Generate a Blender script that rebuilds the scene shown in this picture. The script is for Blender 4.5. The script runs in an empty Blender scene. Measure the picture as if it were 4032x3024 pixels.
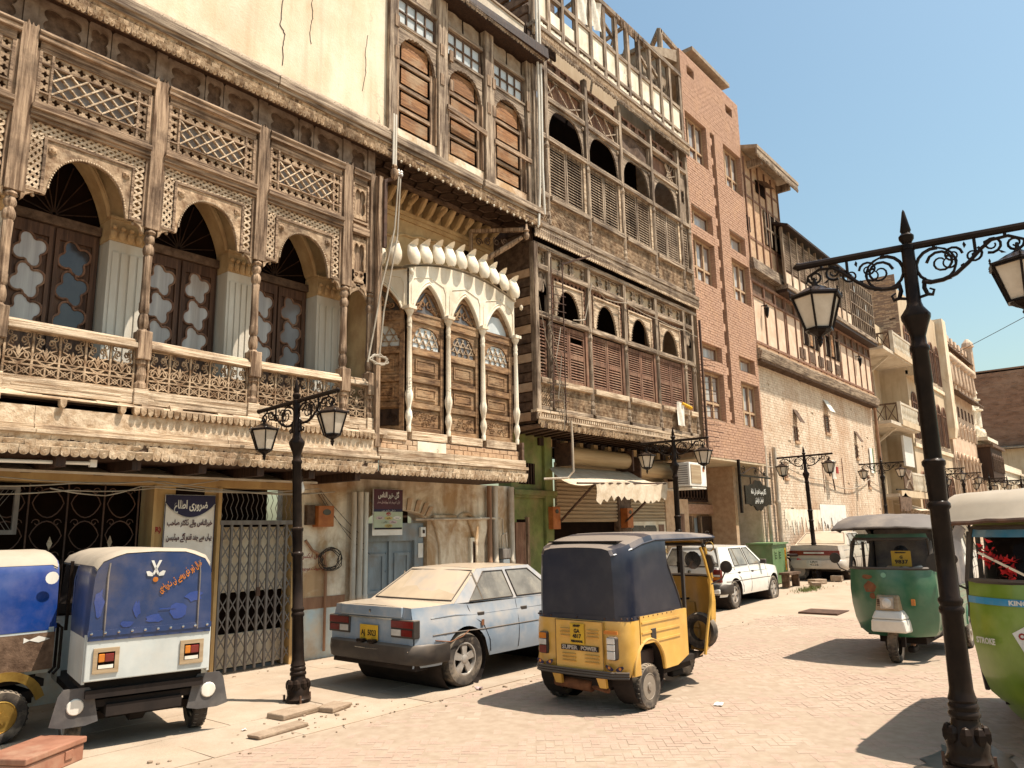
import bpy, bmesh, math, random
from mathutils import Vector, Matrix
random.seed(7)
sc=bpy.context.scene
COL=sc.collection
R=math.radians
# ---------- camera: eye 1.85 m above the street, street runs along +x, facades stand along y = 9 ----------
PITCH,ROLL,YAW,EYE=10.84,-1.05,39.5,1.85
def cam_axes():
    cp,sp=math.cos(R(PITCH)),math.sin(R(PITCH)); cr,sr=math.cos(R(ROLL)),math.sin(R(ROLL))
    def rz(v): return Vector((cr*v[0]-sr*v[1],sr*v[0]+cr*v[1],v[2]))
    up,fw,rt=rz((0,-cp,sp)),rz((0,sp,cp)),rz((1,0,0))
    X=fw*math.cos(R(YAW))+rt*math.sin(R(YAW)); Y=fw*math.sin(R(YAW))-rt*math.cos(R(YAW))
    # rows give world axes in camera (x right, y down, z forward) coordinates
    return X,Y,up
X_,Y_,U_=cam_axes()
def c2w(v): return Vector((X_.dot(v),Y_.dot(v),U_.dot(v)))
cx,cy,cz=c2w(Vector((1,0,0))),c2w(Vector((0,-1,0))),c2w(Vector((0,0,-1)))
cam=bpy.data.cameras.new('camera'); cam.sensor_width=36; cam.lens=36*3000/4032; cam.clip_end=3000; cam.clip_start=0.05
co=bpy.data.objects.new('camera',cam); COL.objects.link(co)
co.matrix_world=Matrix(((cx.x,cy.x,cz.x,0),(cx.y,cy.y,cz.y,0),(cx.z,cy.z,cz.z,EYE),(0,0,0,1)))
sc.camera=co
# ---------- light ----------
SUN=Vector((-0.42,0.68,-1.70)).normalized()          # direction the sunlight travels
EL=math.asin(-SUN.z); AZ=math.atan2(-SUN.x,-SUN.y)   # towards the sun, clockwise from +y
w=bpy.data.worlds.new('World'); sc.world=w; w.use_nodes=True
nt=w.node_tree; bg=nt.nodes['Background']
sky=nt.nodes.new('ShaderNodeTexSky'); sky.sky_type='NISHITA'; sky.sun_disc=False
sky.sun_elevation=EL; sky.sun_rotation=AZ; sky.air_density=1.6; sky.dust_density=2.8; sky.ozone_density=1.0; sky.altitude=300
tint=nt.nodes.new('ShaderNodeMix'); tint.data_type='RGBA'; tint.blend_type='MULTIPLY'; tint.inputs[0].default_value=1; tint.inputs[7].default_value=(0.885,0.995,0.95,1)  # the photograph's warm-cyan white balance
nt.links.new(sky.outputs[0],tint.inputs[6]); nt.links.new(tint.outputs[2],bg.inputs[0]); bg.inputs[1].default_value=0.098
sl=bpy.data.lights.new('sun','SUN'); sl.energy=4.9; sl.angle=R(0.53); sl.color=(1.0,0.915,0.80)
so=bpy.data.objects.new('sun',sl); COL.objects.link(so); so.rotation_euler=SUN.to_track_quat('-Z','Y').to_euler()
sc.view_settings.view_transform='Standard'; sc.view_settings.look='None'; sc.view_settings.exposure=0.72; sc.view_settings.gamma=1
sc.render.engine='CYCLES'
cy_=sc.cycles; cy_.max_bounces=6; cy_.diffuse_bounces=2; cy_.glossy_bounces=3; cy_.transmission_bounces=4; cy_.transparent_max_bounces=6
cy_.use_denoising=True
try: cy_.denoiser='OPENIMAGEDENOISE'
except Exception: pass

# ---------- materials ----------
MATS={}
def _n(t,k,**kw):
    n=t.nodes.new('ShaderNode'+k)
    for a,v in kw.items(): setattr(n,a,v)
    return n
def mat(name,base,dark=None,mix=0.5,scale=(3,3,3),rough=0.8,metal=0.0,bump=0.0,bscale=None,grime=None,gscale=0.8,gamt=0.5,
        detail=6,spec=0.3,contrast=(0.35,0.65),trans=0.0,dust=None,dustamt=0.0,coat=0.0,crack=0.0,emit=None,fine=None,drip=None,dripamt=0.4,distort=0.0,alpha=None):
    """two-tone noise colour, large grime patches, vertical drips, dust settled on upward faces, bump"""
    if name in MATS: return MATS[name]
    m=bpy.data.materials.new(name); m.use_nodes=True; t=m.node_tree; b=t.nodes['Principled BSDF']
    L=t.links.new
    tc=_n(t,'TexCoord'); geo=_n(t,'NewGeometry'); oi=_n(t,'ObjectInfo')
    mp=_n(t,'Mapping'); mp.inputs['Scale'].default_value=scale; 
    # position in the world, so that neighbouring pieces never repeat
    L(geo.outputs['Position'] if not name.startswith('v_') else tc.outputs['Object'],mp.inputs['Vector'])
    no=_n(t,'TexNoise'); no.inputs['Scale'].default_value=1; no.inputs['Detail'].default_value=detail; no.inputs['Roughness'].default_value=0.62; no.inputs['Distortion'].default_value=distort
    L(mp.outputs[0],no.inputs['Vector'])
    rp=_n(t,'ValToRGB'); rp.color_ramp.elements[0].position=contrast[0]; rp.color_ramp.elements[1].position=contrast[1]
    d=dark or tuple(c*0.6 for c in base)
    rp.color_ramp.elements[0].color=(*d,1); rp.color_ramp.elements[1].color=(*base,1)
    L(no.outputs['Fac'],rp.inputs[0]); col=rp.outputs[0]
    def mixc(a,bcol,fac,mode='MIX'):
        mx=_n(t,'Mix',data_type='RGBA',blend_type=mode)
        if isinstance(fac,(int,float)): mx.inputs[0].default_value=fac
        else: L(fac,mx.inputs[0])
        L(a,mx.inputs[6])
        if isinstance(bcol,tuple): mx.inputs[7].default_value=(*bcol,1)
        else: L(bcol,mx.inputs[7])
        return mx.outputs[2]
    def ramp(src,a,bb,amt):
        q=_n(t,'MapRange'); q.inputs[1].default_value=a; q.inputs[2].default_value=bb; q.inputs[3].default_value=0; q.inputs[4].default_value=amt
        L(src,q.inputs[0]); return q.outputs[0]
    if grime:
        g=_n(t,'TexNoise'); g.inputs['Scale'].default_value=gscale; g.inputs['Detail'].default_value=7; g.inputs['Roughness'].default_value=0.65
        L(geo.outputs['Position'],g.inputs['Vector'])
        col=mixc(col,grime,ramp(g.outputs['Fac'],0.48,0.66,gamt))
    if drip:
        mp2=_n(t,'Mapping'); mp2.inputs['Scale'].default_value=(5.5,5.5,0.35); L(geo.outputs['Position'],mp2.inputs['Vector'])
        g=_n(t,'TexNoise'); g.inputs['Scale'].default_value=1; g.inputs['Detail'].default_value=6; L(mp2.outputs[0],g.inputs['Vector'])
        col=mixc(col,drip,ramp(g.outputs['Fac'],0.5,0.7,dripamt))
    # per-object tint
    hs=_n(t,'HueSaturation'); q=_n(t,'MapRange'); q.inputs[3].default_value=0.84 if name[:4] in ('wood','scal') else .94; q.inputs[4].default_value=1.14 if name[:4] in ('wood','scal') else 1.05; L(oi.outputs['Random'],q.inputs[0]); L(q.outputs[0],hs.inputs['Value']); L(col,hs.inputs['Color']); col=hs.outputs[0]
    if crack:
        v=_n(t,'TexVoronoi',feature='DISTANCE_TO_EDGE'); v.inputs['Scale'].default_value=crack; 
        nn=_n(t,'TexNoise'); nn.inputs['Scale'].default_value=2.5; nn.inputs['Detail'].default_value=4; L(geo.outputs['Position'],nn.inputs['Vector'])
        va=_n(t,'VectorMath',operation='ADD'); L(geo.outputs['Position'],va.inputs[0]); L(nn.outputs['Color'],va.inputs[1]); L(va.outputs[0],v.inputs['Vector'])
        k=_n(t,'MapRange'); k.inputs[1].default_value=0.0; k.inputs[2].default_value=0.011; k.inputs[3].default_value=0.65; k.inputs[4].default_value=0.0; L(v.outputs['Distance'],k.inputs[0])
        # only some of the cells' edges have opened
        k2=_n(t,'TexNoise'); k2.inputs['Scale'].default_value=0.5; L(geo.outputs['Position'],k2.inputs['Vector'])
        mu=_n(t,'Math',operation='MULTIPLY'); L(k.outputs[0],mu.inputs[0]); L(ramp(k2.outputs['Fac'],0.52,0.6,1.0),mu.inputs[1])
        col=mixc(col,(0.06,0.035,0.02),mu.outputs[0])
    if dust:
        sx=_n(t,'SeparateXYZ'); L(geo.outputs['Normal'],sx.inputs[0])
        dn=_n(t,'TexNoise'); dn.inputs['Scale'].default_value=6; dn.inputs['Detail'].default_value=5; L(geo.outputs['Position'],dn.inputs['Vector'])
        ad=_n(t,'Math',operation='ADD'); L(sx.outputs['Z'],ad.inputs[0]); L(dn.outputs['Fac'],ad.inputs[1])
        col=mixc(col,dust,ramp(ad.outputs[0],0.45,1.35,dustamt))
    L(col,b.inputs['Base Color'])
    b.inputs['Roughness'].default_value=rough; b.inputs['Metallic'].default_value=metal; b.inputs['Specular IOR Level'].default_value=spec
    if coat: b.inputs['Coat Weight'].default_value=coat; b.inputs['Coat Roughness'].default_value=0.12
    if trans: b.inputs['Transmission Weight'].default_value=trans
    if alpha is not None: b.inputs['Alpha'].default_value=alpha
    if emit: b.inputs['Emission Color'].default_value=(*emit,1); b.inputs['Emission Strength'].default_value=1
    if bump:
        bn=_n(t,'TexNoise'); bn.inputs['Scale'].default_value=bscale or 12; bn.inputs['Detail'].default_value=8; bn.inputs['Roughness'].default_value=0.7
        if bscale is None: L(mp.outputs[0],bn.inputs['Vector']); bn.inputs['Scale'].default_value=2.0
        else: L(geo.outputs['Position'],bn.inputs['Vector'])
        bu=_n(t,'Bump'); bu.inputs['Strength'].default_value=min(1,bump); bu.inputs['Distance'].default_value=0.02
        L(bn.outputs['Fac'],bu.inputs['Height']); L(bu.outputs[0],b.inputs['Normal'])
    MATS[name]=m; return m
SV=(26,26,1.6); SH=(1.6,26,30)
WL=(0.47,0.32,0.205); WD=(0.105,0.055,0.027); GR=(0.045,0.022,0.011)
mat('wood_pale_v',WL,WD,scale=SV,bump=1,grime=GR,gamt=.72,gscale=1.9,contrast=(.36,.62))
mat('wood_pale_h',WL,WD,scale=SH,bump=1,grime=GR,gamt=.72,gscale=1.9,contrast=(.36,.62))
mat('wood_fret',(0.56,0.40,0.255),(0.19,0.105,0.052),scale=(9,9,9),bump=.8,grime=GR,gamt=.55,gscale=2.8)
mat('wood_bleached',(0.68,0.525,0.365),(0.30,0.185,0.10),scale=SH,bump=1,grime=(0.13,0.068,0.035),gamt=.65,gscale=2.2,contrast=(.34,.58))
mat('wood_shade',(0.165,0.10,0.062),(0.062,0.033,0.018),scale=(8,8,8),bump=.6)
mat('wood_grey_v',(0.53,0.405,0.285),(0.095,0.055,0.032),scale=SV,bump=1,grime=(0.05,0.026,0.014),gamt=.7,gscale=1.4,contrast=(.36,.66))
mat('wood_grey_h',(0.53,0.405,0.285),(0.095,0.055,0.032),scale=SH,bump=1,grime=(0.05,0.026,0.014),gamt=.7,gscale=1.4,contrast=(.36,.66))
mat('wood_orange_h',(0.40,0.19,0.075),(0.10,0.04,0.016),scale=(2.2,20,24),bump=.8,grime=(0.36,0.25,0.15),gamt=.75,gscale=2.3,contrast=(.3,.68))
mat('wood_door',(0.36,0.205,0.10),(0.075,0.035,0.016),scale=(3,14,16),bump=.8,grime=(0.42,0.28,0.16),gamt=.6,gscale=2.6,contrast=(.34,.66))
mat('fringe_pale',(0.73,0.575,0.405),(0.42,0.28,0.165),scale=(10,10,10),bump=.9,grime=(0.20,0.11,0.058),gamt=.55,gscale=1.6)
mat('frieze_wood',(0.27,0.195,0.14),(0.14,0.09,0.058),scale=(7,7,7),bump=.6)
mat('door_brown',(0.125,0.062,0.034),(0.05,0.023,0.012),scale=SV,bump=.5,rough=.6)
mat('glass_transom',(0.36,0.345,0.345),(0.26,0.245,0.245),scale=(9,9,9),rough=.3)  # darkened glass: deep shadow behind the lattice put into the pane colour
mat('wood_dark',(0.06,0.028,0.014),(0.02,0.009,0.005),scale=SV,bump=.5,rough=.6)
mat('wood_redbrown',(0.27,0.14,0.085),(0.11,0.05,0.03),scale=SV,bump=.7,grime=(0.38,0.25,0.16),gamt=.4,gscale=2.0)
mat('scale_wood',(0.59,0.43,0.275),(0.24,0.14,0.07),scale=(14,14,14),bump=.9,grime=(0.11,0.058,0.028),gamt=.65,gscale=2.0)
mat('plaster_cream',(0.80,0.685,0.52),(0.70,0.545,0.365),scale=(2.2,2.2,0.9),bump=.35,bscale=30,grime=(0.44,0.29,0.16),gamt=.35,gscale=.7,drip=(0.45,0.30,0.17),dripamt=.45,crack=.55)
mat('plaster_ochre',(0.60,0.42,0.22),(0.42,0.26,0.12),scale=(3,3,2),bump=.5,bscale=20,grime=(0.25,0.13,0.06),gamt=.4,gscale=2)
mat('plaster_white',(0.86,0.78,0.64),(0.70,0.60,0.45),scale=(3,3,1.5),bump=.35,bscale=22,grime=(0.46,0.32,0.19),gamt=.45,gscale=1.7,drip=(0.50,0.36,0.22),dripamt=.35,crack=.8)
mat('pilaster_paint',(0.62,0.57,0.48),(0.50,0.44,0.355),scale=(4,4,1),bump=.2,bscale=25,drip=(0.42,0.30,0.18),dripamt=.4)
mat('plaster_peeling',(0.76,0.64,0.48),(0.46,0.29,0.15),scale=(1.7,1.7,1.3),bump=1,bscale=9,grime=(0.30,0.15,0.065),gamt=.65,gscale=1.3,drip=(0.20,0.10,0.05),dripamt=.45,contrast=(.38,.55),distort=.6)
mat('plaster_yellow',(0.52,0.345,0.145),(0.37,0.22,0.085),scale=(2,2,1.2),bump=.3,bscale=16,grime=(0.40,0.25,0.12),gamt=.5,gscale=1.1,drip=(0.26,0.13,0.05),dripamt=.4)
mat('plaster_blue',(0.47,0.57,0.58),(0.60,0.50,0.36),scale=(2.4,2.4,2),bump=.5,bscale=12,grime=(0.36,0.24,0.14),gamt=.6,gscale=1.6)
mat('plaster_green',(0.20,0.225,0.065),(0.10,0.11,0.035),scale=(2.5,2.5,2),bump=.5,bscale=14,grime=(0.30,0.20,0.10),gamt=.6,gscale=1.5)
mat('plaster_beige',(0.62,0.49,0.33),(0.50,0.37,0.24),scale=(1.4,1.4,.6),bump=.25,bscale=16,grime=(0.38,0.25,0.14),gamt=.4,gscale=.6,drip=(0.34,0.22,0.12),dripamt=.35)
mat('concrete',(0.40,0.31,0.22),(0.27,0.19,0.125),scale=(6,6,6),bump=.9,bscale=24,grime=(0.2,0.12,0.07),gamt=.4,gscale=2)
mat('concrete_pale',(0.62,0.54,0.43),(0.48,0.39,0.29),scale=(3,3,3),bump=.5,bscale=18,grime=(0.35,0.25,0.16),gamt=.4)
mat('brick_red',(0.50,0.305,0.205),(0.37,0.205,0.13),scale=(9,9,14),bump=.4,bscale=60,grime=(0.56,0.33,0.19),gamt=.35,gscale=2.6)
mat('mortar',(0.33,0.21,0.14),(0.24,0.145,0.09),scale=(20,20,20))
mat('brick_pale',(0.76,0.62,0.47),(0.58,0.43,0.30),scale=(5,5,6),bump=.6,bscale=30,grime=(0.45,0.255,0.14),gamt=.8,gscale=.33,drip=(0.40,0.22,0.12),dripamt=.45)
mat('brick_tan',(0.55,0.36,0.22),(0.40,0.235,0.13),scale=(7,7,8),bump=.6,bscale=30,grime=(0.60,0.46,0.32),gamt=.5,gscale=.8)
mat('brick_far',(0.30,0.165,0.105),(0.20,0.105,0.065),scale=(.7,.7,3.5),bump=.5,bscale=3,grime=(0.38,0.25,0.17),gamt=.4,gscale=.25)
mat('glass_dusty',(0.58,0.60,0.58),(0.46,0.48,0.47),scale=(5,5,2),rough=.28,spec=.5)
mat('glass_dark',(0.055,0.045,0.04),(0.03,0.022,0.02),scale=(4,4,2),rough=.12,spec=.6)
mat('glass_grey',(0.20,0.18,0.17),(0.13,0.11,0.10),scale=(2,2,1),rough=.15,spec=.5)
mat('glass_curtain',(0.50,0.45,0.40),(0.30,0.26,0.235),scale=(9,9,.4),rough=.15,spec=.5)
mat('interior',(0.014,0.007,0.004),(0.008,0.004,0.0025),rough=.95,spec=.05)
mat('iron_black',(0.009,0.006,0.005),(0.017,0.011,0.008),scale=(7,7,7),rough=.24,spec=.09,bump=.1,dust=(0.20,0.13,0.09),dustamt=.16)
mat('iron_rust',(0.11,0.055,0.032),(0.05,0.026,0.017),scale=(9,9,9),rough=.7)
mat('gate_grey',(0.20,0.175,0.15),(0.12,0.095,0.08),scale=(10,10,3),rough=.5)
mat('pipe_pale',(0.60,0.52,0.42),(0.42,0.32,0.22),scale=(10,10,1.2),rough=.55,grime=(0.22,0.13,0.07),gamt=.5,gscale=2.4)
mat('pipe_white',(0.74,0.70,0.62),(0.6,0.53,0.43),scale=(6,6,2),rough=.5)
mat('pipe_rust',(0.33,0.18,0.10),(0.22,0.11,0.06),scale=(8,8,1.5),rough=.7)
mat('wire',(0.42,0.36,0.28),(0.26,0.20,0.14),rough=.6)
mat('wire_dark',(0.05,0.035,0.025),rough=.6)
mat('lamp_glass',(0.58,0.50,0.40),(0.45,0.37,0.28),scale=(6,6,6),rough=.35,spec=.5)
mat('canvas',(0.68,0.56,0.42),(0.54,0.42,0.29),scale=(6,6,6),bump=.5,bscale=12,grime=(0.38,0.25,0.14),gamt=.4,gscale=2.5)
mat('shutter_metal',(0.42,0.31,0.19),(0.29,0.195,0.11),scale=(1,10,20),rough=.5)
mat('shutter_tan',(0.46,0.32,0.17),(0.36,0.23,0.115),scale=(1,10,20),rough=.5)
mat('paint_orange',(0.42,0.14,0.035),(0.30,0.085,0.02),scale=(8,8,8),rough=.55)
mat('door_blue',(0.26,0.30,0.32),(0.19,0.205,0.21),scale=(6,6,2),rough=.6,grime=(0.25,0.16,0.09),gamt=.4,gscale=3,bump=.2)
mat('paper_white',(0.80,0.74,0.66),(0.70,0.63,0.54),scale=(5,5,5),rough=.7)
mat('ink_black',(0.012,0.008,0.01),rough=.6); mat('ink_red',(0.36,0.03,0.02),rough=.6); mat('ink_navy',(0.022,0.017,0.055),rough=.5); mat('ink_white',(0.82,0.78,0.70),rough=.5); mat('ink_maroon',(0.09,0.02,0.03),rough=.5)
mat('poster_green',(0.42,0.45,0.31),(0.36,0.38,0.25),rough=.5); mat('poster_pink',(0.62,0.45,0.42),rough=.5); mat('poster_yellow',(0.62,0.46,0.16),rough=.5)
mat('white_plastic',(0.78,0.74,0.67),(0.70,0.64,0.56),scale=(5,5,5),rough=.45)
mat('cloth_white',(0.80,0.74,0.64),(0.70,0.62,0.5),scale=(9,9,9),rough=.9,bump=.3); mat('cloth_yellow',(0.78,0.42,0.03),rough=.9)
mat('cabinet_green',(0.145,0.235,0.10),(0.105,0.17,0.07),scale=(4,4,4),rough=.5,grime=(0.30,0.23,0.14),gamt=.35)
# ---------- mesh builder ----------
class MB:
    def __init__(s): s.v=[]; s.f=[]; s.mi=[]; s.m=0
    def quad(s,a,b,c,d):
        n=len(s.v); s.v+= [tuple(a),tuple(b),tuple(c),tuple(d)]; s.f.append((n,n+1,n+2,n+3)); s.mi.append(s.m)
    def poly(s,pts):
        n=len(s.v); s.v+=[tuple(p) for p in pts]; s.f.append(tuple(range(n,n+len(pts)))); s.mi.append(s.m)
    def hexa(s,p):
        n=len(s.v); s.v+=[tuple(q) for q in p]
        for f in ((0,3,2,1),(4,5,6,7),(0,1,5,4),(1,2,6,5),(2,3,7,6),(3,0,4,7)): s.f.append(tuple(n+i for i in f)); s.mi.append(s.m)
        return s
    def box(s,x0,x1,y0,y1,z0,z1):
        return s.hexa([(x0,y0,z0),(x1,y0,z0),(x1,y1,z0),(x0,y1,z0),(x0,y0,z1),(x1,y0,z1),(x1,y1,z1),(x0,y1,z1)])
    def bar(s,p,q,w,h=None,up=(0,0,1)):
        p,q=Vector(p),Vector(q); h=h or w; d=(q-p).normalized(); u=Vector(up)
        if abs(d.dot(u))>.98: u=Vector((0,1,0))
        a=d.cross(u).normalized()*(w/2); b=a.cross(d).normalized()*(h/2)
        return s.hexa([p-a-b,p+a-b,p+a+b,p-a+b,q-a-b,q+a-b,q+a+b,q-a+b])
    def tube(s,pts,r,n=6,cap=True,closed=False):
        pts=[Vector(p) for p in pts]; rs=r if isinstance(r,(list,tuple)) else [r]*len(pts); k=len(pts); base=len(s.v)
        pa=None
        for i,p in enumerate(pts):
            if closed: d=pts[(i+1)%k]-pts[i-1]
            else: d=pts[min(i+1,k-1)]-pts[max(i-1,0)]
            if d.length<1e-9: d=Vector((0,0,1))
            d.normalize()
            if pa is None:
                u=Vector((0,0,1)) if abs(d.z)<.9 else Vector((1,0,0)); pa=d.cross(u).normalized()
            else:
                pa=(pa-d*pa.dot(d)); pa=pa.normalized() if pa.length>1e-6 else d.orthogonal().normalized()
            pb=d.cross(pa)
            for j in range(n):
                t=2*math.pi*j/n; s.v.append(tuple(p+(pa*math.cos(t)+pb*math.sin(t))*rs[i]))
        for i in range(k if closed else k-1):
            i2=(i+1)%k
            for j in range(n):
                s.f.append((base+i*n+j,base+i*n+(j+1)%n,base+i2*n+(j+1)%n,base+i2*n+j)); s.mi.append(s.m)
        if cap and not closed:
            s.f.append(tuple(base+j for j in range(n))[::-1]); s.mi.append(s.m)
            s.f.append(tuple(base+(k-1)*n+j for j in range(n))); s.mi.append(s.m)
        return s
    def lathe(s,prof,c=(0,0,0),n=12,axis='z',cap=True,flute=0):
        base=len(s.v); k=len(prof); c=Vector(c)
        for r,h in prof:
            for j in range(n):
                t=2*math.pi*j/n; rr=r*(1-(flute if j%2 else 0))
                a,b=rr*math.cos(t),rr*math.sin(t)
                s.v.append(tuple(c+Vector((a,b,h) if axis=='z' else (h,a,b) if axis=='x' else (b,h,a))))
        for i in range(k-1):
            for j in range(n):
                s.f.append((base+i*n+j,base+i*n+(j+1)%n,base+(i+1)*n+(j+1)%n,base+(i+1)*n+j)); s.mi.append(s.m)
        if cap:
            s.f.append(tuple(base+j for j in range(n))[::-1]); s.mi.append(s.m)
            s.f.append(tuple(base+(k-1)*n+j for j in range(n))); s.mi.append(s.m)
        return s
    def prism(s,pts,d0,d1,ax='y'):
        """outline of (a,b) pairs, extruded along ax from d0 to d1: ax y -> (a,d,b); x -> (d,a,b); z -> (a,b,d)"""
        f=(lambda a,b,d:(a,d,b)) if ax=='y' else (lambda a,b,d:(d,a,b)) if ax=='x' else (lambda a,b,d:(a,b,d))
        n=len(s.v); k=len(pts)
        s.v+=[f(a,b,d0) for a,b in pts]+[f(a,b,d1) for a,b in pts]
        s.f.append(tuple(range(n,n+k))); s.f.append(tuple(range(n+k,n+2*k))[::-1]); s.mi+=[s.m,s.m]
        for i in range(k):
            j=(i+1)%k; s.f.append((n+j,n+i,n+k+i,n+k+j)); s.mi.append(s.m)
        return s
    def ring(s,outer,inner,d0,d1,ax='y'):
        """a plate with a hole: outer and inner outlines with the same number of points"""
        f=(lambda a,b,d:(a,d,b)) if ax=='y' else (lambda a,b,d:(d,a,b)) if ax=='x' else (lambda a,b,d:(a,b,d))
        n=len(s.v); k=len(outer)
        for d in (d0,d1): s.v+=[f(a,b,d) for a,b in outer]; s.v+=[f(a,b,d) for a,b in inner]
        O0,I0,O1,I1=n,n+k,n+2*k,n+3*k
        for i in range(k):
            j=(i+1)%k
            for q in ((O0+i,O0+j,I0+j,I0+i),(O1+j,O1+i,I1+i,I1+j),(I0+i,I0+j,I1+j,I1+i),(O0+j,O0+i,O1+i,O1+j)): s.f.append(q); s.mi.append(s.m)
        return s
    def arch(s,x0,x1,z1,curve,y0,y1,n=24,ax='y',z0=None):
        """wall strip whose lower edge follows curve(x); if z0 is given the curve is the upper edge of a fill down to z0"""
        pts=[x0+(x1-x0)*i/n for i in range(n+1)]
        f=(lambda a,b,d:(a,d,b)) if ax=='y' else (lambda a,b,d:(d,a,b))
        top=z1 if z0 is None else z0
        for i in range(n):
            a,b=pts[i],pts[i+1]; ca,cb=curve(a),curve(b)
            for d,fl in ((y0,0),(y1,1)):
                q=[f(a,ca,d),f(b,cb,d),f(b,top,d),f(a,top,d)]; s.quad(*(q if not fl else q[::-1]))
            s.quad(f(a,ca,y1),f(b,cb,y1),f(b,cb,y0),f(a,ca,y0)); s.quad(f(a,top,y0),f(b,top,y0),f(b,top,y1),f(a,top,y1))
        for a,d in ((x0,0),(x1,1)):
            s.quad(f(a,curve(a),y0),f(a,top,y0),f(a,top,y1),f(a,curve(a),y1))
        return s
    def sphere(s,c,r,n=8,m=6,sz=1.0,sx=1.0,sy=1.0):
        prof=[(max(1e-4,math.sin(math.pi*i/m)),-math.cos(math.pi*i/m)) for i in range(m+1)]
        b=len(s.v); s.lathe([(q[0],q[1]) for q in prof],n=n,cap=False)
        for i in range(b,len(s.v)):
            v=s.v[i]; s.v[i]=(c[0]+v[0]*r*sx,c[1]+v[1]*r*sy,c[2]+v[2]*r*sz)
        return s
    def xf(s,M,start=0):
        for i in range(start,len(s.v)): s.v[i]=tuple(M@Vector(s.v[i]))
        return s
    def build(s,name,mats,parent=None,smooth=False,world=True,label=None,bev=0):
        if not isinstance(mats,(list,tuple)): mats=[mats]
        o0=Vector((0,0,0))
        if parent is not None and world:
            q=parent
            while q is not None: o0=o0+Vector(q.location); q=q.parent
        me=bpy.data.meshes.new(name); me.from_pydata([(v[0]-o0.x,v[1]-o0.y,v[2]-o0.z) for v in s.v],[],s.f)
        for m in mats: me.materials.append(MATS[m] if isinstance(m,str) else m)
        if any(s.mi): [setattr(p_,'material_index',i_) for p_,i_ in zip(me.polygons,s.mi)]
        if smooth:
            bm=bmesh.new(); bm.from_mesh(me); bmesh.ops.remove_doubles(bm,verts=bm.verts,dist=1e-4); bm.to_mesh(me); bm.free()
            [setattr(p_,'use_smooth',True) for p_ in me.polygons]; me.set_sharp_from_angle(angle=R(42))
        me.update()
        o=bpy.data.objects.new(name,me); COL.objects.link(o)
        if parent is not None: o.parent=parent
        if label: o['label']=label
        if bev:
            md=o.modifiers.new('edge','BEVEL'); md.width=bev; md.segments=2; md.limit_method='ANGLE'; md.angle_limit=R(40)
        return o
def tag(o,label,cat,group=None,kind=None):
    o['label']=label
    if cat: o['category']=cat
    if group: o['group']=group
    if kind: o['kind']=kind
    return o
def thing(name,loc,label,cat,group=None,rz=0):
    o=bpy.data.objects.new(name,None); COL.objects.link(o); o.location=loc; o.rotation_euler=(0,0,rz); o.empty_display_size=.2
    return tag(o,label,cat,group)
def struct(o): o['kind']='structure'; return o
def stuff(o): o['kind']='stuff'; return o
def inst(o,loc=None,parent=None,rot=None,scale=None):
    """a linked copy of one object at another place in the same parent space"""
    c=o.copy(); COL.objects.link(c)
    if parent is not None: c.parent=parent
    if loc is not None: c.location=loc
    if rot is not None: c.rotation_euler=rot
    if scale is not None: c.scale=scale
    return c
def copy_tree(o,parent=None):
    c=o.copy(); COL.objects.link(c); c.parent=parent
    for ch in list(o.children): copy_tree(ch,c)
    return c
def Bx(name,m,p,x0,x1,y0,y1,z0,z1,bev=0,label=None): return MB().box(x0,x1,y0,y1,z0,z1).build(name,m,p,bev=bev,label=label)
def cusp_shape(cx,cz,rx,rz,lobes=4,n=48,amp=.14,ph=0.0):
    pts=[]
    for i in range(n):
        t=2*math.pi*i/n; k=1-amp+amp*abs(math.sin(lobes*t/2+ph))*1.6
        pts.append((cx+rx*k*math.cos(t),cz+rz*k*math.sin(t)))
    return pts
def rect_ring(x0,x1,z0,z1,n=48,like=None):
    cx,cz=(x0+x1)/2,(z0+z1)/2; hx,hz=(x1-x0)/2,(z1-z0)/2; out=[]
    for i in range(n):
        t=2*math.pi*i/n; c,s_=math.cos(t),math.sin(t)
        if like: c,s_=like[i][0]-cx,like[i][1]-cz; c/=hx; s_/=hz
        k=1/max(abs(c),abs(s_)); out.append((cx+hx*c*k,cz+hz*s_*k))
    if not like:
        for q in (0.25,0.75,1.25,1.75): out[round(n*q/2)%n]=(cx+hx*(1 if math.cos(q*math.pi)>0 else -1),cz+hz*(1 if math.sin(q*math.pi)>0 else -1))
    return out
def scroll(cx,cz,r,turns=1.4,start=0,dirn=1,n=14,shrink=.75):
    return [(cx+r*(1-shrink*i/n)*math.cos(start+dirn*2*math.pi*turns*i/n),cz+r*(1-shrink*i/n)*math.sin(start+dirn*2*math.pi*turns*i/n)) for i in range(n+1)]
def ribbon(mb,pts,w,y0,y1):
    """flat scrollwork strip following (x,z) points"""
    for (a,b),(c,d) in zip(pts,pts[1:]):
        L=math.hypot(c-a,d-b)
        if L<1e-6: continue
        nx,nz=-(d-b)/L*w/2,(c-a)/L*w/2
        mb.hexa([(a-nx,y0,b-nz),(c-nx,y0,d-nz),(c-nx,y1,d-nz),(a-nx,y1,b-nz),(a+nx,y0,b+nz),(c+nx,y0,d+nz),(c+nx,y1,d+nz),(a+nx,y1,b+nz)])
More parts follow.
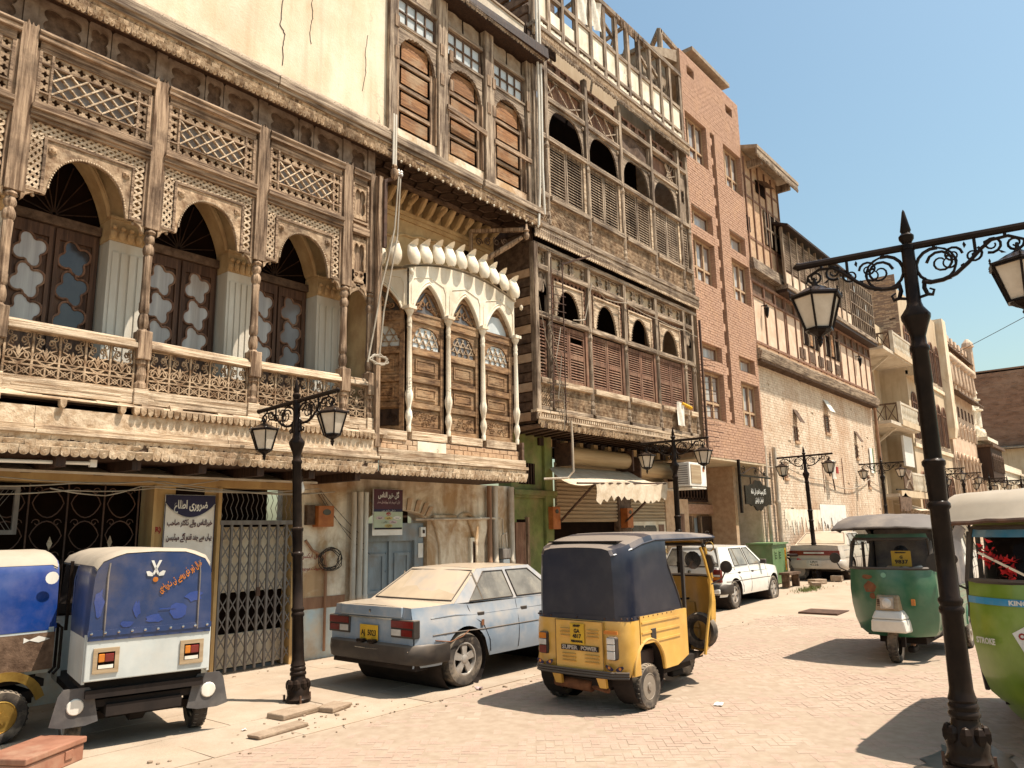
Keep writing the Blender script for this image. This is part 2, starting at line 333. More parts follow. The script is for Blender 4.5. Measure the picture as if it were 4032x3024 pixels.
# ---------- lettering (flat print, a few mm proud) ----------
AR={'ا':('FE8D','FE8E'),'آ':('FE81','FE82'),'ب':('FE8F','FE90','FE91','FE92'),'پ':('FB56','FB57','FB58','FB59'),'ت':('FE95','FE96','FE97','FE98'),'ٹ':('FB66','FB67','FB68','FB69'),
'ج':('FE9D','FE9E','FE9F','FEA0'),'چ':('FB7A','FB7B','FB7C','FB7D'),'ح':('FEA1','FEA2','FEA3','FEA4'),'خ':('FEA5','FEA6','FEA7','FEA8'),'د':('FEA9','FEAA'),'ڈ':('FB88','FB89'),'ر':('FEAD','FEAE'),'ز':('FEAF','FEB0'),
'س':('FEB1','FEB2','FEB3','FEB4'),'ش':('FEB5','FEB6','FEB7','FEB8'),'ص':('FEB9','FEBA','FEBB','FEBC'),'ض':('FEBD','FEBE','FEBF','FEC0'),'ط':('FEC1','FEC2','FEC3','FEC4'),'ع':('FEC9','FECA','FECB','FECC'),'ف':('FED1','FED2','FED3','FED4'),'ق':('FED5','FED6','FED7','FED8'),
'ک':('FB8E','FB8F','FB90','FB91'),'گ':('FB92','FB93','FB94','FB95'),'ل':('FEDD','FEDE','FEDF','FEE0'),'م':('FEE1','FEE2','FEE3','FEE4'),'ن':('FEE5','FEE6','FEE7','FEE8'),'ں':('FB9E','FB9F'),'و':('FEED','FEEE'),'ہ':('FBA6','FBA7','FBA8','FBA9'),'ھ':('FBAA','FBAB','FBAC','FBAD'),'ی':('FBFC','FBFD','FBFE','FBFF'),'ے':('FBAE','FBAF')}
def shape_urdu(s):
    out=[]
    for w_ in s.split(' '):
        g=[]
        for i,ch in enumerate(w_):
            if ch not in AR: g.append(ch); continue
            fm=AR[ch]; pj=i>0 and w_[i-1] in AR and len(AR[w_[i-1]])==4; nj=len(fm)==4 and i+1<len(w_) and w_[i+1] in AR
            k=(3 if pj else 2) if nj else (1 if pj else 0)
            g.append(chr(int(fm[k],16)))
        out.append(''.join(g)[::-1])
    return ' '.join(out[::-1])
_FC=None
def text(name,body,size,M,m,parent=None,urdu=False,width=None,depth=.001,world=False,bold=0.0):
    """lettering as a mesh; M maps text plane (x right, y up, z out) to parent space; centred"""
    c=bpy.data.curves.new('lettering','FONT'); c.body=shape_urdu(body) if urdu else body; c.size=size; c.align_x='CENTER'; c.align_y='CENTER'; c.extrude=depth; c.resolution_u=2; c.offset=bold
    o=bpy.data.objects.new('lettering',c); COL.objects.link(o)
    dg=bpy.context.evaluated_depsgraph_get(); me=bpy.data.meshes.new_from_object(o.evaluated_get(dg))
    bpy.data.objects.remove(o); bpy.data.curves.remove(c)
    if width and len(me.vertices):
        xs=[v.co.x for v in me.vertices]; k=width/max(1e-6,max(xs)-min(xs)); mid=(max(xs)+min(xs))/2
        me.transform(Matrix.Diagonal((k,1,1,1))@Matrix.Translation((-mid,0,0)))
    me.transform(M); me.materials.clear(); me.materials.append(MATS[m]); me.name=name
    r=bpy.data.objects.new(name,me); COL.objects.link(r)
    if parent is not None:
        r.parent=parent
        if world: me.transform(Matrix.Translation(-Vector(parent.location)))
    return r
def front(x,y,z): # text facing -y (read from the street)
    return Matrix(((1,0,0,x),(0,0,-1,y),(0,1,0,z),(0,0,0,1)))
def back(x,y,z,ry=0):  # text facing -x
    return Matrix(((0,0,-1,x),(-1,0,0,y),(0,1,0,z),(0,0,0,1)))
# ================= GROUND =================
def gz(x): return 0.0 if x<16 else (x-16)*.025 if x<40 else .6
def in_view(p,mx=60):
    v=Vector(p)-Vector((0,0,EYE)); c=Vector((cx.dot(v),-cy.dot(v),-cz.dot(v)))
    if c.z<.1: return False
    px,py=2016+3000*c.x/c.z,1512+3000*c.y/c.z
    return -mx<px<4032+mx and -mx<py<3024+mx
mat('road_dust',(0.42,0.325,0.24),(0.345,0.26,0.185),scale=(1.2,1.2,1.2),bump=.5,bscale=26,grime=(0.36,0.25,0.17),gamt=.35,gscale=.5)
mat('road_brick',(0.405,0.29,0.219),(0.35,0.243,0.18),scale=(7,7,7),bump=.4,bscale=45,grime=(0.425,0.33,0.245),gamt=.85,gscale=.6)
mat('road_joint',(0.39,0.30,0.22),(0.32,0.235,0.165),scale=(8,8,8))
mat('slab',(0.42,0.33,0.245),(0.35,0.265,0.19),scale=(2.3,2.3,2.3),bump=.5,bscale=22,grime=(0.40,0.28,0.185),gamt=.4,gscale=.9)
mat('red_chest',(0.34,0.155,0.095),(0.24,0.10,0.06),scale=(4,4,4),rough=.55,grime=(0.42,0.27,0.18),gamt=.6,gscale=3)
mat('stone_kerb',(0.38,0.28,0.195),(0.28,0.195,0.13),scale=(6,6,6),bump=.8,bscale=25)
mat('grass_green',(0.17,0.19,0.05),(0.10,0.12,0.03),scale=(20,20,20)); 
m=MB()
xs=[-60,-20,-4]+[i for i in range(0,41,2)]+[50,70,100,200,600]
for a,b in zip(xs,xs[1:]): 
    m.quad((a,-60,gz(a)-.012),(b,-60,gz(b)-.012),(b,60,gz(b)-.012),(a,60,gz(a)-.012))
ground=struct(m.build('ground','road_dust')); tag(ground,'pale dusty ground under the whole street and its buildings',None)
m=MB()
for a,b in zip(xs[3:],xs[4:]):
    if b<=17: m.quad((a,-3,-.003),(b,-3,-.003),(b,6.35,-.003),(a,6.35,-.003))
road=struct(m.build('road','road_joint')); tag(road,'street paved with herringbone bricks under pale dust',None)
W=.080; bricks=[]
ca,sa=math.cos(R(38)),math.sin(R(38))
rnd=random.Random(3)
for i in range(-200,260):
    for j in range(-220,220):
        k=(i+j)%4
        if k not in (0,2): continue
        a,b=(i*W,j*W); l,h=(2*W,W) if k==0 else (W,2*W)
        mx,my=a+l/2,b+h/2; X,Y=mx*ca-my*sa+9,mx*sa+my*ca+2
        if 3.2<X<17.5 and -1.5<Y<6.25+.12*math.sin(X*2.1)+.1*math.sin(X*5) and in_view((X,Y,0),150): bricks.append((X,Y,l-.006,h-.006))
bricks.sort(key=lambda q:q[0]**2+q[1]**2)
def brick_mb(mb,l,h,c,t=.012):
    x,y=l/2,h/2; e=.003
    p=[(-x,-y,-t),(x,-y,-t),(x,y,-t),(-x,y,-t),(-x+e,-y+e,0),(x-e,-y+e,0),(x-e,y-e,0),(-x+e,y-e,0)]
    q=[]
    for a,b,z in p: q.append((a*ca-b*sa+c[0],a*sa+b*ca+c[1],z+c[2]))
    n=len(mb.v); mb.v+=q
    for f in ((4,5,6,7),(0,1,5,4),(1,2,6,5),(2,3,7,6),(3,0,4,7)): mb.f.append(tuple(n+i for i in f)); mb.mi.append(mb.m)
protos={}
rest=MB()
for i,(X,Y,l,h) in enumerate(bricks):
    dz=rnd.uniform(-.003,.002)-.0022+.0022*(math.sin(X*1.3+.6*Y)*math.sin(Y*1.7-.4*X+1)+.4*math.sin(X*3.1+Y*2.3))
    if i<300:
        key=(l>h)
        if key not in protos:
            b=MB(); brick_mb(b,l,h,(0,0,0)); o=b.build('paving_brick','road_brick',road,world=False); protos[key]=o; o.location=(X,Y,dz)
        else: inst(protos[key],(X,Y,dz),road,rot=(rnd.uniform(-.02,.02),rnd.uniform(-.02,.02),rnd.uniform(-.012,.012)))
    else: brick_mb(rest,l,h,(X,Y,dz))
stuff(rest.build('distant_bricks','road_brick',road))
# worn concrete slabs along the houses
pav=struct(Bx('pavement','road_joint',None,-2,40,6.36,11.5,-.09,-.006)); tag(pav,'worn concrete strip between the brick road and the houses',None)
rnd=random.Random(5); y=6.4
for row,dy in enumerate((.9,.85,1.0,.85)):
    x=1.2+.3*row
    while x<13.4:
        w_=rnd.uniform(.9,1.7)
        if in_view((x+w_/2,y+dy/2,0),300):
            b=MB(); hx,hy=w_/2-.004,dy/2-.004; 
            jit=lambda: rnd.uniform(-.012,.012)
            b.hexa([(-hx,-hy,-.05),(hx,-hy,-.05),(hx,hy,-.05),(-hx,hy,-.05),(-hx+jit(),-hy+jit(),rnd.uniform(-.002,.004)),(hx+jit(),-hy+jit(),rnd.uniform(-.002,.004)),(hx+jit(),hy+jit(),rnd.uniform(-.002,.004)),(-hx+jit(),hy+jit(),rnd.uniform(-.002,.004))])
            o=b.build('paving_slab','slab',pav,world=False); o.location=(x+w_/2,y+dy/2,.0)
        x+=w_
    y+=dy
# loose kerb stones, chest, litter
def stone(x,y,lx,ly,h,rz,label):
    rnd=random.Random(int(x*97+y*31)); b=MB()
    p=[]
    for z in (0,h):
        for sx,sy in ((-1,-1),(1,-1),(1,1),(-1,1)): p.append((sx*lx/2*rnd.uniform(.9,1.05),sy*ly/2*rnd.uniform(.85,1.1),z*rnd.uniform(.85,1.05)))
    b.hexa(p); o=b.build('kerb_stone','stone_kerb',None,bev=.012); o.location=(x,y,gz(x)); o.rotation_euler=(0,0,rz)
    return tag(o,label,'kerb stone','loose kerb stones on the street')
stone(5.02,7.16,.52,.26,.065,.05,'broken kerb block lying by the foot of the lamp post')
stone(5.42,7.02,.34,.24,.055,.3,'smaller kerb block on the road side of the lamp post foot')
stone(4.52,6.68,.62,.18,.04,.12,'long low kerb stone lying alone in the dust before the lamp post')
stone(24.0,7.45,.6,.3,.16,.2,'kerb slab at the foot of the lamp post by the pale brick wall')
stone(23.0,7.7,.5,.3,.14,-.4,'tilted kerb slab beside the green cabinet')
stone(22.2,7.5,.4,.25,.12,.5,'small kerb slab just behind the white hatchback')
ch=thing('chest',(2.62,7.28,0),'red-brown metal chest with its lid shut at the lower left edge','chest',rz=.55)
MB().box(-.33,.33,-.20,.20,0,.13).build('body','red_chest',ch,world=False,bev=.008)
MB().box(-.345,.345,-.215,.215,.135,.185).build('lid','red_chest',ch,world=False,bev=.01)
MB().box(.10,.19,-.212,-.2,.05,.12).build('latch','red_chest',ch,world=False,bev=.004)
def litter(name,x,y,sx,sy,m,label,rz=0):
    b=MB(); n=4
    rnd=random.Random(int(x*10)); g=[[(sx*(i/n-.5),sy*(j/n-.5),.004+abs(rnd.gauss(0,.008))) for j in range(n+1)] for i in range(n+1)]
    for i in range(n):
        for j in range(n): b.quad(g[i][j],g[i+1][j],g[i+1][j+1],g[i][j+1])
    o=b.build(name,m); o.location=(x,y,gz(x)+.004); o.rotation_euler=(0,0,rz); return tag(o,label,'litter')
litter('paper_scrap',7.92,3.79,.14,.09,'paper_white','white paper scrap lying on the open brick road',.3)
litter('paper_scrap',7.1,6.45,.16,.07,'poster_pink','crumpled pinkish paper beside the rear wheel of the grey-blue sedan',.9)
litter('paper_scrap',6.25,8.9,.09,.06,'paper_white','small scrap on the pavement behind the grey-blue sedan',.2)
litter('paper_scrap',4.35,7.0,.05,.04,'paper_white','tiny white scrap near the rear of the blue and white rickshaw',.2)
gv=MB(); rnd=random.Random(21)
for i in range(0,900,3):
    if i<500: x,y=rnd.uniform(2.5,15),6.45+rnd.gauss(0,.22)
    elif i<700: x,y=rnd.uniform(1.5,13),9.75-abs(rnd.gauss(0,.15))
    elif i<800: x,y=rnd.gauss(5.1,.5),rnd.gauss(6.95,.2)
    else: x,y=rnd.uniform(20,25),7.3+rnd.gauss(0,.25)
    r_=abs(rnd.gauss(0,.009))+.005; z=gz(x)
    gv.sphere((x,y,z+r_*.3),r_,5,3,sz=.6,sx=rnd.uniform(.7,1.5))
go=stuff(gv.build('gravel','stone_kerb')); tag(go,'scattered grit and pebbles along the kerb line and the foot of the walls','gravel')
mat('oil',(0.035,0.03,0.022),(0.10,0.075,0.055),scale=(5,5,5),rough=.3,contrast=(.4,.62))
for nm,(cx_,cy_2,rx,ry),lb in (('oil_stain',(7.15,1.35,.75,.38),'dark oily stain on the bricks beside the nearest lamp post'),):
    b=MB(); rnd=random.Random(5); pts=[(cx_+rx*rnd.uniform(.7,1.1)*math.cos(2*math.pi*k/26),cy_2+ry*rnd.uniform(.65,1.1)*math.sin(2*math.pi*k/26)) for k in range(26)]
    for a_,c_ in zip(pts,pts[1:]+pts[:1]): b.poly([(cx_,cy_2,.006),(*a_,.006),(*c_,.006)])
    o=b.build(nm,'oil'); tag(o,lb,'stain')
o=MB().box(16.7,17.5,5.25,6.05,gz(16.9)-.03,gz(17.2)+.012).build('road_patch','iron_rust',None); tag(o,'dark rectangular patch on the road left of the green rickshaw','cover')  # flat dark rectangle standing slightly proud of the road
g=MB(); rnd=random.Random(9)
for i in range(420):
    x,y=rnd.gauss(21.2,.35),rnd.gauss(7.35,.12); h=rnd.uniform(.04,.12); a=rnd.uniform(0,6.28); dx,dy=.008*math.cos(a),.008*math.sin(a); z=gz(x)
    g.poly([(x-dx,y-dy,z),(x+dx,y+dy,z),(x+rnd.gauss(0,.03),y+rnd.gauss(0,.03),z+h)])
go=stuff(g.build('grass','grass_green')); tag(go,'tuft of dry green grass at the road edge by the white hatchback','grass')
# ================= CARVED WOODEN BALCONY HOUSE (x 1 .. 7.6) =================
B1=thing('balcony_house',(4.8,9.6,0),'long old house whose carved timber balcony has pointed plaster arches behind it','house')
def scallop_rows(parent,x0,x1,w,rows,name='scallop',m='scale_wood',skip=0.02,seed=1,limit=300):
    """rows: list of (y, ztop, h); each scallop a fish-scale shingle of its own, hung a little uneven"""
    rnd=random.Random(seed); proto=None; n=0; rest=MB()
    for r,(y,zt,h) in enumerate(rows):
        x=x0+(w/2 if r%2 else 0)
        while x<x1-w*.4:
            if rnd.random()>skip:
                if proto is None or n<limit:
                    if proto is None:
                        b=MB(); pts=[(-w*.49,0),(-w*.49,-h*.55)]+[(w*.49*math.cos(math.pi+math.pi*i/6),-h*.55-h*.45*math.sin(math.pi*i/6)) for i in range(1,6)]+[(w*.49,-h*.55),(w*.49,0)]
                        b.prism(pts,-.012,.006); b.prism([(w*.22*math.cos(t*math.pi/3),-h*.55+w*.22*math.sin(t*math.pi/3)) for t in range(6)],-.022,-.011)
                        proto=b.build(name,m,parent,world=False); o=proto
                    else: o=inst(proto,parent=parent)
                    P=parent.location
                    o.location=(x+w/2-P[0],y-P[1],zt-P[2]); o.rotation_euler=(R(rnd.uniform(6,22)),R(rnd.gauss(0,3)),R(rnd.gauss(0,4))); n+=1
            x+=w
def carved_band(parent,x0,x1,y,z0,z1,m='scale_wood',seed=2,name='carved_band'):
    """low relief board with rolling waves and knobs"""
    b=MB(); rnd=random.Random(seed); b.box(x0,x1,y,y+.03,z0,z1); x=x0; h=z1-z0
    while x<x1-.05:
        b.sphere((x+.03,y,z0+h*.5),.028,6,4,sz=h*16,sy=.7); x+=.062
    return stuff(b.build(name,m,parent))
XP=[1.02,2.50,4.0,5.47,6.96,7.46]
# upper storey
Bx('upper_wall','plaster_cream',B1,-1.5,7.76,9.02,9.3,8.42,14.2)
MB().hexa([(-1.5,8.80,8.30),(7.76,8.80,8.30),(7.76,9.1,8.30),(-1.5,9.1,8.30),(-1.5,8.985,8.50),(7.76,8.985,8.50),(7.76,9.1,8.50),(-1.5,9.1,8.50)]).build('sill_ledge','concrete',B1)
for x0,x1 in ((-1,2.3),(2.31,5.55),(5.56,7.75)):
    Bx('eave_moulding','wood_grey_h',B1,x0,x1,8.765,9.0,8.16,8.30,bev=.012); Bx('eave_fillet','wood_grey_h',B1,x0,x1-.005,8.80,9.0,8.10,8.162)
rnd=random.Random(4); b=MB()
for i in range(40):
    x=1.5+i*.157; h=.03+.02*rnd.random(); b.hexa([(x,8.775,8.298),(x+.14,8.775,8.298),(x+.14,8.86,8.298),(x,8.86,8.298),(x+.02,8.80,8.298+h),(x+.12,8.79,8.298+h),(x+.12,8.86,8.33),(x,8.86,8.33)])
stuff(b.build('crumbled_edge','concrete',B1))
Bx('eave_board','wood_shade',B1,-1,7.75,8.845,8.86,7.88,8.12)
scallop_rows(B1,1.6,7.7,.0635,[(8.842,8.105,.095),(8.828,8.035,.095),(8.814,7.965,.095)],seed=11,skip=.012)
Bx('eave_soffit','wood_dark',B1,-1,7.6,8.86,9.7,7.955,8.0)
# cracks run down the plaster
for pts in ([(5.73,10.6),(5.69,10.3),(5.72,10.0),(5.71,9.73),(5.67,9.30),(5.76,9.18),(5.73,8.95),(5.75,8.58)],[(6.22,10.6),(6.21,10.02),(6.23,9.7),(6.20,9.5),(6.22,9.2)],[(7.33,10.0),(7.28,9.6),(7.30,9.3),(7.23,8.85)]):
    b=MB(); rnd=random.Random(len(pts)); P_c=[]
    for (a,z),(c,z2) in zip(pts,pts[1:]):
        for k in range(5): P_c.append((a+(c-a)*k/5+rnd.uniform(-.012,.012),z+(z2-z)*k/5))
    ribbon(b,P_c,.011 if len(pts)>6 else .006,9.012,9.021); b.build('crack','wood_dark',B1)
# frame posts
post=None
for i,x in enumerate(XP):
    b=MB(); w_=.085 if i<5 else .06; rnd=random.Random(i)
    b.box(x-w_,x+w_,8.95,9.10,5.54,7.52)
    for k in range(4): # splintered top
        a=x-w_+k*w_/2; t=7.52+rnd.uniform(.0,.09); b.prism([(a,7.51),(a+w_/2,7.51),(a+w_/2*rnd.random(),t)],8.952,9.09)
    b.build('post','wood_pale_v',B1,bev=.006)
    for s in (-1,1): Bx('jamb','wood_pale_v',B1,x+s*w_,x+s*(w_+.035),8.985,9.08,5.56,7.30)
    Bx('frieze_post','frieze_wood',B1,x-.07,x+.07,9.02,9.12,7.5,7.955)
    # turned column
    pr=[(.055,5.53),(.075,5.50),(.07,5.485),(.045,5.47),(.062,5.44),(.066,5.40),(.05,5.365),(.043,5.35),(.064,5.31),(.07,5.27),(.062,5.23),(.048,5.205),(.055,5.195),(.05,5.0),(.053,4.75),(.055,4.62),(.06,4.61),(.062,4.52),(.058,4.50),(.045,4.475),(.058,4.44),(.066,4.38),(.06,4.32),(.045,4.285),(.06,4.27),(.07,4.25)]
    MB().lathe([(r,h) for r,h in pr[::-1]],(x,9.01,0),14,flute=.10).build('column','wood_pale_v',B1,smooth=True)
    b=MB(); b.box(x-.08,x+.08,8.90,9.08,3.90,4.25); b.lathe([(.075,3.55),(.075,3.62),(.055,3.64),(.07,3.72),(.055,3.82),(.075,3.85),(.075,3.90)],(x,8.99,0),10); b.build('newel','wood_pale_v',B1,bev=.012)
    Bx('foot_post','wood_bleached',B1,x-.085,x+.085,8.91,9.06,3.36,3.55,bev=.01)
    # bracket under the spandrel, both sides
    for s in (-1,1):
        b=MB(); pts=[(x+s*.085,5.62),(x+s*.20,5.62),(x+s*.21,5.58),(x+s*.17,5.57),(x+s*.13,5.54),(x+s*.11,5.49),(x+s*.085,5.47)]
        b.prism(pts if s<0 else pts[::-1],8.99,9.05); b.sphere((x+s*.205,9.02,5.565),.022,6,5); b.build('bracket','wood_fret',B1)
def lattice_strip(b,x0,x1,z0,z1,y,cell=.088,w=.027):
    nx=max(1,round((x1-x0)/cell)); nz=max(1,round((z1-z0)/cell)); dx,dz=(x1-x0)/nx,(z1-z0)/nz
    for i in range(nx):
        for j in range(nz):
            a,c=x0+i*dx,z0+j*dz
            b.bar((a,y,c),(a+dx,y,c+dz),w,.014,up=(0,1,0)); b.bar((a,y+.004,c+dz),(a+dx,y+.004,c),w,.014,up=(0,1,0))
def fret_band(b,x0,x1,z0,z1,y,vert=False):
    """plate pierced by a row of crosses"""
    L=(z1-z0) if vert else (x1-x0); S=(x1-x0) if vert else (z1-z0); n=max(1,round(L/(S*1.05)))
    for i in range(n):
        a0,a1=(x0,x1) if vert else (x0+(x1-x0)*i/n,x0+(x1-x0)*(i+1)/n); c0,c1=(z0+(z1-z0)*i/n,z0+(z1-z0)*(i+1)/n) if vert else (z0,z1)
        mx,mz=(a0+a1)/2,(c0+c1)/2; r=min(a1-a0,c1-c0)*.37; k=r*.42
        hole=[(mx+r,mz-k*.6),(mx+r,mz+k*.6),(mx+k,mz+k),(mx+k*.6,mz+r),(mx-k*.6,mz+r),(mx-k,mz+k),(mx-r,mz+k*.6),(mx-r,mz-k*.6),(mx-k,mz-k),(mx-k*.6,mz-r),(mx+k*.6,mz-r),(mx+k,mz-k)]
        out=[(a1,mz-k),(a1,mz+k),(a1,c1),(mx+k,c1),(mx-k,c1),(a0,c1),(a0,mz+k),(a0,mz-k),(a0,c0),(mx-k,c0),(mx+k,c0),(a1,c0)]
        b.ring(out,hole,y,y+.02)
def tile_mb():
    b=MB(); T=.27; h=.40 # scroll tile 0..T wide, 0..h high
    for s in (1,-1):
        X=lambda u:T/2+s*u
        ribbon(b,[(X(0.0),.115)]+[(X(.03+.07*math.sin(t*.5)),.115+.02*t) for t in range(1,7)]+[(X(.105),.26),(X(.09),.30),(X(.03),.345)],.012,-.012,.012)
        ribbon(b,[(X(a-T/2) if s>0 else X(T/2-a) ,c) for a,c in []] or [(X(u),v) for u,v in [(q[0],q[1]) for q in scroll(.085,.185,.036,1.3,0,1)]],.010,-.012,.012)
        ribbon(b,[(X(u),v) for u,v in scroll(.05,.315,.042,1.3,-1.5,1)],.010,-.012,.012)
        ribbon(b,[(X(u),v) for u,v in scroll(.085,.365,.034,1.2,2.5,-1)],.009,-.008,.010)
        ribbon(b,[(X(0),.15),(X(.03),.19),(X(.055),.21)],.011,-.012,.012); ribbon(b,[(X(0),.18),(X(.025),.23),(X(.04),.25)],.010,-.012,.012)
        ribbon(b,[(X(.03),.112),(X(.085),.15),(X(.13),.149)],.010,-.012,.012)
        # crossed squares below
        for c in (0,):
            x0,x1=(X(0),X(T/2)); 
            ribbon(b,[(x0,.012),(x1,.092)],.010,-.012,.008); ribbon(b,[(x0,.092),(x1,.012)],.010,-.010,.010); mx=(x0+x1)/2
            ribbon(b,[(mx-.034*1,.052),(mx,.078),(mx+.034,.052),(mx,.026),(mx-.034,.052)],.008,-.011,.009)
    b.prism([(T/2-.02,.20),(T/2,.17),(T/2+.02,.20),(T/2+.012,.24),(T/2,.275),(T/2-.012,.24)],-.014,.012)
    for z in (0.0,.104): b.box(0,T,-.014,.014,z-.008,z+.008)
    b.box(0,T,-.012,.012,.142,.150)
    for x in (0,T/2): b.box(x-.008,x+.008,-.013,.013,0,.104)
    for x in (0,T): b.box(x-.011,x+.011,-.015,.015,0,h)
    b.box(0,T,-.01,.012,.388,.40)
    return b
TILE=None
def put_tiles(parent,x0,x1,y,z,height=.40,n=None):
    global TILE
    n=n or max(1,round((x1-x0)/.245)); 
    for i in range(n):
        if TILE is None: TILE=tile_mb().build('scroll_panel','wood_fret',parent,world=False); o=TILE
        else: o=inst(TILE,parent=parent)
        P=parent.location; o.location=(x0+(x1-x0)*i/n-P[0],y-P[1],z-P[2]); o.scale=((x1-x0)/n/.27,1,height/.40)
for bi,(xa,xb) in enumerate(zip(XP,XP[1:])):
    xl,xr=xa+.12,xb-.12; W_=xr-xl; narrow=bi==4
    if narrow: xl,xr=xa+.105,xb-.075; W_=xr-xl
    # frieze of cusped panels
    cuts=[0,.40,.60,1] if not narrow else [0,1]
    for u,v in zip(cuts,cuts[1:]):
        a,c=xa+.07+(xb-xa-.14)*u+.006,xa+.07+(xb-xa-.14)*v-.006
        hole=cusp_shape((a+c)/2,7.72,(c-a)*.40,.165,4 if v-u>.3 else 4,48,.26)
        MB().ring(rect_ring(a,c,7.50,7.955,48,like=hole and [( (a+c)/2+(p[0]-(a+c)/2)*1,7.72+(p[1]-7.72)) for p in hole]),hole,9.045,9.075).build('frieze_panel','frieze_wood',B1)
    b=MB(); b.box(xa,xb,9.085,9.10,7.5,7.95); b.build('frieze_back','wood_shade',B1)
    # rail below the frieze
    b=MB(); b.box(xa+.085,xb-.085,8.93,9.06,7.39,7.50); b.tube([(xa+.085,8.945,7.475),(xb-.085,8.945,7.475)],.035,8); b.build('moulding','wood_pale_h',B1,bev=.006)
    Bx('fillet','wood_pale_h',B1,xa+.12,xb-.12,8.975,9.06,7.30,7.392)
    # transom light
    b=MB(); f=.03
    for r_ in ((xl,xr,7.27,7.30),(xl,xr,6.635,6.665)): b.box(r_[0],r_[1],8.98,9.05,r_[2],r_[3])
    for r_ in ((xl,xl+f),(xr-f,xr)): b.box(r_[0],r_[1],8.98,9.05,6.665,7.27)
    if not narrow:
        for r_ in (xl+.13,xr-.155): b.box(r_,r_+.025,8.98,9.05,6.665,7.27)
        for r_ in (7.13,6.775): b.box(xl+.03,xr-.03,8.982,9.045,r_,r_+.02)
    b.build('transom_frame','wood_pale_h',B1)
    if narrow:
        for zc,hh in ((6.98,.28),(6.02,.36),(5.72,.13)): 
            hole=cusp_shape((xl+xr)/2,zc,W_*.33,hh*.8,4,40,.25); MB().ring(rect_ring(xl,xr,zc-hh,zc+hh,40,like=hole),hole,9.0,9.03).build('cusped_panel','wood_fret',B1)
        Bx('panel_back','wood_pale_v',B1,xl,xr,9.05,9.06,5.6,7.3); Bx('beam','wood_pale_h',B1,xa+.1,xb-.07,8.95,9.08,6.44,6.58,bev=.008)
        hole=[]; 
        c=lambda x:5.42+.12*max(0,1-abs((x-(xl+xr)/2)/(W_/2)))**.6
        MB().arch(xl,xr,5.62,c,9.0,9.04,12).build('cusped_panel','wood_fret',B1)
    else:
        b=MB(); fret_band(b,xl+.155,xr-.155,7.15,7.27,9.0); fret_band(b,xl+.155,xr-.155,6.665,6.775,9.0); fret_band(b,xl+.03,xl+.13,6.665,7.27,9.0,True); fret_band(b,xr-.13,xr-.03,6.665,7.27,9.0,True)
        b.build('fretwork','wood_fret',B1)
        x0,x1,z0,z1=xl+.155,xr-.155,6.795,7.13; h=z1-z0; s=h/2.3; 
        rnd=random.Random(bi); k=-3
        while x0+k*s*2/1.6<x1+h:
            for sg in (1,-1):
                a=x0+k*s*1.25; p,q=(a,z0 if sg>0 else z1),(a+h*1.12,z1 if sg>0 else z0)
                def clip(p,q):
                    (ax,az),(bx,bz)=p,q
                    if bx<=x0 or ax>=x1: return None
                    if ax<x0: t=(x0-ax)/(bx-ax); az+=t*(bz-az); ax=x0
                    if bx>x1: t=(x1-ax)/(bx-ax); bz=az+t*(bz-az); bx=x1
                    return (ax,az),(bx,bz)
                cl=clip(p,q)
                if cl and abs(cl[1][0]-cl[0][0])>.03: MB().bar((cl[0][0],9.0+.012*(sg<0),cl[0][1]),(cl[1][0],9.0+.012*(sg<0),cl[1][1]),.017,.05,up=(0,1,0)).build('lattice_bar','wood_bleached',B1)
            k+=1
        Bx('pane','glass_transom',B1,x0,x1,9.055,9.06,z0,z1)
        Bx('transom_back','wood_shade',B1,xl,xr,9.062,9.075,6.64,7.3)
        # beam between transom and spandrel
        b=MB(); b.box(xa+.085,xb-.085,8.94,9.08,6.47,6.58); b.box(xa+.085,xb-.085,8.91,9.06,6.535,6.60); b.box(xa+.085,xb-.085,8.965,9.08,6.43,6.47); b.build('beam','wood_pale_h',B1,bev=.008)
        # spandrel with round arch
        ax0,ax1=xl+.17,xr-.15; mid=(ax0+ax1)/2; half=(ax1-ax0)/2-.045
        crv=lambda x: 5.60+.535*max(0,1-abs((x-mid)/half)**2.3)**.5 if abs(x-mid)<half else 5.60
        b=MB(); b.arch(ax0,ax1,6.25,crv,9.0,9.04,30); b.build('spandrel','wood_fret',B1)
        b=MB(); 
        for z0_,z1_,a,c in ((6.25,6.285,ax0-.03,ax1+.03),): b.box(a,c,8.985,9.05,z0_,z1_)
        for a in (ax0-.03,ax1): b.box(a,a+.03,8.985,9.05,5.60,6.25)
        b.build('spandrel_frame','wood_pale_h',B1)
        b=MB()
        n=46
        for i in range(n+1):
            t=math.pi*(i/n); x=mid-(half-.004)*math.cos(t)
            z=5.60+.535*max(0,1-abs((x-mid)/half)**2.3)**.5
            b.sphere((x,8.993,z+.012),.0125,6,4)
        stuff(b.build('beading','wood_bleached',B1,smooth=True))
        for s in (-1,1):
            b=MB(); X=mid+s*(half-.02); Z=6.14
            b.lathe([(.05,0),(.052,-.012),(.03,-.02),(.02,-.034),(.008,-.036)],(X,9.0,Z),12,'y',flute=.2); b.build('rosette','wood_fret',B1)
        for nm,q in (('top',(xl,xr,6.29,6.425)),('side',(xl,ax0-.03,5.63,6.285)),('side',(ax1+.03,xr,5.63,6.285))):
            b=MB(); lattice_strip(b,*q,9.01); b.build('lattice_strip','wood_bleached',B1)
        for a,c in ((xl,ax0-.02),(ax1+.02,xr)): Bx('strip_sill','wood_pale_h',B1,a,c,8.98,9.05,5.60,5.63)
    # handrail, balustrade, base beam
    rnd=random.Random(bi+40); za,zb=rnd.uniform(-.012,.012),rnd.uniform(-.012,.012)
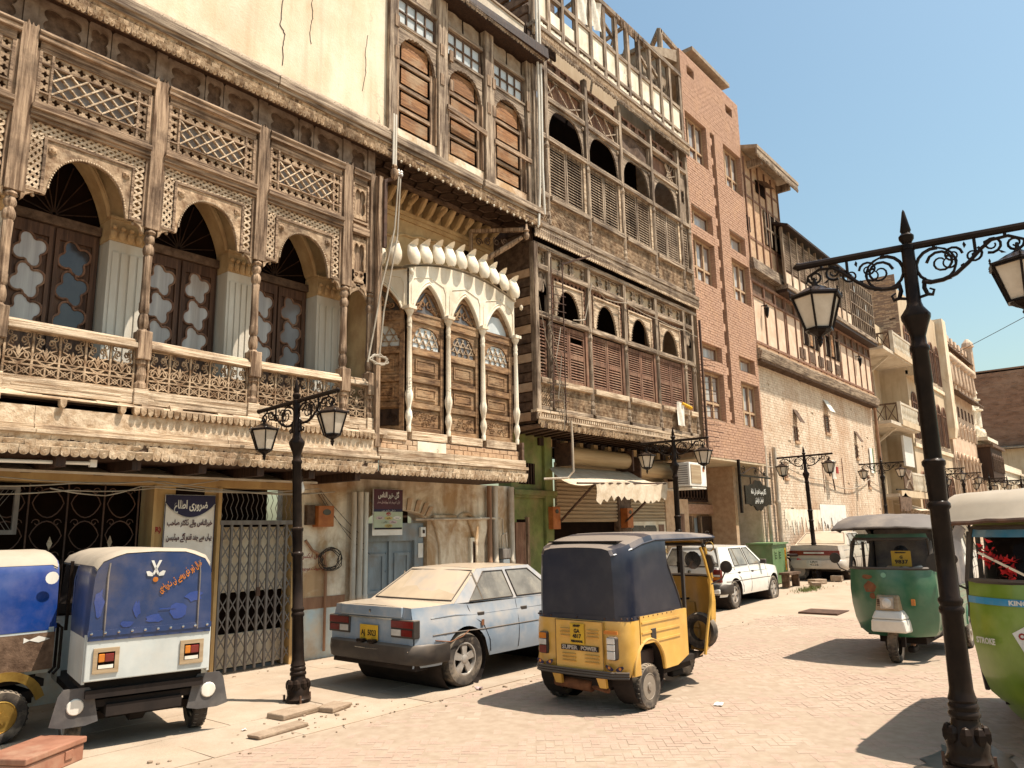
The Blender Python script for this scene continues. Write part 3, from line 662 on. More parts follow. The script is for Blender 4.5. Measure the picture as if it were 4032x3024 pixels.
    if not(bi==0 and False):
        b=MB(); a,c=xa+.08,xb-.08
        b.hexa([(a,8.90,4.035+za),(c,8.90,4.035+zb),(c,9.07,4.035+zb),(a,9.07,4.035+za),(a,8.91,4.10+za),(c,8.91,4.10+zb),(c,9.06,4.10+zb),(a,9.06,4.10+za)])
        b.tube([(a,8.985,4.105+za),(c,8.985,4.105+zb)],.05,8); b.build('handrail','wood_bleached',B1,bev=.008)
    put_tiles(B1,xa+.085,xb-.085,8.985,3.54,.49)
    Bx('balustrade_back','wood_pale_h',B1,xa,xb,9.04,9.05,3.5,3.86)
    b=MB(); b.box(xa+.085,xb-.085,8.935,9.06,3.37,3.535); b.box(xa+.16,xb-.22,8.93,8.95,3.43,3.455); b.build('base_beam','wood_bleached',B1,bev=.006)
# cornice under the balcony
XC0,XC1=.6,7.52
b=MB(); rnd=random.Random(8); x=XC0
while x<XC1:
    w_=rnd.uniform(.08,.3); h=rnd.uniform(.02,.075); b.hexa([(x,8.84+rnd.uniform(0,.03),3.315),(x+w_,8.84+rnd.uniform(0,.03),3.315),(x+w_,9.0,3.315),(x,9.0,3.315),(x,8.88,3.315+h),(x+w_,8.87,3.315+h*rnd.uniform(.6,1)),(x+w_,9.0,3.36),(x,9.0,3.36)]); x+=w_*.97
stuff(b.build('crumbled_ledge','wood_bleached',B1))
dent=None; x=XC0+.6; rnd=random.Random(12)
while x<XC1-.05:
    if not (2.55<x<3.9 and rnd.random()<.8):
        if dent is None:
            b=MB(); b.prism([(-.034,.09),(.034,.09),(.030,.03),(.012,.0),(-.012,.0),(-.030,.03)],-.075,0); dent=b.build('dentil','scale_wood',B1,world=False); o=dent
        else: o=inst(dent,parent=B1)
        P=B1.location; o.location=(x-P[0],8.905-P[1],3.222-P[2])
    x+=.078
for a,c in ((XC0,2.9),(2.905,5.1),(5.105,7.54)):
    Bx('fascia_board','fringe_pale',B1,a,c,8.885,9.0,3.035,3.225); Bx('lower_board','wood_bleached',B1,a,c,8.865,9.0,2.975,3.033,bev=.006)
    b=MB(); b.box(a,c,8.80,9.0,2.93,2.972); b.box(a,c,8.83,9.0,2.915,2.932); b.build('drip_moulding','wood_bleached',B1,bev=.006)
Bx('fringe_board','wood_shade',B1,XC0,7.54,8.845,8.86,2.74,2.93)
scallop_rows(B1,1.0,7.5,.098,[(8.842,2.925,.10),(8.828,2.865,.10),(8.812,2.80,.10)],name='fringe_scallop',m='fringe_pale',seed=21,skip=.03)
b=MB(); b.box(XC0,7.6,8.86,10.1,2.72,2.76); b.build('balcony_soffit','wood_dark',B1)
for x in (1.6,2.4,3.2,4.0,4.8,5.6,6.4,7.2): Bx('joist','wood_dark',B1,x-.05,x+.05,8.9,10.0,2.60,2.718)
# recess behind the arcade
YR=9.62
def parch(cx_,half,zs,zt):
    def f(x):
        t=min(1,abs(x-cx_)/half)
        return zs+(zt-zs)*((1-t**1.7)**.72*.93+.07*(1-t)) if t<1 else zs
    return f
ops=[(1.78,.50),(3.22,.52),(4.80,.54),(6.32,.53)]
edges=[.6]+[(a[0]+a[1]+b_[0]-b_[1])/2 for a,b_ in zip(ops,ops[1:])]+[7.55]
for (c0,h),a,e in zip(ops,edges,edges[1:]):
    b=MB(); b.arch(a,e,7.95,parch(c0,h,5.78,6.55),YR,YR+.25,36); b.build('recess_wall','plaster_ochre',B1)
    b=MB(); pts=[]; f=parch(c0,h,5.78,6.55)
    pts=[(c0-h*math.cos(math.pi*i/28),YR-.02,f(c0-h*math.cos(math.pi*i/28))+.02) for i in range(29)]
    b.tube(pts,.032,6); b.tube([(p[0],p[1]-.012,p[2]+.05) for p in pts],.02,6); b.build('archivolt','plaster_ochre',B1,smooth=True)
    nx_=[o_ for o_ in ops if o_[0]>c0]
    if nx_:
        xa_,xb_=c0+h+.02,nx_[0][0]-nx_[0][1]-.02
    else: xa_,xb_=c0+h+.02,7.42
    xw=(xa_+xb_)/2; hw_=(xb_-xa_)/2
    b=MB(); b.box(xa_,xb_,YR-.06,YR+.25,3.4,5.50)
    for k in (-.66,-.22,.22,.66): b.box(xw+k*hw_-hw_*.17,xw+k*hw_+hw_*.17,YR-.078,YR-.058,3.5,5.36)
    b.build('pilaster','pilaster_paint',B1,bev=.006)
    b=MB(); b.box(xa_-.01,xb_+.01,YR-.07,YR+.25,5.50,5.80)
    for k in range(5):
        X=xa_+.03+k*(xb_-xa_-.06)/4; b.sphere((X,YR-.075,5.58),.045,7,5,sz=1.7); b.sphere((X,YR-.11,5.665),.032,7,5)
    b.box(xa_-.02,xb_+.02,YR-.085,YR+.2,5.78,5.82); b.build('capital','plaster_ochre',B1)
    # timber lintel, dark lunette with tracery
    Bx('lintel','wood_shade',B1,c0-h,c0+h,YR+.14,YR+.26,5.58,5.70,bev=.008)
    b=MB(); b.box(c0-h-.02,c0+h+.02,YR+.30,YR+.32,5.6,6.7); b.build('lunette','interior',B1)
    b=MB()
    for k in range(9):
        t=math.pi*(k+.5)/9; b.bar((c0,YR+.27,5.75),(c0+h*.95*math.cos(t),YR+.27,5.75+.72*math.sin(t)),.014)
    b.build('tracery','wood_dark',B1)
    # double door with quatrefoil lights
    D=MB().box(c0-h,c0+h,YR+.20,YR+.22,3.4,5.6).build('door','door_brown',B1)
    for s in (-1,1):
        xd=c0+s*h*.47
        b=MB()
        for a,e,z0_,z1_ in ((xd-h*.44,xd-.185,3.45,5.56),(xd+.185,xd+h*.44,3.45,5.56),(xd-.185,xd+.185,5.42,5.56)): b.box(a,e,YR+.165,YR+.20,z0_,z1_)
        b.build('leaf_frame','door_brown',D)
        for k in range(3):
            zc=5.22-k*.385
            hole=cusp_shape(xd,zc,.165,.19,4,40,.30,ph=.785)
            gm=('glass_curtain' if s<0 else ('glass_grey','glass_dark','glass_curtain')[bi%3 if False else (ops.index((c0,h)))%3])
            b=MB(); b.prism(hole,YR+.185,YR+.19); b.build('pane',gm,D)
            b=MB(); q=[(p[0],YR+.178,p[1]) for p in hole]; b.tube(q,.014,6,closed=True); b.build('quatrefoil','wood_redbrown',D,smooth=True)
Bx('balcony_floor','wood_dark',B1,.6,7.55,9.06,10.1,3.3,3.45)
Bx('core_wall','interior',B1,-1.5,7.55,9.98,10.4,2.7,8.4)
Bx('end_wall','plaster_ochre',B1,7.50,7.56,9.1,9.98,3.4,8.2)
# ---- ground floor ----
YG=10.0
Bx('lintel_beam','plaster_yellow',B1,-1,6.95,9.93,10.2,2.50,2.74,bev=.01)
MB().hexa([(-1,9.45,2.57),(6.9,9.45,2.57),(6.9,9.98,2.70),(-1,9.98,2.70),(-1,9.45,2.60),(6.9,9.45,2.60),(6.9,9.98,2.73),(-1,9.98,2.73)]).build('canopy_sheet','concrete_pale',B1)
Bx('shop_pier','plaster_yellow',B1,4.72,5.62,9.97,10.3,0.86,2.5); Bx('pier_base','plaster_blue',B1,4.72,5.62,9.96,10.3,0,.86)
Bx('pier_niche','interior',B1,5.02,5.42,9.955,9.97,2.36,2.48)
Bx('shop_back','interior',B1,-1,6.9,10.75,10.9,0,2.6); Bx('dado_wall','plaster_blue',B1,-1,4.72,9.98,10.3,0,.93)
Bx('street_wall','plaster_peeling',B1,6.86,7.86,9.98,10.4,.90,2.72); Bx('wall_band','pipe_rust',B1,6.87,7.86,9.972,10.2,.73,.90); Bx('wall_dado','plaster_blue',B1,6.86,7.86,9.98,10.4,0,.73)
for q in ((4.70,4.74),(5.60,5.65),(6.82,6.88)): Bx('door_jamb','plaster_yellow',B1,q[0],q[1],9.90,10.2,0,2.5)
# iron grille with scrolled bars
gr=thing('window_grille',(3.7,10.02,.93),'dark scrolled iron grille closing the wide shop opening','window grille')
b=MB()
for k in range(9): 
    x=1.2+k*.42; b.bar((x,10.02,.93),(x,10.02,2.5),.016)
b.build('upright','iron_rust',gr)
pz=None
for i in range(8):
    for j in range(4):
        cx_,cz_=1.41+i*.42,1.12+j*.38
        if pz is None:
            b=MB(); 
            b.tube([(p[0],0,p[1]) for p in [(.17*math.cos(t*math.pi/8)*(1-.25*abs(math.sin(t*math.pi/8))),.17*math.sin(t*math.pi/8)) for t in range(16)]],.0075,5,closed=True)
            for s in (-1,1): b.tube([(s*q[0],0,q[1]) for q in scroll(.11,.15,.05,1,0,1,10)],.006,5)
            pz=b.build('scroll','iron_rust',gr,world=False); o=pz
        else: o=inst(pz,parent=gr)
        o.location=(cx_-3.7,0,cz_-.93)
for x in (3.55,4.23): MB().prism([(x-.03,1.79),(x,1.87),(x+.03,1.79),(x,1.71)],9.99,10.0).build('lozenge','wood_bleached',gr)
mw=thing('mesh_window',(2.7,9.9,1.9),'pale framed wire mesh window at the left end of the shop front','window')
b=MB(); 
for a in ((2.3,3.16,1.90,1.95),(2.3,3.16,2.40,2.44)): b.box(a[0],a[1],9.88,9.92,a[2],a[3])
b.box(3.11,3.16,9.878,9.918,1.95,2.40); b.build('frame','gate_grey',mw)
b=MB()
for k in range(28):
    x=2.1+k*.05
    for s in (1,-1):
        p,q=(x,1.95 if s>0 else 2.40),(x+.3,2.40 if s>0 else 1.95)
        if p[0]<2.3 or q[0]>3.11: continue
        b.bar((p[0],9.9,p[1]),(q[0],9.9,q[1]),.005)
b.build('wire_mesh','gate_grey',mw)
# folding lattice gate
fg=thing('folding_gate',(6.22,9.93,0),'grey steel folding lattice gate drawn across cream double doors','gate')
XG=[5.68+i*.1475 for i in range(9)]
bp=None
for i,x in enumerate(XG):
    if bp is None: bp=Bx('upright','gate_grey',fg,x-.016,x+.016,9.905,9.935,.03,1.99); o=bp; x_0=x
    else: o=inst(bp,parent=fg); o.location.x=x-x_0
for i in range(8):
    for j in range(8):
        z=.06+j*.24
        a,c=XG[i],XG[i+1]
        MB().bar((a,9.93,z),(c,9.93,z+.24),.016,.006,up=(0,1,0)).build('cross_bar','gate_grey',fg); MB().bar((a,9.922,z+.24),(c,9.922,z),.016,.006,up=(0,1,0)).build('cross_bar','gate_grey',fg)
Bx('top_rail','gate_grey',fg,5.64,6.86,9.89,9.95,1.99,2.05); Bx('lock','iron_rust',fg,6.24,6.30,9.89,9.905,1.0,1.12)
b=MB()
for i in range(15):
    x=5.66+i*.08
    pts=[(x+.02*math.sin(k*math.pi/2),9.93,2.06+k*.055) for k in range(8)]; b.tube(pts,.0055,4)
b.build('fan_grille','gate_grey',fg)
cd=thing('double_door',(6.25,10.12,0),'cream double doors with dark gaps behind the folding lattice gate','door')
for a,e in ((5.70,6.22),(6.24,6.80)):
    b=MB(); b.box(a,e,10.10,10.14,1.06,1.96); b.box(a,e,10.10,10.14,.05,.50); b.box(a+.07,e-.07,10.085,10.1,1.15,1.8); b.build('leaf','plaster_cream',cd,bev=.006)
b=MB(); b.box(5.66,6.84,10.15,10.16,.03,2.0); b.build('dark_gap','interior',cd)
# notice banner
bn=thing('notice_banner',(5.22,9.93,1.9),'white and navy cloth banner with red script on the yellow pier','banner')
def sheet(name,x0,x1,y,z0,z1,m,parent,amp=.012,n=10,seed=0,label=None):
    rnd=random.Random(seed); b=MB(); ph=rnd.uniform(0,6)
    g=[[(x0+(x1-x0)*i/n,y-amp*(.5+.5*math.sin(ph+i*1.1+j*.6))*(1 if 0<i<n else .3),z0+(z1-z0)*j/n) for j in range(n+1)] for i in range(n+1)]
    for i in range(n):
        for j in range(n): b.quad(g[i][j],g[i+1][j],g[i+1][j+1],g[i][j+1])
    return b.build(name,m,parent,smooth=True,label=label)
sheet('cloth',4.87,5.575,9.945,1.35,2.39,'paper_white',bn,.006,10,3)
b=MB(); b.prism([(4.875,2.385)]+[(4.875+.695*i/16,2.385-.10-.19*max(0,math.sin(math.pi*i/16))**.8) for i in range(17)]+[(5.57,2.385)],9.931,9.934); b.build('header','ink_navy',bn)
b=MB(); pts=[(4.875+.695*i/16,9.93,2.285-.19*max(0,math.sin(math.pi*i/16))**.8-.012) for i in range(17)]; b.tube(pts,.004,4); b.build('header_line','ink_white',bn)
for a in (4.87,5.565): Bx('border','ink_navy',bn,a,a+.01,9.932,9.935,1.36,2.29)
PB=Matrix.Translation(-Vector(bn.location))
text('lettering','ضروری اطلاع',.15,PB@front(5.225,9.930,2.255),'ink_white',bn,True,.47,bold=.004)
text('lettering','خیرالناس والے ڈاکٹر صاحب',.10,PB@front(5.225,9.930,2.02),'ink_maroon',bn,True,.63,bold=.003)
text('lettering','یہاں سے چند قدم آگے میڈیسن',.10,PB@front(5.225,9.930,1.83),'ink_maroon',bn,True,.63,bold=.003)
text('lettering','(R)',.085,PB.inverted()@Matrix.Translation(-Vector(B1.location))@PB@front(4.80,9.965,1.935),'ink_red',B1,bold=.004)
text('lettering','ڈیجیٹل ایکسرے',.11,Matrix.Translation(-Vector(B1.location))@front(7.23,9.974,1.52),'ink_red',B1,True,.5)
text('lettering','کی سہولت موجود ہے',.08,Matrix.Translation(-Vector(B1.location))@front(7.23,9.974,1.33),'ink_red',B1,True,.5)
# meter box, conduit and cable coil
mb_=thing('meter_box',(7.28,9.9,2.0),'orange electricity meter box with oval window on the peeling wall','meter box')
Bx('case','paint_orange',mb_,7.21,7.50,9.82,9.98,1.95,2.27,bev=.008); b=MB(); b.prism([(7.36+.075*math.cos(t*math.pi/8),2.17+.045*math.sin(t*math.pi/8)) for t in range(16)],9.812,9.822); b.build('window','glass_dark',mb_); Bx('back_plate','wood_shade',mb_,7.06,7.20,9.90,9.98,1.98,2.28)
cl=thing('cable_coil',(7.5,9.93,1.2),'black cable coiled on a conduit low on the peeling wall','cable')
for k in range(5):
    rnd=random.Random(k); MB().tube([(7.52+rnd.uniform(-.03,.03)+(.15+.02*k)*math.cos(t*math.pi/10),9.93-.008*k,1.46+(.13+.012*k)*math.sin(t*math.pi/10)) for t in range(20)],.007,5,closed=True).build('loop','wire_dark',cl)
MB().tube([(7.07,9.94,1.75),(7.2,9.94,1.6),(7.42,9.94,1.5),(7.46,9.94,1.35),(7.46,9.94,.1)],.022,7).build('conduit','pipe_rust',cl,smooth=True)
rnd=random.Random(31)
def wires(name,label,lines,r=.007,m='wire',cat='wire',group=None,n=4):
    b=MB()
    for p in lines:
        P=[]; 
        for (a,c) in zip(p,p[1:]):
            for k in range(8):
                t=k/8; q=Vector(a).lerp(Vector(c),t); q.z-=.10*math.sin(math.pi*t)*min(1,(Vector(c)-Vector(a)).length*.25); P.append(q)
        P.append(Vector(p[-1])); b.tube(P,r,n)
    o=b.build(name,m); return tag(o,label,cat,group)
wires('wiring','loose pale wires drooping along the yellow shop beam',[[(2.2,9.40,2.42),(3.6,9.42,2.47),(4.4,9.42,2.52),(5.6,9.42,2.42),(7.2,9.42,2.46)],[(2.2,9.4,2.33),(3.5,9.42,2.38),(4.5,9.42,2.44),(6.9,9.42,2.50)],[(3.3,9.42,2.40),(3.9,9.42,2.33),(4.3,9.42,2.45),(5.3,9.4,2.56)],[(2.3,9.44,2.55),(4.6,9.44,2.52),(7.0,9.44,2.44)]])
wires('wiring','thin dark wires fanning from the beam down the peeling wall beside the meter box',[[(7.3,9.93,2.5),(7.6,9.93,2.1),(7.9,9.9,1.75),(8.3,9.9,1.5)],[(7.33,9.94,2.5),(7.65,9.93,2.2),(8.1,9.88,1.8)],[(7.28,9.94,2.45),(7.7,9.94,2.0),(8.2,9.9,1.65)]],.005,'wire_dark')
tb=thing('tube_light',(2.6,9.2,2.6),'white tube light and fitting under the carved fringe at the left','light fitting')
MB().tube([(1.6,9.0,2.62),(3.55,9.0,2.66)],.02,8).build('tube','white_plastic',tb); Bx('holder','white_plastic',tb,3.53,3.60,8.98,9.03,2.62,2.70)
bu=thing('light_bulb',(6.35,9.05,2.48),'unlit white bulb hanging under the carved fringe near the street lamp','light bulb')
MB().lathe([(.004,-.10),(.03,-.08),(.04,-.04),(.03,0),(.018,.03),(.018,.06)],(6.35,9.05,2.5),10).build('bulb','white_plastic',bu,smooth=True); MB().lathe([(.02,0),(.02,.08)],(6.35,9.05,2.56),8).build('socket','wire_dark',bu); Bx('cord','wire_dark',bu,6.347,6.353,9.047,9.053,2.63,2.72)
# ================= HOUSE WITH THE WHITE BOWED BAY (x 7.6 .. 11.6) =================
B2=thing('bay_house',(9.7,9.6,0),'house with a white lotus-crowned bay window and three arched shutters above','house')
for x0,x1 in ((7.70,9.9),(9.905,11.78)):
    Bx('eave_moulding','wood_grey_h',B2,x0+.06,x1,8.765,9.0,8.16,8.30,bev=.012); Bx('eave_fillet','wood_grey_h',B2,x0+.06,x1,8.80,9.0,8.10,8.162)
Bx('eave_board','wood_shade',B2,7.76,11.75,8.845,8.86,7.90,8.12)
scallop_rows(B2,7.76,11.75,.0635,[(8.842,8.105,.09),(8.828,8.045,.09),(8.814,7.985,.09)],seed=13,skip=.0)
kn=None
for i in range(20):
    x=7.9+i*.195
    if kn is None: kn=MB().lathe([(.003,-.05),(.018,-.03),(.02,-.015),(.008,0)],(0,0,0),7).build('pendant','plaster_white',B2,world=False,smooth=True); o=kn
    else: o=inst(kn,parent=B2)
    o.location=(x-9.7,8.80-9.6,7.895)
# upper storey
for i,(x,w_) in enumerate(((7.83,.09),(9.03,.12),(10.33,.13),(11.62,.10))):
    Bx('post','wood_grey_v',B2,x-w_,x+w_,8.94,9.12,8.30,11.62,bev=.008); Bx('post_cover','wood_pale_v',B2,x+w_,x+w_+.04,8.97,9.1,8.4,11.4)
for z in (9.95,10.55): 
    for x in (7.9,9.0,9.25,10.3,10.45,11.55): Bx('block','wood_pale_v',B2,x-.05,x+.05,8.925,8.96,z-.1,z+.12)
for i,(a,e) in enumerate(((7.95,8.90),(9.19,10.15),(10.50,11.47))):
    Bx('sill_patch','plaster_peeling',B2,a-.05,e+.05,9.0,9.2,8.28,8.60)
    mid=(a+e)/2; h=(e-a)/2
    # arched surround
    cv=lambda x:9.9+.53*max(0,1-abs((x-mid)/(h-.02))**2.4)**.5*(1 if abs(x-mid)<h-.02 else 0)+.012*math.sin(abs(x-mid)*70)
    b=MB(); b.arch(a,e,10.56,cv,8.99,9.05,40); b.build('arch_board','wood_grey_h',B2)
    for q in ((a-.01,a+.02),(e-.02,e+.01)): Bx('jamb','wood_pale_v',B2,q[0],q[1],8.975,9.06,8.62,9.95)
    S=MB().box(a,e,9.075,9.10,8.58,10.5).build('shutter','wood_orange_h',B2,label=('shutter with orange-brown boards and splintered rails','faded shutter nailed shut with a plank','shutter with bright orange weathered boards')[i])
    zs=[(8.64,8.98),(9.06,9.40),(9.48,9.86),(9.94,10.42)]
    for k,(z0,z1) in enumerate(zs):
        b=MB(); b.hexa([(a+.10,9.075,z0),(e-.10,9.075,z0),(e-.10,9.09,z0),(a+.10,9.09,z0),(a+.10,9.075,z1),(e-.10,9.075,z1),(e-.10,9.09,z1),(a+.10,9.09,z1)])
        b.box(a+.16,e-.16,9.058,9.076,z0+.05,z1-.05); b.build('panel','wood_orange_h',S)
        Bx('rail','wood_pale_h',S,a+.02,e-.02,9.045,9.075,z0-.075,z0-.002,bev=.006)
    for q in ((a+.02,a+.10),(e-.10,e-.02)): Bx('stile','wood_pale_v',S,q[0],q[1],9.04,9.075,8.58,9.98)
    # eight small panes
    F=MB().box(a-.02,e+.02,9.06,9.09,10.56,11.16).build('window_light','wood_grey_h',B2)
    for k in range(4):
        for j in range(2):
            x0=a+.02+k*(e-a-.04)/4; z0=10.63+j*.25; Bx('pane','glass_dusty',F,x0+.012,x0+(e-a-.04)/4-.012,9.05,9.058,z0+.01,z0+.24)
    b=MB()
    for k in range(5): x0=a+.02+k*(e-a-.04)/4; b.box(x0-.012,x0+.012,9.02,9.062,10.62,11.14)
    for z in (10.62,10.875,11.12): b.box(a,e,9.022,9.06,z-.012,z+.016)
    b.build('glazing_bars','wood_shade',F)
    Bx('transom_rail','wood_grey_h',B2,a-.03,e+.03,8.97,9.06,10.555,10.61,bev=.005); Bx('head_rail','wood_grey_h',B2,a-.03,e+.03,8.97,9.06,11.15,11.22,bev=.005)
    for k in (0,1):
        x0=a+k*(e-a)/2; sheet('torn_sheet',x0+.02,x0+(e-a)/2-.02,9.05,11.22,11.58,'concrete',B2,.03,6,i*3+k)
    if i==1: MB().hexa([(9.12,8.90,9.42),(10.22,8.92,9.33),(10.22,8.95,9.33),(9.12,8.94,9.42),(9.12,8.90,9.52),(10.22,8.92,9.43),(10.22,8.95,9.43),(9.12,8.94,9.52)]).build('nailed_plank','wood_pale_h',B2)
    if i==2: Bx('nailed_plank','wood_pale_h',B2,10.44,11.6,8.91,8.94,9.28,9.37)
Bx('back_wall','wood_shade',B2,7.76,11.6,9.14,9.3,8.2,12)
b=MB(); b.box(8.9,11.82,8.72,9.1,11.62,11.70); b.hexa([(8.9,8.70,11.70),(11.9,8.62,11.70),(11.9,9.1,11.70),(8.9,9.1,11.70),(8.9,8.72,11.86),(11.9,8.64,11.95),(11.9,9.1,11.95),(8.9,9.1,11.86)]); b.build('upper_eave','wood_dark',B2)
scallop_rows(B2,8.9,11.8,.07,[(8.69,11.74,.11)],name='upper_scallop',seed=5,m='wood_grey_h')
Bx('parapet','concrete_pale',B2,7.76,11.5,8.98,9.3,11.87,12.45); b=MB(); b.box(7.76,11.5,8.95,9.35,12.45,12.5); b.build('coping','wood_grey_h',B2)
# soffit with a hexagon pattern of laths
Bx('soffit','wood_dark',B2,7.58,11.6,8.86,10.05,8.0,8.05)
b=MB(); s_=.20
for i in range(14):
    for j in range(4):
        cx_,cy_=7.75+i*s_*1.5,8.98+j*s_*1.73+(s_*.866 if i%2 else 0)
        if cx_>11.4 or cy_>9.85: continue
        for k in range(6):
            t,u=k*math.pi/3,(k+1)*math.pi/3; b.bar((cx_+s_*math.cos(t),cy_+s_*math.sin(t),7.985),(cx_+s_*math.cos(u),cy_+s_*math.sin(u),7.985),.022,.03)
stuff(b.build('hexagon_laths','wood_shade',B2))
# wall behind the bay with cornice, holes and a row of carved leaf brackets
b=MB(); b.box(7.6,11.6,10.0,10.3,6.0,8.0); b.build('rear_wall','plaster_ochre',B2)
b=MB(); b.box(7.6,11.5,9.93,10.0,7.62,7.70); b.box(7.6,11.5,9.955,10.0,7.54,7.62); b.build('rear_cornice','plaster_ochre',B2,bev=.01)
b=MB(); b.tube([(8.6+2.6*i/24,9.985,7.12+.22*(1-((i-12)/12)**2)+.02*math.cos(i*1.57)) for i in range(25)],.03,6); b.build('arch_moulding','plaster_ochre',B2,smooth=True)
for x in (8.45,10.75): Bx('hole','interior',B2,x-.12,x+.12,9.985,10.02,7.15,7.42)
for i in range(12):
    x=8.55+i*.255; b=MB(); rnd=random.Random(i)
    prof=[(9.98,7.70),(9.93,7.70),(9.86,7.76),(9.80,7.86),(9.72,7.95),(9.62,7.98),(9.60,8.0),(9.98,8.0)]
    b.prism([(p[0],p[1]) for p in prof],x-.045,x+.045,'x')
    if i%3==2:
        for k in range(5): b.sphere((x+(k-2)*.022,9.80-.02*k,7.80+.035*k),.05,6,5,sz=1.3)
    else: b.tube([(x,9.93,7.70),(x,9.83,7.78),(x,9.76,7.88),(x,9.66,7.97)],[.03,.055,.06,.035],7)
    b.build('leaf_bracket','plaster_ochre',B2,smooth=True)
Bx('bracket_beam','wood_shade',B2,7.65,11.55,9.52,9.62,7.93,7.99)
# carved wooden strut at the right corner, knob
b=MB(); b.tube([(10.62,9.7,6.95),(10.75,9.5,7.1),(11.15,9.15,7.45),(11.30,8.98,7.60)],[.05,.06,.06,.04],8); b.bar((10.62,9.75,7.0),(10.62,9.75,7.75),.06); b.bar((10.6,9.75,7.72),(11.3,8.95,7.75),.07); b.build('strut','wood_pale_v',B2,smooth=True)
for k in range(4): MB().tube([(10.72+q[0]*1.2+.11*k,9.62-.13*k,7.5+q[1]) for q in scroll(0,0,.09,1.3,k,1,10)],.014,5).build('strut_scroll','wood_shade',B2)
MB().lathe([(.004,-.14),(.045,-.10),(.06,-.03),(.035,.03),(.06,.06),(.03,.1),(.02,.2)],(11.25,8.83,7.62),10).build('pendant_knob','wood_pale_v',B2,smooth=True)
# --- the bay ---
CX=[8.28,9.19,10.08,11.02]
lip=lambda x:6.17+.25*max(0,1-((x-9.65)/1.42)**2)
def wcol(x,y):
    pr=[(.035,3.42),(.04,3.50),(.03,3.52),(.045,3.60),(.062,3.66),(.05,3.75),(.03,3.80),(.04,3.84),(.04,3.86),(.052,3.90),(.066,3.98),(.066,4.04),(.052,4.09),(.045,4.12),(.042,4.6),(.036,5.12),(.045,5.14),(.04,5.18),(.034,5.2),(.045,5.24),(.038,5.28),(.034,5.34),(.055,5.38),(.075,5.42),(.075,5.46)]
    b=MB(); b.lathe(pr,(x,y,0),14,flute=.07); b.box(x-.085,x+.085,y-.085,y+.085,5.455,5.51); return b.build('white_column','plaster_white',B2,smooth=True)
for x in CX: wcol(x,8.985)
def bay_door(P0,P1,idx):
    """one bay between two plan points: white ogee arch above, panelled door with star lattice below"""
    p0,p1=Vector((*P0,0)),Vector((*P1,0)); d=(p1-p0); L=d.length; d.normalize(); n_=Vector((d.y,-d.x,0))
    if n_.y>0: n_=-n_
    Mx=Matrix(((d.x,-n_.x,0,p0.x),(d.y,-n_.y,0,p0.y),(0,0,1,0),(0,0,0,1)))
    def put(b,name,m,par=B2,**k): return b.xf(Mx).build(name,m,par,**k)
    mid=L/2; h=L/2-.085
    og=lambda x:5.47+.50*(max(0,1-(abs(x-mid)/h)**1.75)**.75*.86+.14*max(0,1-abs(x-mid)/h*1.3)**1.2) if abs(x-mid)<h else 5.47
    def gl(x): w=Mx@Vector((x,0,0)); return lip(w.x) if idx else 6.17
    b=MB(); N=36
    for i in range(N):
        a,c=L*i/N,L*(i+1)/N
        for y,f in ((0,0),(.10,1)):
            q=[(a,y,og(a)),(c,y,og(c)),(c,y,gl(c)),(a,y,gl(a))]; b.quad(*(q if not f else q[::-1]))
        b.quad((a,.10,og(a)),(c,.10,og(c)),(c,0,og(c)),(a,0,og(a)))
    put(b,'arch_wall','plaster_white')
    b=MB(); pts=[(mid+h*math.sin(math.pi*(i/30-.5)),-.012,og(mid+h*math.sin(math.pi*(i/30-.5)))+.015) for i in range(31)]; b.tube(pts,.022,6); b.tube([(p[0],-.006,p[2]+.05) for p in pts[2:-2]],.012,6)
    b.tube([(.05,-.004,5.55),(.05,-.004,5.9),(.1,-.004,6.02),(mid,-.004,6.12)],.008,4); b.tube([(L-.05,-.004,5.55),(L-.05,-.004,5.9),(L-.1,-.004,6.02),(mid,-.004,6.12)],.008,4)
    put(b,'arch_moulding','plaster_white',smooth=True)
    D=put(MB().box(.07,L-.07,.10,.13,3.44,5.98),'panel_door','wood_door')
    b=MB(); b.box(.06,L-.06,.03,.10,5.30,5.45); b.box(.06,L-.06,.02,.09,5.42,5.46); put(b,'lintel','wood_door',D)
    for q in ((.055,.13),(L-.13,L-.055)): put(MB().box(q[0],q[1],.045,.10,3.44,5.30),'stile','wood_door',D)
    for z0,z1 in ((4.74,4.86),(4.27,4.38),(3.84,3.93),(3.44,3.53)): put(MB().box(.13,L-.13,.05,.10,z0,z1),'rail','wood_door',D,bev=.006)
    for z0,z1 in ((4.40,4.72),(3.95,4.25)):
        b=MB(); b.hexa([(.14,.085,z0),(L-.14,.085,z0),(L-.14,.10,z0),(.14,.10,z0),(.14,.085,z1),(L-.14,.085,z1),(L-.14,.10,z1),(.14,.10,z1)]); x0,x1=.22,L-.22
        b.ring(rect_ring(x0,x1,z0+.05,z1-.05,24),rect_ring(x0+.03,x1-.03,z0+.08,z1-.08,24),.065,.086); b.box(x0+.045,x1-.045,.072,.087,z0+.095,z1-.095); put(b,'raised_panel','wood_door',D)
    b=MB(); rnd=random.Random(idx); b.box(.14,L-.14,.085,.10,3.55,3.82)
    for k in range(26):
        X=.20+(L-.4)*rnd.random(); Z=3.60+.17*rnd.random(); pts=scroll(0,0,rnd.uniform(.03,.05),1.2,rnd.uniform(0,6),rnd.choice((1,-1)),9); b.tube([(X+p[0],.082,Z+p[1]) for p in pts],.008,4)
    put(b,'carved_panel','wood_door' if idx else 'wood_dark',D)
    # star lattice in an arched light
    hl=L/2-.17; cv=lambda x:4.99+.24*max(0,1-abs((x-mid)/hl)**2.6)**.5 if abs(x-mid)<hl else 4.99
    b=MB(); b.arch(.13,L-.13,5.30,cv,.055,.10,24); put(b,'light_head','wood_door',D)
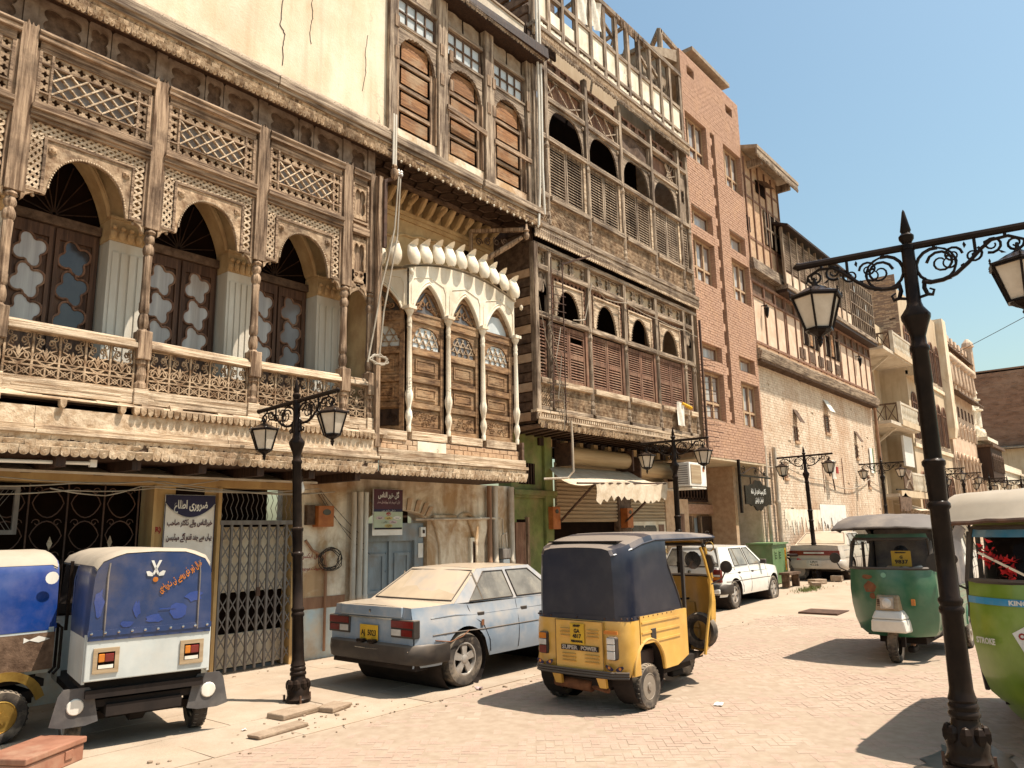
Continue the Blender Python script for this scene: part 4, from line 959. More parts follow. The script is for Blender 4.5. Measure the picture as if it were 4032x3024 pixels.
    b=MB(); b.box(.15,L-.15,.088,.092,4.87,5.22); put(b,'pane','glass_dusty' if idx!=2 else 'glass_grey',D)
    b=MB(); k=-2
    st=.145
    while k*st<L:
        for sg in (1,-1):
            a0=k*st; z0,z1=4.87,5.19
            for t0 in range(4):
                f0,f1=t0/4,(t0+1)/4; xa=a0+(f0 if sg>0 else 1-f0)*.185; xb_=a0+(f1 if sg>0 else 1-f1)*.185
                za,zb=z0+(z1-z0)*f0,z0+(z1-z0)*f1
                if .16<min(xa,xb_) and max(xa,xb_)<L-.16 and zb<cv((xa+xb_)/2)+.02: b.bar((xa,.075,za),(xb_,.075,zb),.014,.02,up=(0,1,0))
        k+=1
    for z in (4.95,5.06): b.bar((.16,.08,z),(L-.16,.08,z),.013)
    put(b,'star_lattice','wood_bleached',D)
    # tympanum
    if idx==3: b=MB(); b.box(.16,L-.16,.088,.095,5.46,5.80); put(b,'tympanum_pane','glass_dusty',D)
    else:
        b=MB(); b.box(.16,L-.16,.09,.098,5.46,5.85); put(b,'tympanum_pane','glass_grey' if idx else 'glass_dark',D)
        b=MB()
        for s in (-1,1):
            for k in range(3): pts=scroll(0,0,.085-.015*k,1.1,1.57*s+k,s,10); b.tube([(mid+s*(.08+.085*k)+p[0],.075,5.60+.03*(1-k)+p[1]) for p in pts],.015,5)
            b.tube([(mid+s*.26,.075,5.47),(mid+s*.14,.075,5.60),(mid+s*.07,.075,5.74),(mid,.075,5.84)],[.02,.024,.02,.012],5)
        put(b,'tracery','wood_door',D)
    o2=lambda x:og(x)-.055 if abs(x-mid)<h-.06 else 5.47
    b=MB(); 
    for i in range(N):
        a,c=L*i/N,L*(i+1)/N
        if abs((a+c)/2-mid)<h: b.hexa([(a,.05,max(5.46,og(a)-.10)),(c,.05,max(5.46,og(c)-.10)),(c,.10,max(5.46,og(c)-.10)),(a,.10,max(5.46,og(a)-.10)),(a,.05,og(a)+.01),(c,.05,og(c)+.01),(c,.10,og(c)+.01),(a,.10,og(a)+.01)])
    put(b,'inner_arch','wood_door',D)
bay_door((7.70,9.93),(8.26,9.03),0)
for i in range(3): bay_door((CX[i],9.0),(CX[i+1],9.0),i+1)
bay_door((11.06,9.03),(11.40,9.95),4)
# curved lip, scalloped coping and lotus petals
def petal(x,y,z,rz,s=1.0,name='lotus_petal'):
    b=MB(); n=10
    pr=[(.055,0),(.105,.06),(.122,.14),(.118,.22),(.092,.30),(.078,.35)]
    rows=[]
    for r,h in pr:
        back=.0+.16*(h/.37)**2
        rows.append([(r*math.cos(math.pi*k/n)*1.02,-r*.62*math.sin(math.pi*k/n)+ (back*.28),h) for k in range(n+1)])
    rows.append([(.07*math.cos(math.pi*k/n),-.05*math.sin(math.pi*k/n)-.01,.365+.05*math.sin(math.pi*k/n)) for k in range(n+1)])
    rows.append([(.05*math.cos(math.pi*k/n),-.075*math.sin(math.pi*k/n)-.02,.375+.06*math.sin(math.pi*k/n)) for k in range(n+1)])
    for a,c in zip(rows,rows[1:]):
        for k in range(n): b.quad(a[k],a[k+1],c[k+1],c[k]); b.quad(*(tuple((q[0],q[1]+.035,q[2])) for q in (c[k],c[k+1],a[k+1],a[k])))
        for k in (0,n): b.quad(a[k],c[k],(c[k][0],c[k][1]+.035,c[k][2]),(a[k][0],a[k][1]+.035,a[k][2]))
    o=b.build(name,'plaster_white',B2,world=False,smooth=True); P=B2.location; o.location=(x-P[0],y-P[1],z-P[2]); o.rotation_euler=(R(-4),0,rz); o.scale=(s,s,s); return o
pp=None; rnd=random.Random(77)
for i in range(10):
    x=8.32+i*.292
    z=lip(x)+.02
    if pp is None: pp=petal(x,8.90,z,0)
    else:
        o=inst(pp,parent=B2); o.location=(x-9.7,8.90-9.6,z); o.scale=(rnd.uniform(.95,1.08),1,rnd.uniform(.96,1.05)); o.rotation_euler=(R(rnd.uniform(-8,0)),0,R(rnd.uniform(-7,7)))
for (x,y,rz) in ((8.08,9.16,-.9),(7.94,9.4,-1.0),(7.82,9.62,-1.0),(11.2,9.2,1.1)):
    o=inst(pp,parent=B2); o.location=(x-9.7,y-9.6,6.22); o.rotation_euler=(0,0,rz); o.scale=(1.05,1,1.1)
b=MB(); N=90
def lipring(pts,scale=1):
    prof=[(-.02,-.07),(-.10,-.055),(-.145,-.01),(-.15,.03),(-.10,.05),(0,.05)]
    rows=[]
    for i,(x,y,z,nx,ny,u) in enumerate(pts):
        sc_=.75+.25*abs(math.sin(math.pi*u/.292)); rows.append([(x-nx*p[0]*sc_*-1*-1,y-ny*p[0]*sc_,z+p[1]) for p in prof])
    for a,c in zip(rows,rows[1:]):
        for k in range(len(prof)-1): b.quad(a[k],a[k+1],c[k+1],c[k])
lipring([(8.22+2.88*i/N,8.99,lip(8.22+2.88*i/N),0,-1*-1,2.88*i/N+.05) for i in range(N+1)])
b.build('coping','plaster_white',B2,smooth=True)
b=MB(); lipring([(7.72+.52*i/20,9.9-.88*i/20,6.14+.06*math.sin(math.pi*i/20),.86*-1*-1,.5,1.02*i/20) for i in range(21)]); b.build('coping','plaster_white',B2,smooth=True)
for x,y in ((8.24,8.90),(11.12,8.9)): MB().lathe([(.003,-.11),(.03,-.08),(.035,-.04),(.02,0)],(x,y,6.13),8).build('drop','plaster_white',B2,smooth=True)
b=MB(); b.poly([(7.70,9.95,6.16),(8.22,9.02,6.16),(11.08,9.02,6.16),(11.4,9.95,6.16)]); b.poly([(7.70,9.95,3.45),(11.4,9.95,3.45),(11.08,9.14,3.45),(8.22,9.14,3.45)]); b.build('bay_roof','plaster_beige',B2); Bx('bay_dark','interior',B2,8.35,11.0,9.25,9.27,3.45,6.15)  # dark sheet added inside the bay to stop sky showing through gaps
for a,e in zip(CX,CX[1:]): Bx('sill_beam','wood_bleached',B2,a+.05,e-.05,8.96,9.1,3.30,3.44,bev=.008)
Bx('sill_beam','wood_bleached',B2,7.58,8.22,8.95,9.15,3.27,3.42,bev=.008)
rnd=random.Random(3); bkp=None
for r in range(2):
    x=7.6+(.11 if r else 0)
    while x<11.0:
        l=.215
        if bkp is None: bkp=MB().box(-l/2+.006,l/2-.006,-.03,.1,0,.072).build('brick','brick_tan',B2,world=False,bev=.006); o=bkp
        else: o=inst(bkp,parent=B2)
        o.location=(x+l/2-9.7,9.0-9.6+rnd.uniform(-.006,.006),3.125+r*.08); o.rotation_euler=(0,0,rnd.uniform(-.02,.02)); x+=l
Bx('mortar','mortar',B2,7.58,11.1,8.985,9.12,3.11,3.29); Bx('plaster_patch','plaster_white',B2,8.45,9.1,8.955,9.0,3.12,3.28)
for a,c in ((7.56,9.2),(9.205,11.12)):
    Bx('lower_board','wood_bleached',B2,a,c,8.865,9.02,2.985,3.11,bev=.006); Bx('drip_moulding','wood_bleached',B2,a,c,8.80,9.0,2.93,2.98,bev=.006)
Bx('fringe_board','wood_shade',B2,7.56,11.12,8.845,8.86,2.73,2.93)
scallop_rows(B2,7.56,11.1,.09,[(8.842,2.925,.10),(8.828,2.865,.10),(8.812,2.80,.10)],name='fringe_scallop',m='fringe_pale',seed=22,skip=.0)
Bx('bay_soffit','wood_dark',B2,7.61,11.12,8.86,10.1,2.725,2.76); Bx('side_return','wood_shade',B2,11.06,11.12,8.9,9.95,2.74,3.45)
# ground floor
b=MB(); x0,x1=8.30,9.63; cv=lambda x:2.05+.17*max(0,1-abs((x-8.97)/.66)**2)**.5
b.arch(8.28,9.66,2.72,cv,9.98,10.35,20); b.build('door_head','plaster_peeling',B2)
Bx('street_wall','plaster_peeling',B2,9.66,10.70,9.98,10.4,0,2.72); Bx('street_wall','plaster_peeling',B2,10.70,12.0,9.99,10.4,0,2.72); Bx('street_wall','plaster_peeling',B2,7.86,8.28,9.99,10.4,0,2.72)
b=MB(); 
for k,(xc,hh) in enumerate(((10.05,.30),(11.0,.30))): b.prism([(xc-hh*.35,1.25),(xc+hh*.35,1.25),(xc+hh*.4,1.6),(xc+hh*.75,1.9),(xc+hh*1.1,2.08),(xc-hh*1.1,2.08),(xc-hh*.75,1.9),(xc-hh*.4,1.6)],9.92,9.985)
b.box(9.75,10.35,9.90,9.985,2.08,2.14); b.build('pilaster_capital','plaster_peeling',B2,bev=.02)
b=MB(); b.tube([(10.2+.9*i/16,9.965,1.85+.32*math.sin(math.pi*i/16)) for i in range(17)],.035,6); b.build('blind_arch','plaster_peeling',B2,smooth=True)
for k in range(9): 
    t=math.pi*(.12+.76*k/8); MB().hexa([(8.97+.70*math.cos(t)-.03,9.955,2.06+.17*math.sin(t)),(8.97+.70*math.cos(t)+.06,9.955,2.06+.17*math.sin(t)),(8.97+.70*math.cos(t)+.06,9.99,2.06+.17*math.sin(t)),(8.97+.70*math.cos(t)-.03,9.99,2.06+.17*math.sin(t)),(8.97+.82*math.cos(t)-.03,9.955,2.2+.24*math.sin(t)),(8.97+.82*math.cos(t)+.07,9.955,2.2+.24*math.sin(t)),(8.97+.82*math.cos(t)+.07,9.99,2.2+.24*math.sin(t)),(8.97+.82*math.cos(t)-.03,9.99,2.2+.24*math.sin(t))]).build('arch_brick','brick_tan',B2)
dr=thing('blue_door',(8.95,10.1,0),'weathered grey-blue double door with square panels under a brick arch','door')
Bx('frame','door_blue',dr,8.30,9.63,10.05,10.12,1.70,2.0); Bx('frame','door_blue',dr,9.42,9.63,10.05,10.12,0,1.70); Bx('transom','interior',dr,8.62,9.3,10.10,10.14,2.0,2.25)
for a,e in ((8.34,8.86),(8.92,9.42)):
    L_=Bx('leaf','door_blue',dr,a,e,10.12,10.16,0,1.70)
    for z0,z1 in ((.15,.7),(.85,1.5)): 
        b=MB(); b.ring(rect_ring(a+.08,e-.08,z0,z1,16),rect_ring(a+.13,e-.13,z0+.05,z1-.05,16),10.10,10.125); b.build('panel','door_blue',L_)
    b=MB()
    for k in range(5): b.sphere((e-.04,10.115,.3+.3*k),.018,6,4)
    b.build('studs','door_blue',L_)
Bx('astragal','door_blue',dr,8.86,8.92,10.08,10.14,0,1.7); Bx('bar_grille','iron_rust',dr,8.65,9.28,10.09,10.10,2.1,2.13)
pipes=[]
for x,r,zt,m in ((7.95,.045,2.5,'pipe_pale'),(8.08,.05,2.5,'pipe_pale'),(8.2,.04,2.5,'pipe_white')):
    o=MB().lathe([(r,0),(r,.8),(r*1.15,.81),(r*1.15,.87),(r,.88),(r,zt)],(x,9.90,0),10).build('drain_pipe',m,None,smooth=True); tag(o,{7.95:'leftmost of three flaking pale drain pipes left of the hung poster',8.08:'middle of three flaking pale drain pipes left of the hung poster',8.2:'rightmost of three pale drain pipes, right beside the hung poster'}[x],'pipe','drain pipes by the blue door')
for x,r,m,l in ((11.25,.05,'pipe_rust','dark drain pipe between the barred window and the gas meter'),(11.42,.06,'pipe_pale','thick pale drain pipe right of the barred window'),(11.92,.06,'pipe_pale','stout pale pipe between gas meter and green wall')):
    o=MB().lathe([(r,0),(r,1.2),(r*1.12,1.21),(r*1.12,1.27),(r,1.28),(r,2.7)],(x,9.9,0),10).build('drain_pipe',m,None,smooth=True); tag(o,l,'pipe','drain pipes by the gas meter')
o=MB().tube([(9.3,9.9,2.06),(11.5,9.88,2.08),(11.62,9.88,2.06),(11.62,9.88,1.4)],.022,7).build('gas_pipe','pipe_pale',None,smooth=True); tag(o,'thin pale gas pipe running level along the peeling wall to the meter','pipe')
gm=thing('gas_meter',(11.6,9.85,1.3),'grey gas meter with brass valves on the wall behind the sedan','gas meter')
Bx('body','gate_grey',gm,11.50,11.74,9.78,9.92,1.30,1.50,bev=.02); Bx('lower_case','door_blue',gm,11.52,11.72,9.79,9.91,1.12,1.30,bev=.02)
MB().tube([(11.56,9.85,1.5),(11.56,9.85,1.75),(11.68,9.85,1.8),(11.7,9.85,1.52)],.02,7).build('valve_pipe','pipe_pale',gm,smooth=True)
sw=thing('barred_window',(10.93,9.97,1.2),'small barred window in the peeling wall above the sedan roof','window')
b=MB(); b.ring(rect_ring(10.74,11.12,1.15,1.72,16),rect_ring(10.80,11.06,1.2,1.65,16),9.93,9.99); b.build('surround','plaster_white',sw); Bx('dark','interior',sw,10.78,11.08,9.975,9.987,1.18,1.67)
for k in range(5): MB().bar((10.83+k*.05,9.955,1.18),(10.83+k*.05,9.955,1.67),.012).build('bar','iron_rust',sw)
s1=thing('wall_switch',(9.58,10.02,1.85),'white electric switch box on the blue door frame','switch box'); Bx('case','white_plastic',s1,9.52,9.64,9.99,10.05,1.76,1.93,bev=.01); Bx('toggle','wood_dark',s1,9.56,9.60,9.975,9.99,1.82,1.88)
o=Bx('notice','paper_white',None,9.50,9.62,10.038,10.046,1.40,1.65); tag(o,'small paper notice pasted under the white switch on the blue door frame','notice')
# hung poster
po=thing('poster',(8.65,9.86,2.2),'hung green and maroon poster with coloured ovals beside the drain pipes','poster')
sheet('cloth',8.30,8.955,9.86,1.80,2.56,'paper_white',po,.012,8,6); 
def psheet(n,x0,x1,z0,z1,m,dy): 
    b=MB(); b.poly([(x0,9.842-dy,z0),(x1,9.842-dy,z0),(x1,9.842-dy,z1),(x0,9.842-dy,z1)]); return b.build(n,m,po)
psheet('upper_field',8.31,8.945,2.23,2.555,'ink_maroon',.0); psheet('strip',8.31,8.945,2.185,2.23,'ink_navy',.0); psheet('lower_field',8.31,8.945,1.90,2.185,'poster_green',.0); psheet('foot_strip',8.33,8.93,1.895,1.925,'ink_black',.002)
PP=Matrix.Translation(-Vector(po.location))
text('lettering','گل خیر الناس',.12,PP@front(8.63,9.838,2.46),'ink_white',po,True,.46,bold=.003); text('lettering','قرآن کمپیوٹر اینڈ ووکیشنل سنٹر',.06,PP@front(8.63,9.838,2.345),'poster_pink',po,True,.5,bold=.001); text('lettering','داخلے جاری ہیں',.04,PP@front(8.63,9.838,2.207),'ink_white',po,True,.3)
for k,(x,z,m) in enumerate(((8.63,2.15,'ink_red'),(8.44,2.085,'poster_pink'),(8.63,2.08,'poster_yellow'),(8.82,2.085,'paper_white'),(8.55,2.015,'poster_green'),(8.73,2.015,'poster_pink'),(8.63,1.955,'poster_yellow'))):
    r=.055 if k==0 else .088; b=MB(); b.prism([(x+r*math.cos(t*math.pi/10),z+.028*math.sin(t*math.pi/10)) for t in range(20)],9.836,9.838); o=b.build('oval',m,po)
    text('lettering',('کورس','کمپیوٹر','سلائی','ترجمہ','انگلش','پینٹنگ','اسلامیات')[k],.035,PP@front(x,9.834,z),'ink_white' if k==0 else 'ink_black',po,True,.09)
# electric wires and conduits down from the eave between the two houses
wires('service_cable','pale service cables slanting down across the post between balcony and white bay',[[(7.8,8.75,7.55),(7.70,8.72,6.6),(7.45,8.72,5.6),(7.2,8.72,4.35)],[(7.84,8.75,7.55),(7.76,8.72,6.5),(7.5,8.72,5.2),(7.42,8.72,4.45)],[(7.42+.17*math.cos(t*.7)*(1+.2*math.sin(t)),8.72,4.42+.07*math.sin(t*.7)+.02*math.cos(t*1.7)) for t in range(22)]],.014,'wire',n=6)
ip=thing('cable_bracket',(7.6,8.8,7.2),'dark iron bracket with white insulators at the corner of the balcony eave','bracket')
b=MB(); b.bar((7.60,8.85,6.3),(7.60,8.85,7.45),.06); b.bar((7.58,8.85,7.42),(7.86,8.75,7.58),.05); b.build('angle_iron','iron_rust',ip)
for x in (7.8,7.86): MB().lathe([(.02,0),(.03,.03),(.02,.05),(.028,.07),(.01,.1)],(x,8.75,7.58),8).build('insulator','white_plastic',ip)
sp=thing('spout',(7.72,8.75,7.9),'two pale pipes and a wooden knob hanging at the eave corner','pipe')
for x in (7.68,7.73): MB().tube([(x,8.745,8.62),(x,8.745,7.72)],.018,6).build('pipe','pipe_white',sp)
MB().lathe([(.004,-.16),(.05,-.12),(.07,-.04),(.06,.02),(.03,.04),(.05,.08),(.02,.12)],(7.72,8.76,7.62),10).build('knob','wood_pale_v',sp,smooth=True)
Bx('end_post','wood_pale_v',B2,7.49,7.575,8.86,8.97,3.12,7.5,bev=.006)
# ================= TALL DARK TIMBER HOUSE (x 11.6 .. 18.9) =================
B3=thing('timber_house',(15.2,9.6,0),'tall dark timber house with louvred balconies and a bare skeleton attic','house')
Bx('core_wall','interior',B3,11.9,18.9,10.6,10.9,3.5,12.6); 
b=MB(); rnd=random.Random(2)
b.build('dummy','interior') if False else None
Bx('side_backing','wood_shade',B3,11.70,11.74,9.06,11,3.9,12.7)
pk=None
for i in range(44):
    z=3.95+i*.197
    if 6.4<z<7.6 and rnd.random()<.35: continue
    o=MB().hexa([(11.655,9.06,z),(11.72,9.06,z),(11.72,10.9,z+rnd.uniform(-.02,.02)),(11.655,10.9,z),(11.66,9.06,z+.17),(11.72,9.06,z+.17),(11.72,10.9,z+.18),(11.66,10.9,z+.165)]).build('side_plank','wood_shade' if i%3 else 'brick_tan',B3)
LT=None
def lattice_tile():
    b=MB(); T,H=.25,.5
    for i in range(5):
        x=i*T/5+T/10
        for j in range(6):
            z=j*H/6
            ribbon(b,[(x-T/10,z),(x-.008,z+H/18),(x-.008,z+H/9),(x-T/10,z+H/6)],.010,-.012,.008); ribbon(b,[(x+T/10,z),(x+.008,z+H/18),(x+.008,z+H/9),(x+T/10,z+H/6)],.010,-.012,.008)
            b.box(x-.016,x+.016,-.016,.006,z+H/14,z+H/10)
    b.box(0,T,-.015,.012,H-.02,H); b.box(0,T,-.015,.012,0,.014)
    return b
LT=lattice_tile().build('lattice_panel','wood_fret',B3,world=False); LTn=[0]
def lat_tiles(x0,x1,y,z0,z1):
    n=max(1,round((x1-x0)/.235))
    for i in range(n):
        o=LT if LTn[0]==0 else inst(LT,parent=B3); LTn[0]+=1
        o.location=(x0+(x1-x0)*i/n-15.2,y-9.6,z0); o.scale=((x1-x0)/n/.25,1,(z1-z0)/.5)
slatp={}; slat_n=[0]; slat_rest=MB()
def leaf(x0,x1,z0,z1,y,m,mids=(),nslat=17,missing=()):
    """one louvred leaf: frame and loose slats"""
    F=MB(); 
    for q in ((x0,x0+.055),(x1-.055,x1)): F.box(q[0],q[1],y,y+.04,z0,z1)
    for z in (z0+.045,z1-.04)+tuple(mids): F.box(x0+.055,x1-.055,y+.002,y+.038,z-.045,z+.045)
    S=F.build('shutter',m,B3,bev=.004); rnd=random.Random(int(x0*100+z0*10))
    zs=[z0+.09]+[v for mm in mids for v in (mm-.05,mm+.05)]+[z1-.08]
    tot=sum(zs[i+1]-zs[i] for i in range(0,len(zs),2)); n_all=nslat
    for i in range(0,len(zs),2):
        a,c=zs[i],zs[i+1]; n=max(2,round(n_all*(c-a)/tot))
        for k in range(n):
            if (i,k) in missing: continue
            z=a+(c-a)*(k+.5)/n; w_=x1-x0-.11
            t=rnd.gauss(0,.012)
            if slat_n[0]<290:
                key=(round(w_,2),m)
                if key not in slatp:
                    o=MB().hexa([(-w_/2,-.02,-.018),(w_/2,-.02,-.018),(w_/2,-.008,-.026),(-w_/2,-.008,-.026),(-w_/2,.012,.026),(w_/2,.012,.026),(w_/2,.024,.018),(-w_/2,.024,.018)]).build('slat',m,S,world=False); slatp[key]=o
                else: o=inst(slatp[key],parent=S)
                o.location=((x0+x1)/2-15.2,y+.02-9.6,z); o.rotation_euler=(0,t,0); slat_n[0]+=1
            else: slat_rest.box((x0+x1)/2-w_/2,(x0+x1)/2+w_/2,y,y+.03,z-.02,z+.016)
def column3(x,z0,z1,zcap,r=.06,m='wood_grey_v'):
    b=MB(); h=z1-z0
    b.lathe([(r*1.25,z0),(r*1.3,z0+.1),(r*.9,z0+.12),(r*1.2,z0+.2),(r*.85,z0+.3),(r,z0+.32),(r*.95,z1-.3),(r*.8,z1-.28),(r*1.2,z1-.2),(r*.85,z1-.1),(r*1.2,z1-.06),(r*1.1,z1)],(x,8.99,0),10)
    b.box(x-r*.95,x+r*.95,8.94,9.06,z1,zcap); return b.build('column',m,B3,bev=.004)
def storey(xs,zb,zr,zs,zsill,zarch,zfr,zm,zf,ztop,flat,hw):
    """zb balustrade foot, zr rail, zs shutter top, zarch crown, zfr arch frame top, zm moulding, zf frieze top"""
    for x in xs: column3(x,zb,zsill+.0,ztop)
    b=MB(); 
    for x0,x1 in zip(xs,xs[1:]):
        a,e=x0+.06,x1-.06
        Bx('rail','wood_bleached' if not flat else 'wood_grey_h',B3,a,e,8.90,9.04,zr-.06,zr+.06,bev=.012)
        lat_tiles(a,e,8.985,zb,zr-.06); Bx('foot_rail','wood_grey_h',B3,a,e,8.92,9.05,zb-.09,zb-.003,bev=.008)
        Bx('sill_bar','wood_grey_h',B3,a,e,8.94,9.04,zsill-.06,zsill+.05,bev=.008)
        Bx('moulding','wood_grey_h',B3,a,e,8.93,9.05,zm-.05,zm+.06,bev=.008)
        narrow=x1-x0<.9; mid=(x0+x1)/2; h=(e-a)/2
        # frieze of jagged cusped panels
        cuts=[0,1] if narrow else [0,.37,.63,1]
        for u,v in zip(cuts,cuts[1:]):
            p,q=a+(e-a)*u+.008,a+(e-a)*v-.008; zc=(zm+.06+zf)/2; hole=cusp_shape((p+q)/2,zc,(q-p)*.38,(zf-zm-.06)*.40,4,32,.34)
            MB().ring(rect_ring(p,q,zm+.06,zf,32,like=hole),hole,9.02,9.045).build('frieze_panel','wood_redbrown' if flat else 'wood_grey_h',B3)
        Bx('frieze_back','plaster_beige' if not flat else 'wood_shade',B3,a,e,9.07,9.08,zm+.06,zf)
        if narrow:
            hole=cusp_shape(mid,(zfr+zarch)/2-.05,h*.6,.22,4,32,.3); z0=zsill+.05
            MB().ring(rect_ring(a,e,z0,zm-.05,32,like=hole),hole,9.0,9.03).build('pierced_panel','wood_grey_v',B3)
            leaf(a+.0,e-.0,zr+.06,zs,9.02,'wood_grey_v' if flat else 'wood_redbrown',(),15); continue
        # arched opening
        if flat: cv=lambda x:zsill+.05+(zarch-zsill-.05)*max(0,1-abs((x-mid)/(h-.05))**3.2)**.55 if abs(x-mid)<h-.05 else zsill+.05
        else: cv=lambda x:zsill+.05+(zarch-zsill-.05)*(max(0,1-abs((x-mid)/(hw))**2.1)**.5) if abs(x-mid)<hw else zsill+.05
        b=MB(); b.arch(a+(.04 if flat else .17),e-(.04 if flat else .17),zfr,cv,9.0,9.04,28); b.build('arch_board','wood_grey_h' if flat else 'wood_bleached',B3)
        if not flat:
            b=MB(); fret_band(b,a,e,zfr,zm-.05,9.0); fret_band(b,a+.03,a+.13,zsill+.05,zfr,9.01,True); fret_band(b,e-.13,e-.03,zsill+.05,zfr,9.01,True); b.build('fretwork','wood_redbrown',B3)
            Bx('frame_bar','wood_bleached',B3,a+.13,e-.13,8.975,9.05,zfr-.012,zfr+.02)
            for q in (a+.135,e-.17): Bx('frame_bar','wood_bleached',B3,q,q+.035,8.98,9.05,zsill+.05,zfr)
            b=MB()
            for k in range(31):
                t=math.pi*k/30; X=mid-hw*math.cos(t); b.sphere((X,8.99,cv(X*1.0)+.012 if 0<k<30 else zsill+.06),.014,5,4)
            stuff(b.build('beading','wood_grey_h',B3))
        else:
            Bx('beam','wood_grey_h',B3,a,e,8.95,9.05,zfr-.0,zfr+.12,bev=.008)
            z0,z1=zfr+.13,zm-.06; k=int((x0-12)/1.5)
            Bx('light_back','wood_redbrown',B3,a,e,9.09,9.10,z0,z1)
            if k<2 or k>=3:
                aa=a if k<2 else mid+.1
                for s,(p,q) in enumerate((((aa+.03,z0+.02),(aa+.45,z1-.02)),((aa+.35,z0),(aa+.02,z1-.06)),((mid+.1,z0+.02),(e-.05,z0+.28)),((mid+.15,z1),(e-.1,z0)),((aa+.3,z1),(mid+.15,z0+.05)))):
                    MB().bar((p[0],9.02+.012*(s%2),p[1]),(q[0],9.02+.012*(s%2),q[1]),.03,.02,up=(0,1,0)).build('broken_lath','wood_bleached' if s%2 else 'wood_grey_h',B3)
            else: sheet('sagging_sheet',a,e,9.06,z0,z1,'wood_shade',B3,.05,8,k)
            for q in ((a,a+.05),(e-.05,e)): Bx('stile','wood_grey_v',B3,q[0],q[1],8.98,9.06,z0,z1)
            for s in (-1,1): b=MB(); b.lathe([(.05,0),(.045,-.02),(.02,-.03)],(mid+s*(h-.06),8.995,zfr-.09),8,'y'); b.build('rosette','wood_grey_h',B3)
        # double louvred shutters
        k=int((x0-12)/1.5); g=.025
        mids=((zr+zs)/2+.03,) if not flat else ()
        m='wood_grey_v' if flat else 'wood_redbrown'
        Bx('shutter_post','wood_bleached' if flat else 'wood_redbrown',B3,e-.09,e,8.99,9.06,zr+.06,zs+.03); Bx('shutter_post','wood_bleached' if flat else 'wood_redbrown',B3,a,a+.06,8.99,9.06,zr+.06,zs+.03)
        miss=((2,6),(2,5)) if (not flat and k==0) else ()
        leaf(a+.065,mid-g,zr+.06,zs,9.02,m,mids,17); leaf(mid-g+.012,e-.095,zr+.06,zs,9.02,m,mids,17 if not miss else 17,miss)
    Bx('storey_floor','wood_dark',B3,11.7,18.85,9.1,10.9,zr-.1,zr-.05); 
XL=[12.14,13.60,15.10,16.60,18.10,18.60]; XU=[12.20,13.77,15.28,16.82,18.35,18.86]
storey([11.68]+XL,4.24,4.75,6.03,6.13,6.82,6.93,7.12,7.52,7.60,False,.42)
storey([11.80]+XU,8.14,8.75,10.12,10.15,10.98,11.04,11.74,12.10,12.25,True,.6)
if slat_rest.v: stuff(slat_rest.build('louvre_slats','wood_grey_v',B3))
MB().bar((11.64,8.97,3.95),(11.64,8.97,7.6),.13).build('corner_post','wood_grey_v',B3,bev=.01); MB().bar((11.74,8.97,8.1),(11.74,8.97,12.3),.13).build('corner_post','wood_grey_v',B3,bev=.01)
Bx('head_beam','wood_grey_h',B3,11.6,18.85,8.93,9.06,7.52,7.62,bev=.01)
# middle ledge and fringe
for a,e in ((11.58,13.6),(13.605,16.2),(16.205,18.93)):
    Bx('ledge','wood_grey_h',B3,a,e,8.84,9.04,7.955,8.06,bev=.012); Bx('fringe_board','wood_grey_h',B3,a,e,8.87,8.90,7.74,7.955)
    carved_band(B3,a,e,8.868,7.76,7.95,'wood_grey_h',int(a))
n=0; pr=None; x=11.6
while x<18.9:
    if pr is None: pr=MB().prism([(-.035,.0),(.035,.0),(.03,-.04),(0,-.065),(-.03,-.04)],-.012,.012).build('pointed_drop','wood_bleached',B3,world=False); o=pr
    else: o=inst(pr,parent=B3)
    o.location=(x-15.2,8.865-9.6,7.745); x+=.083
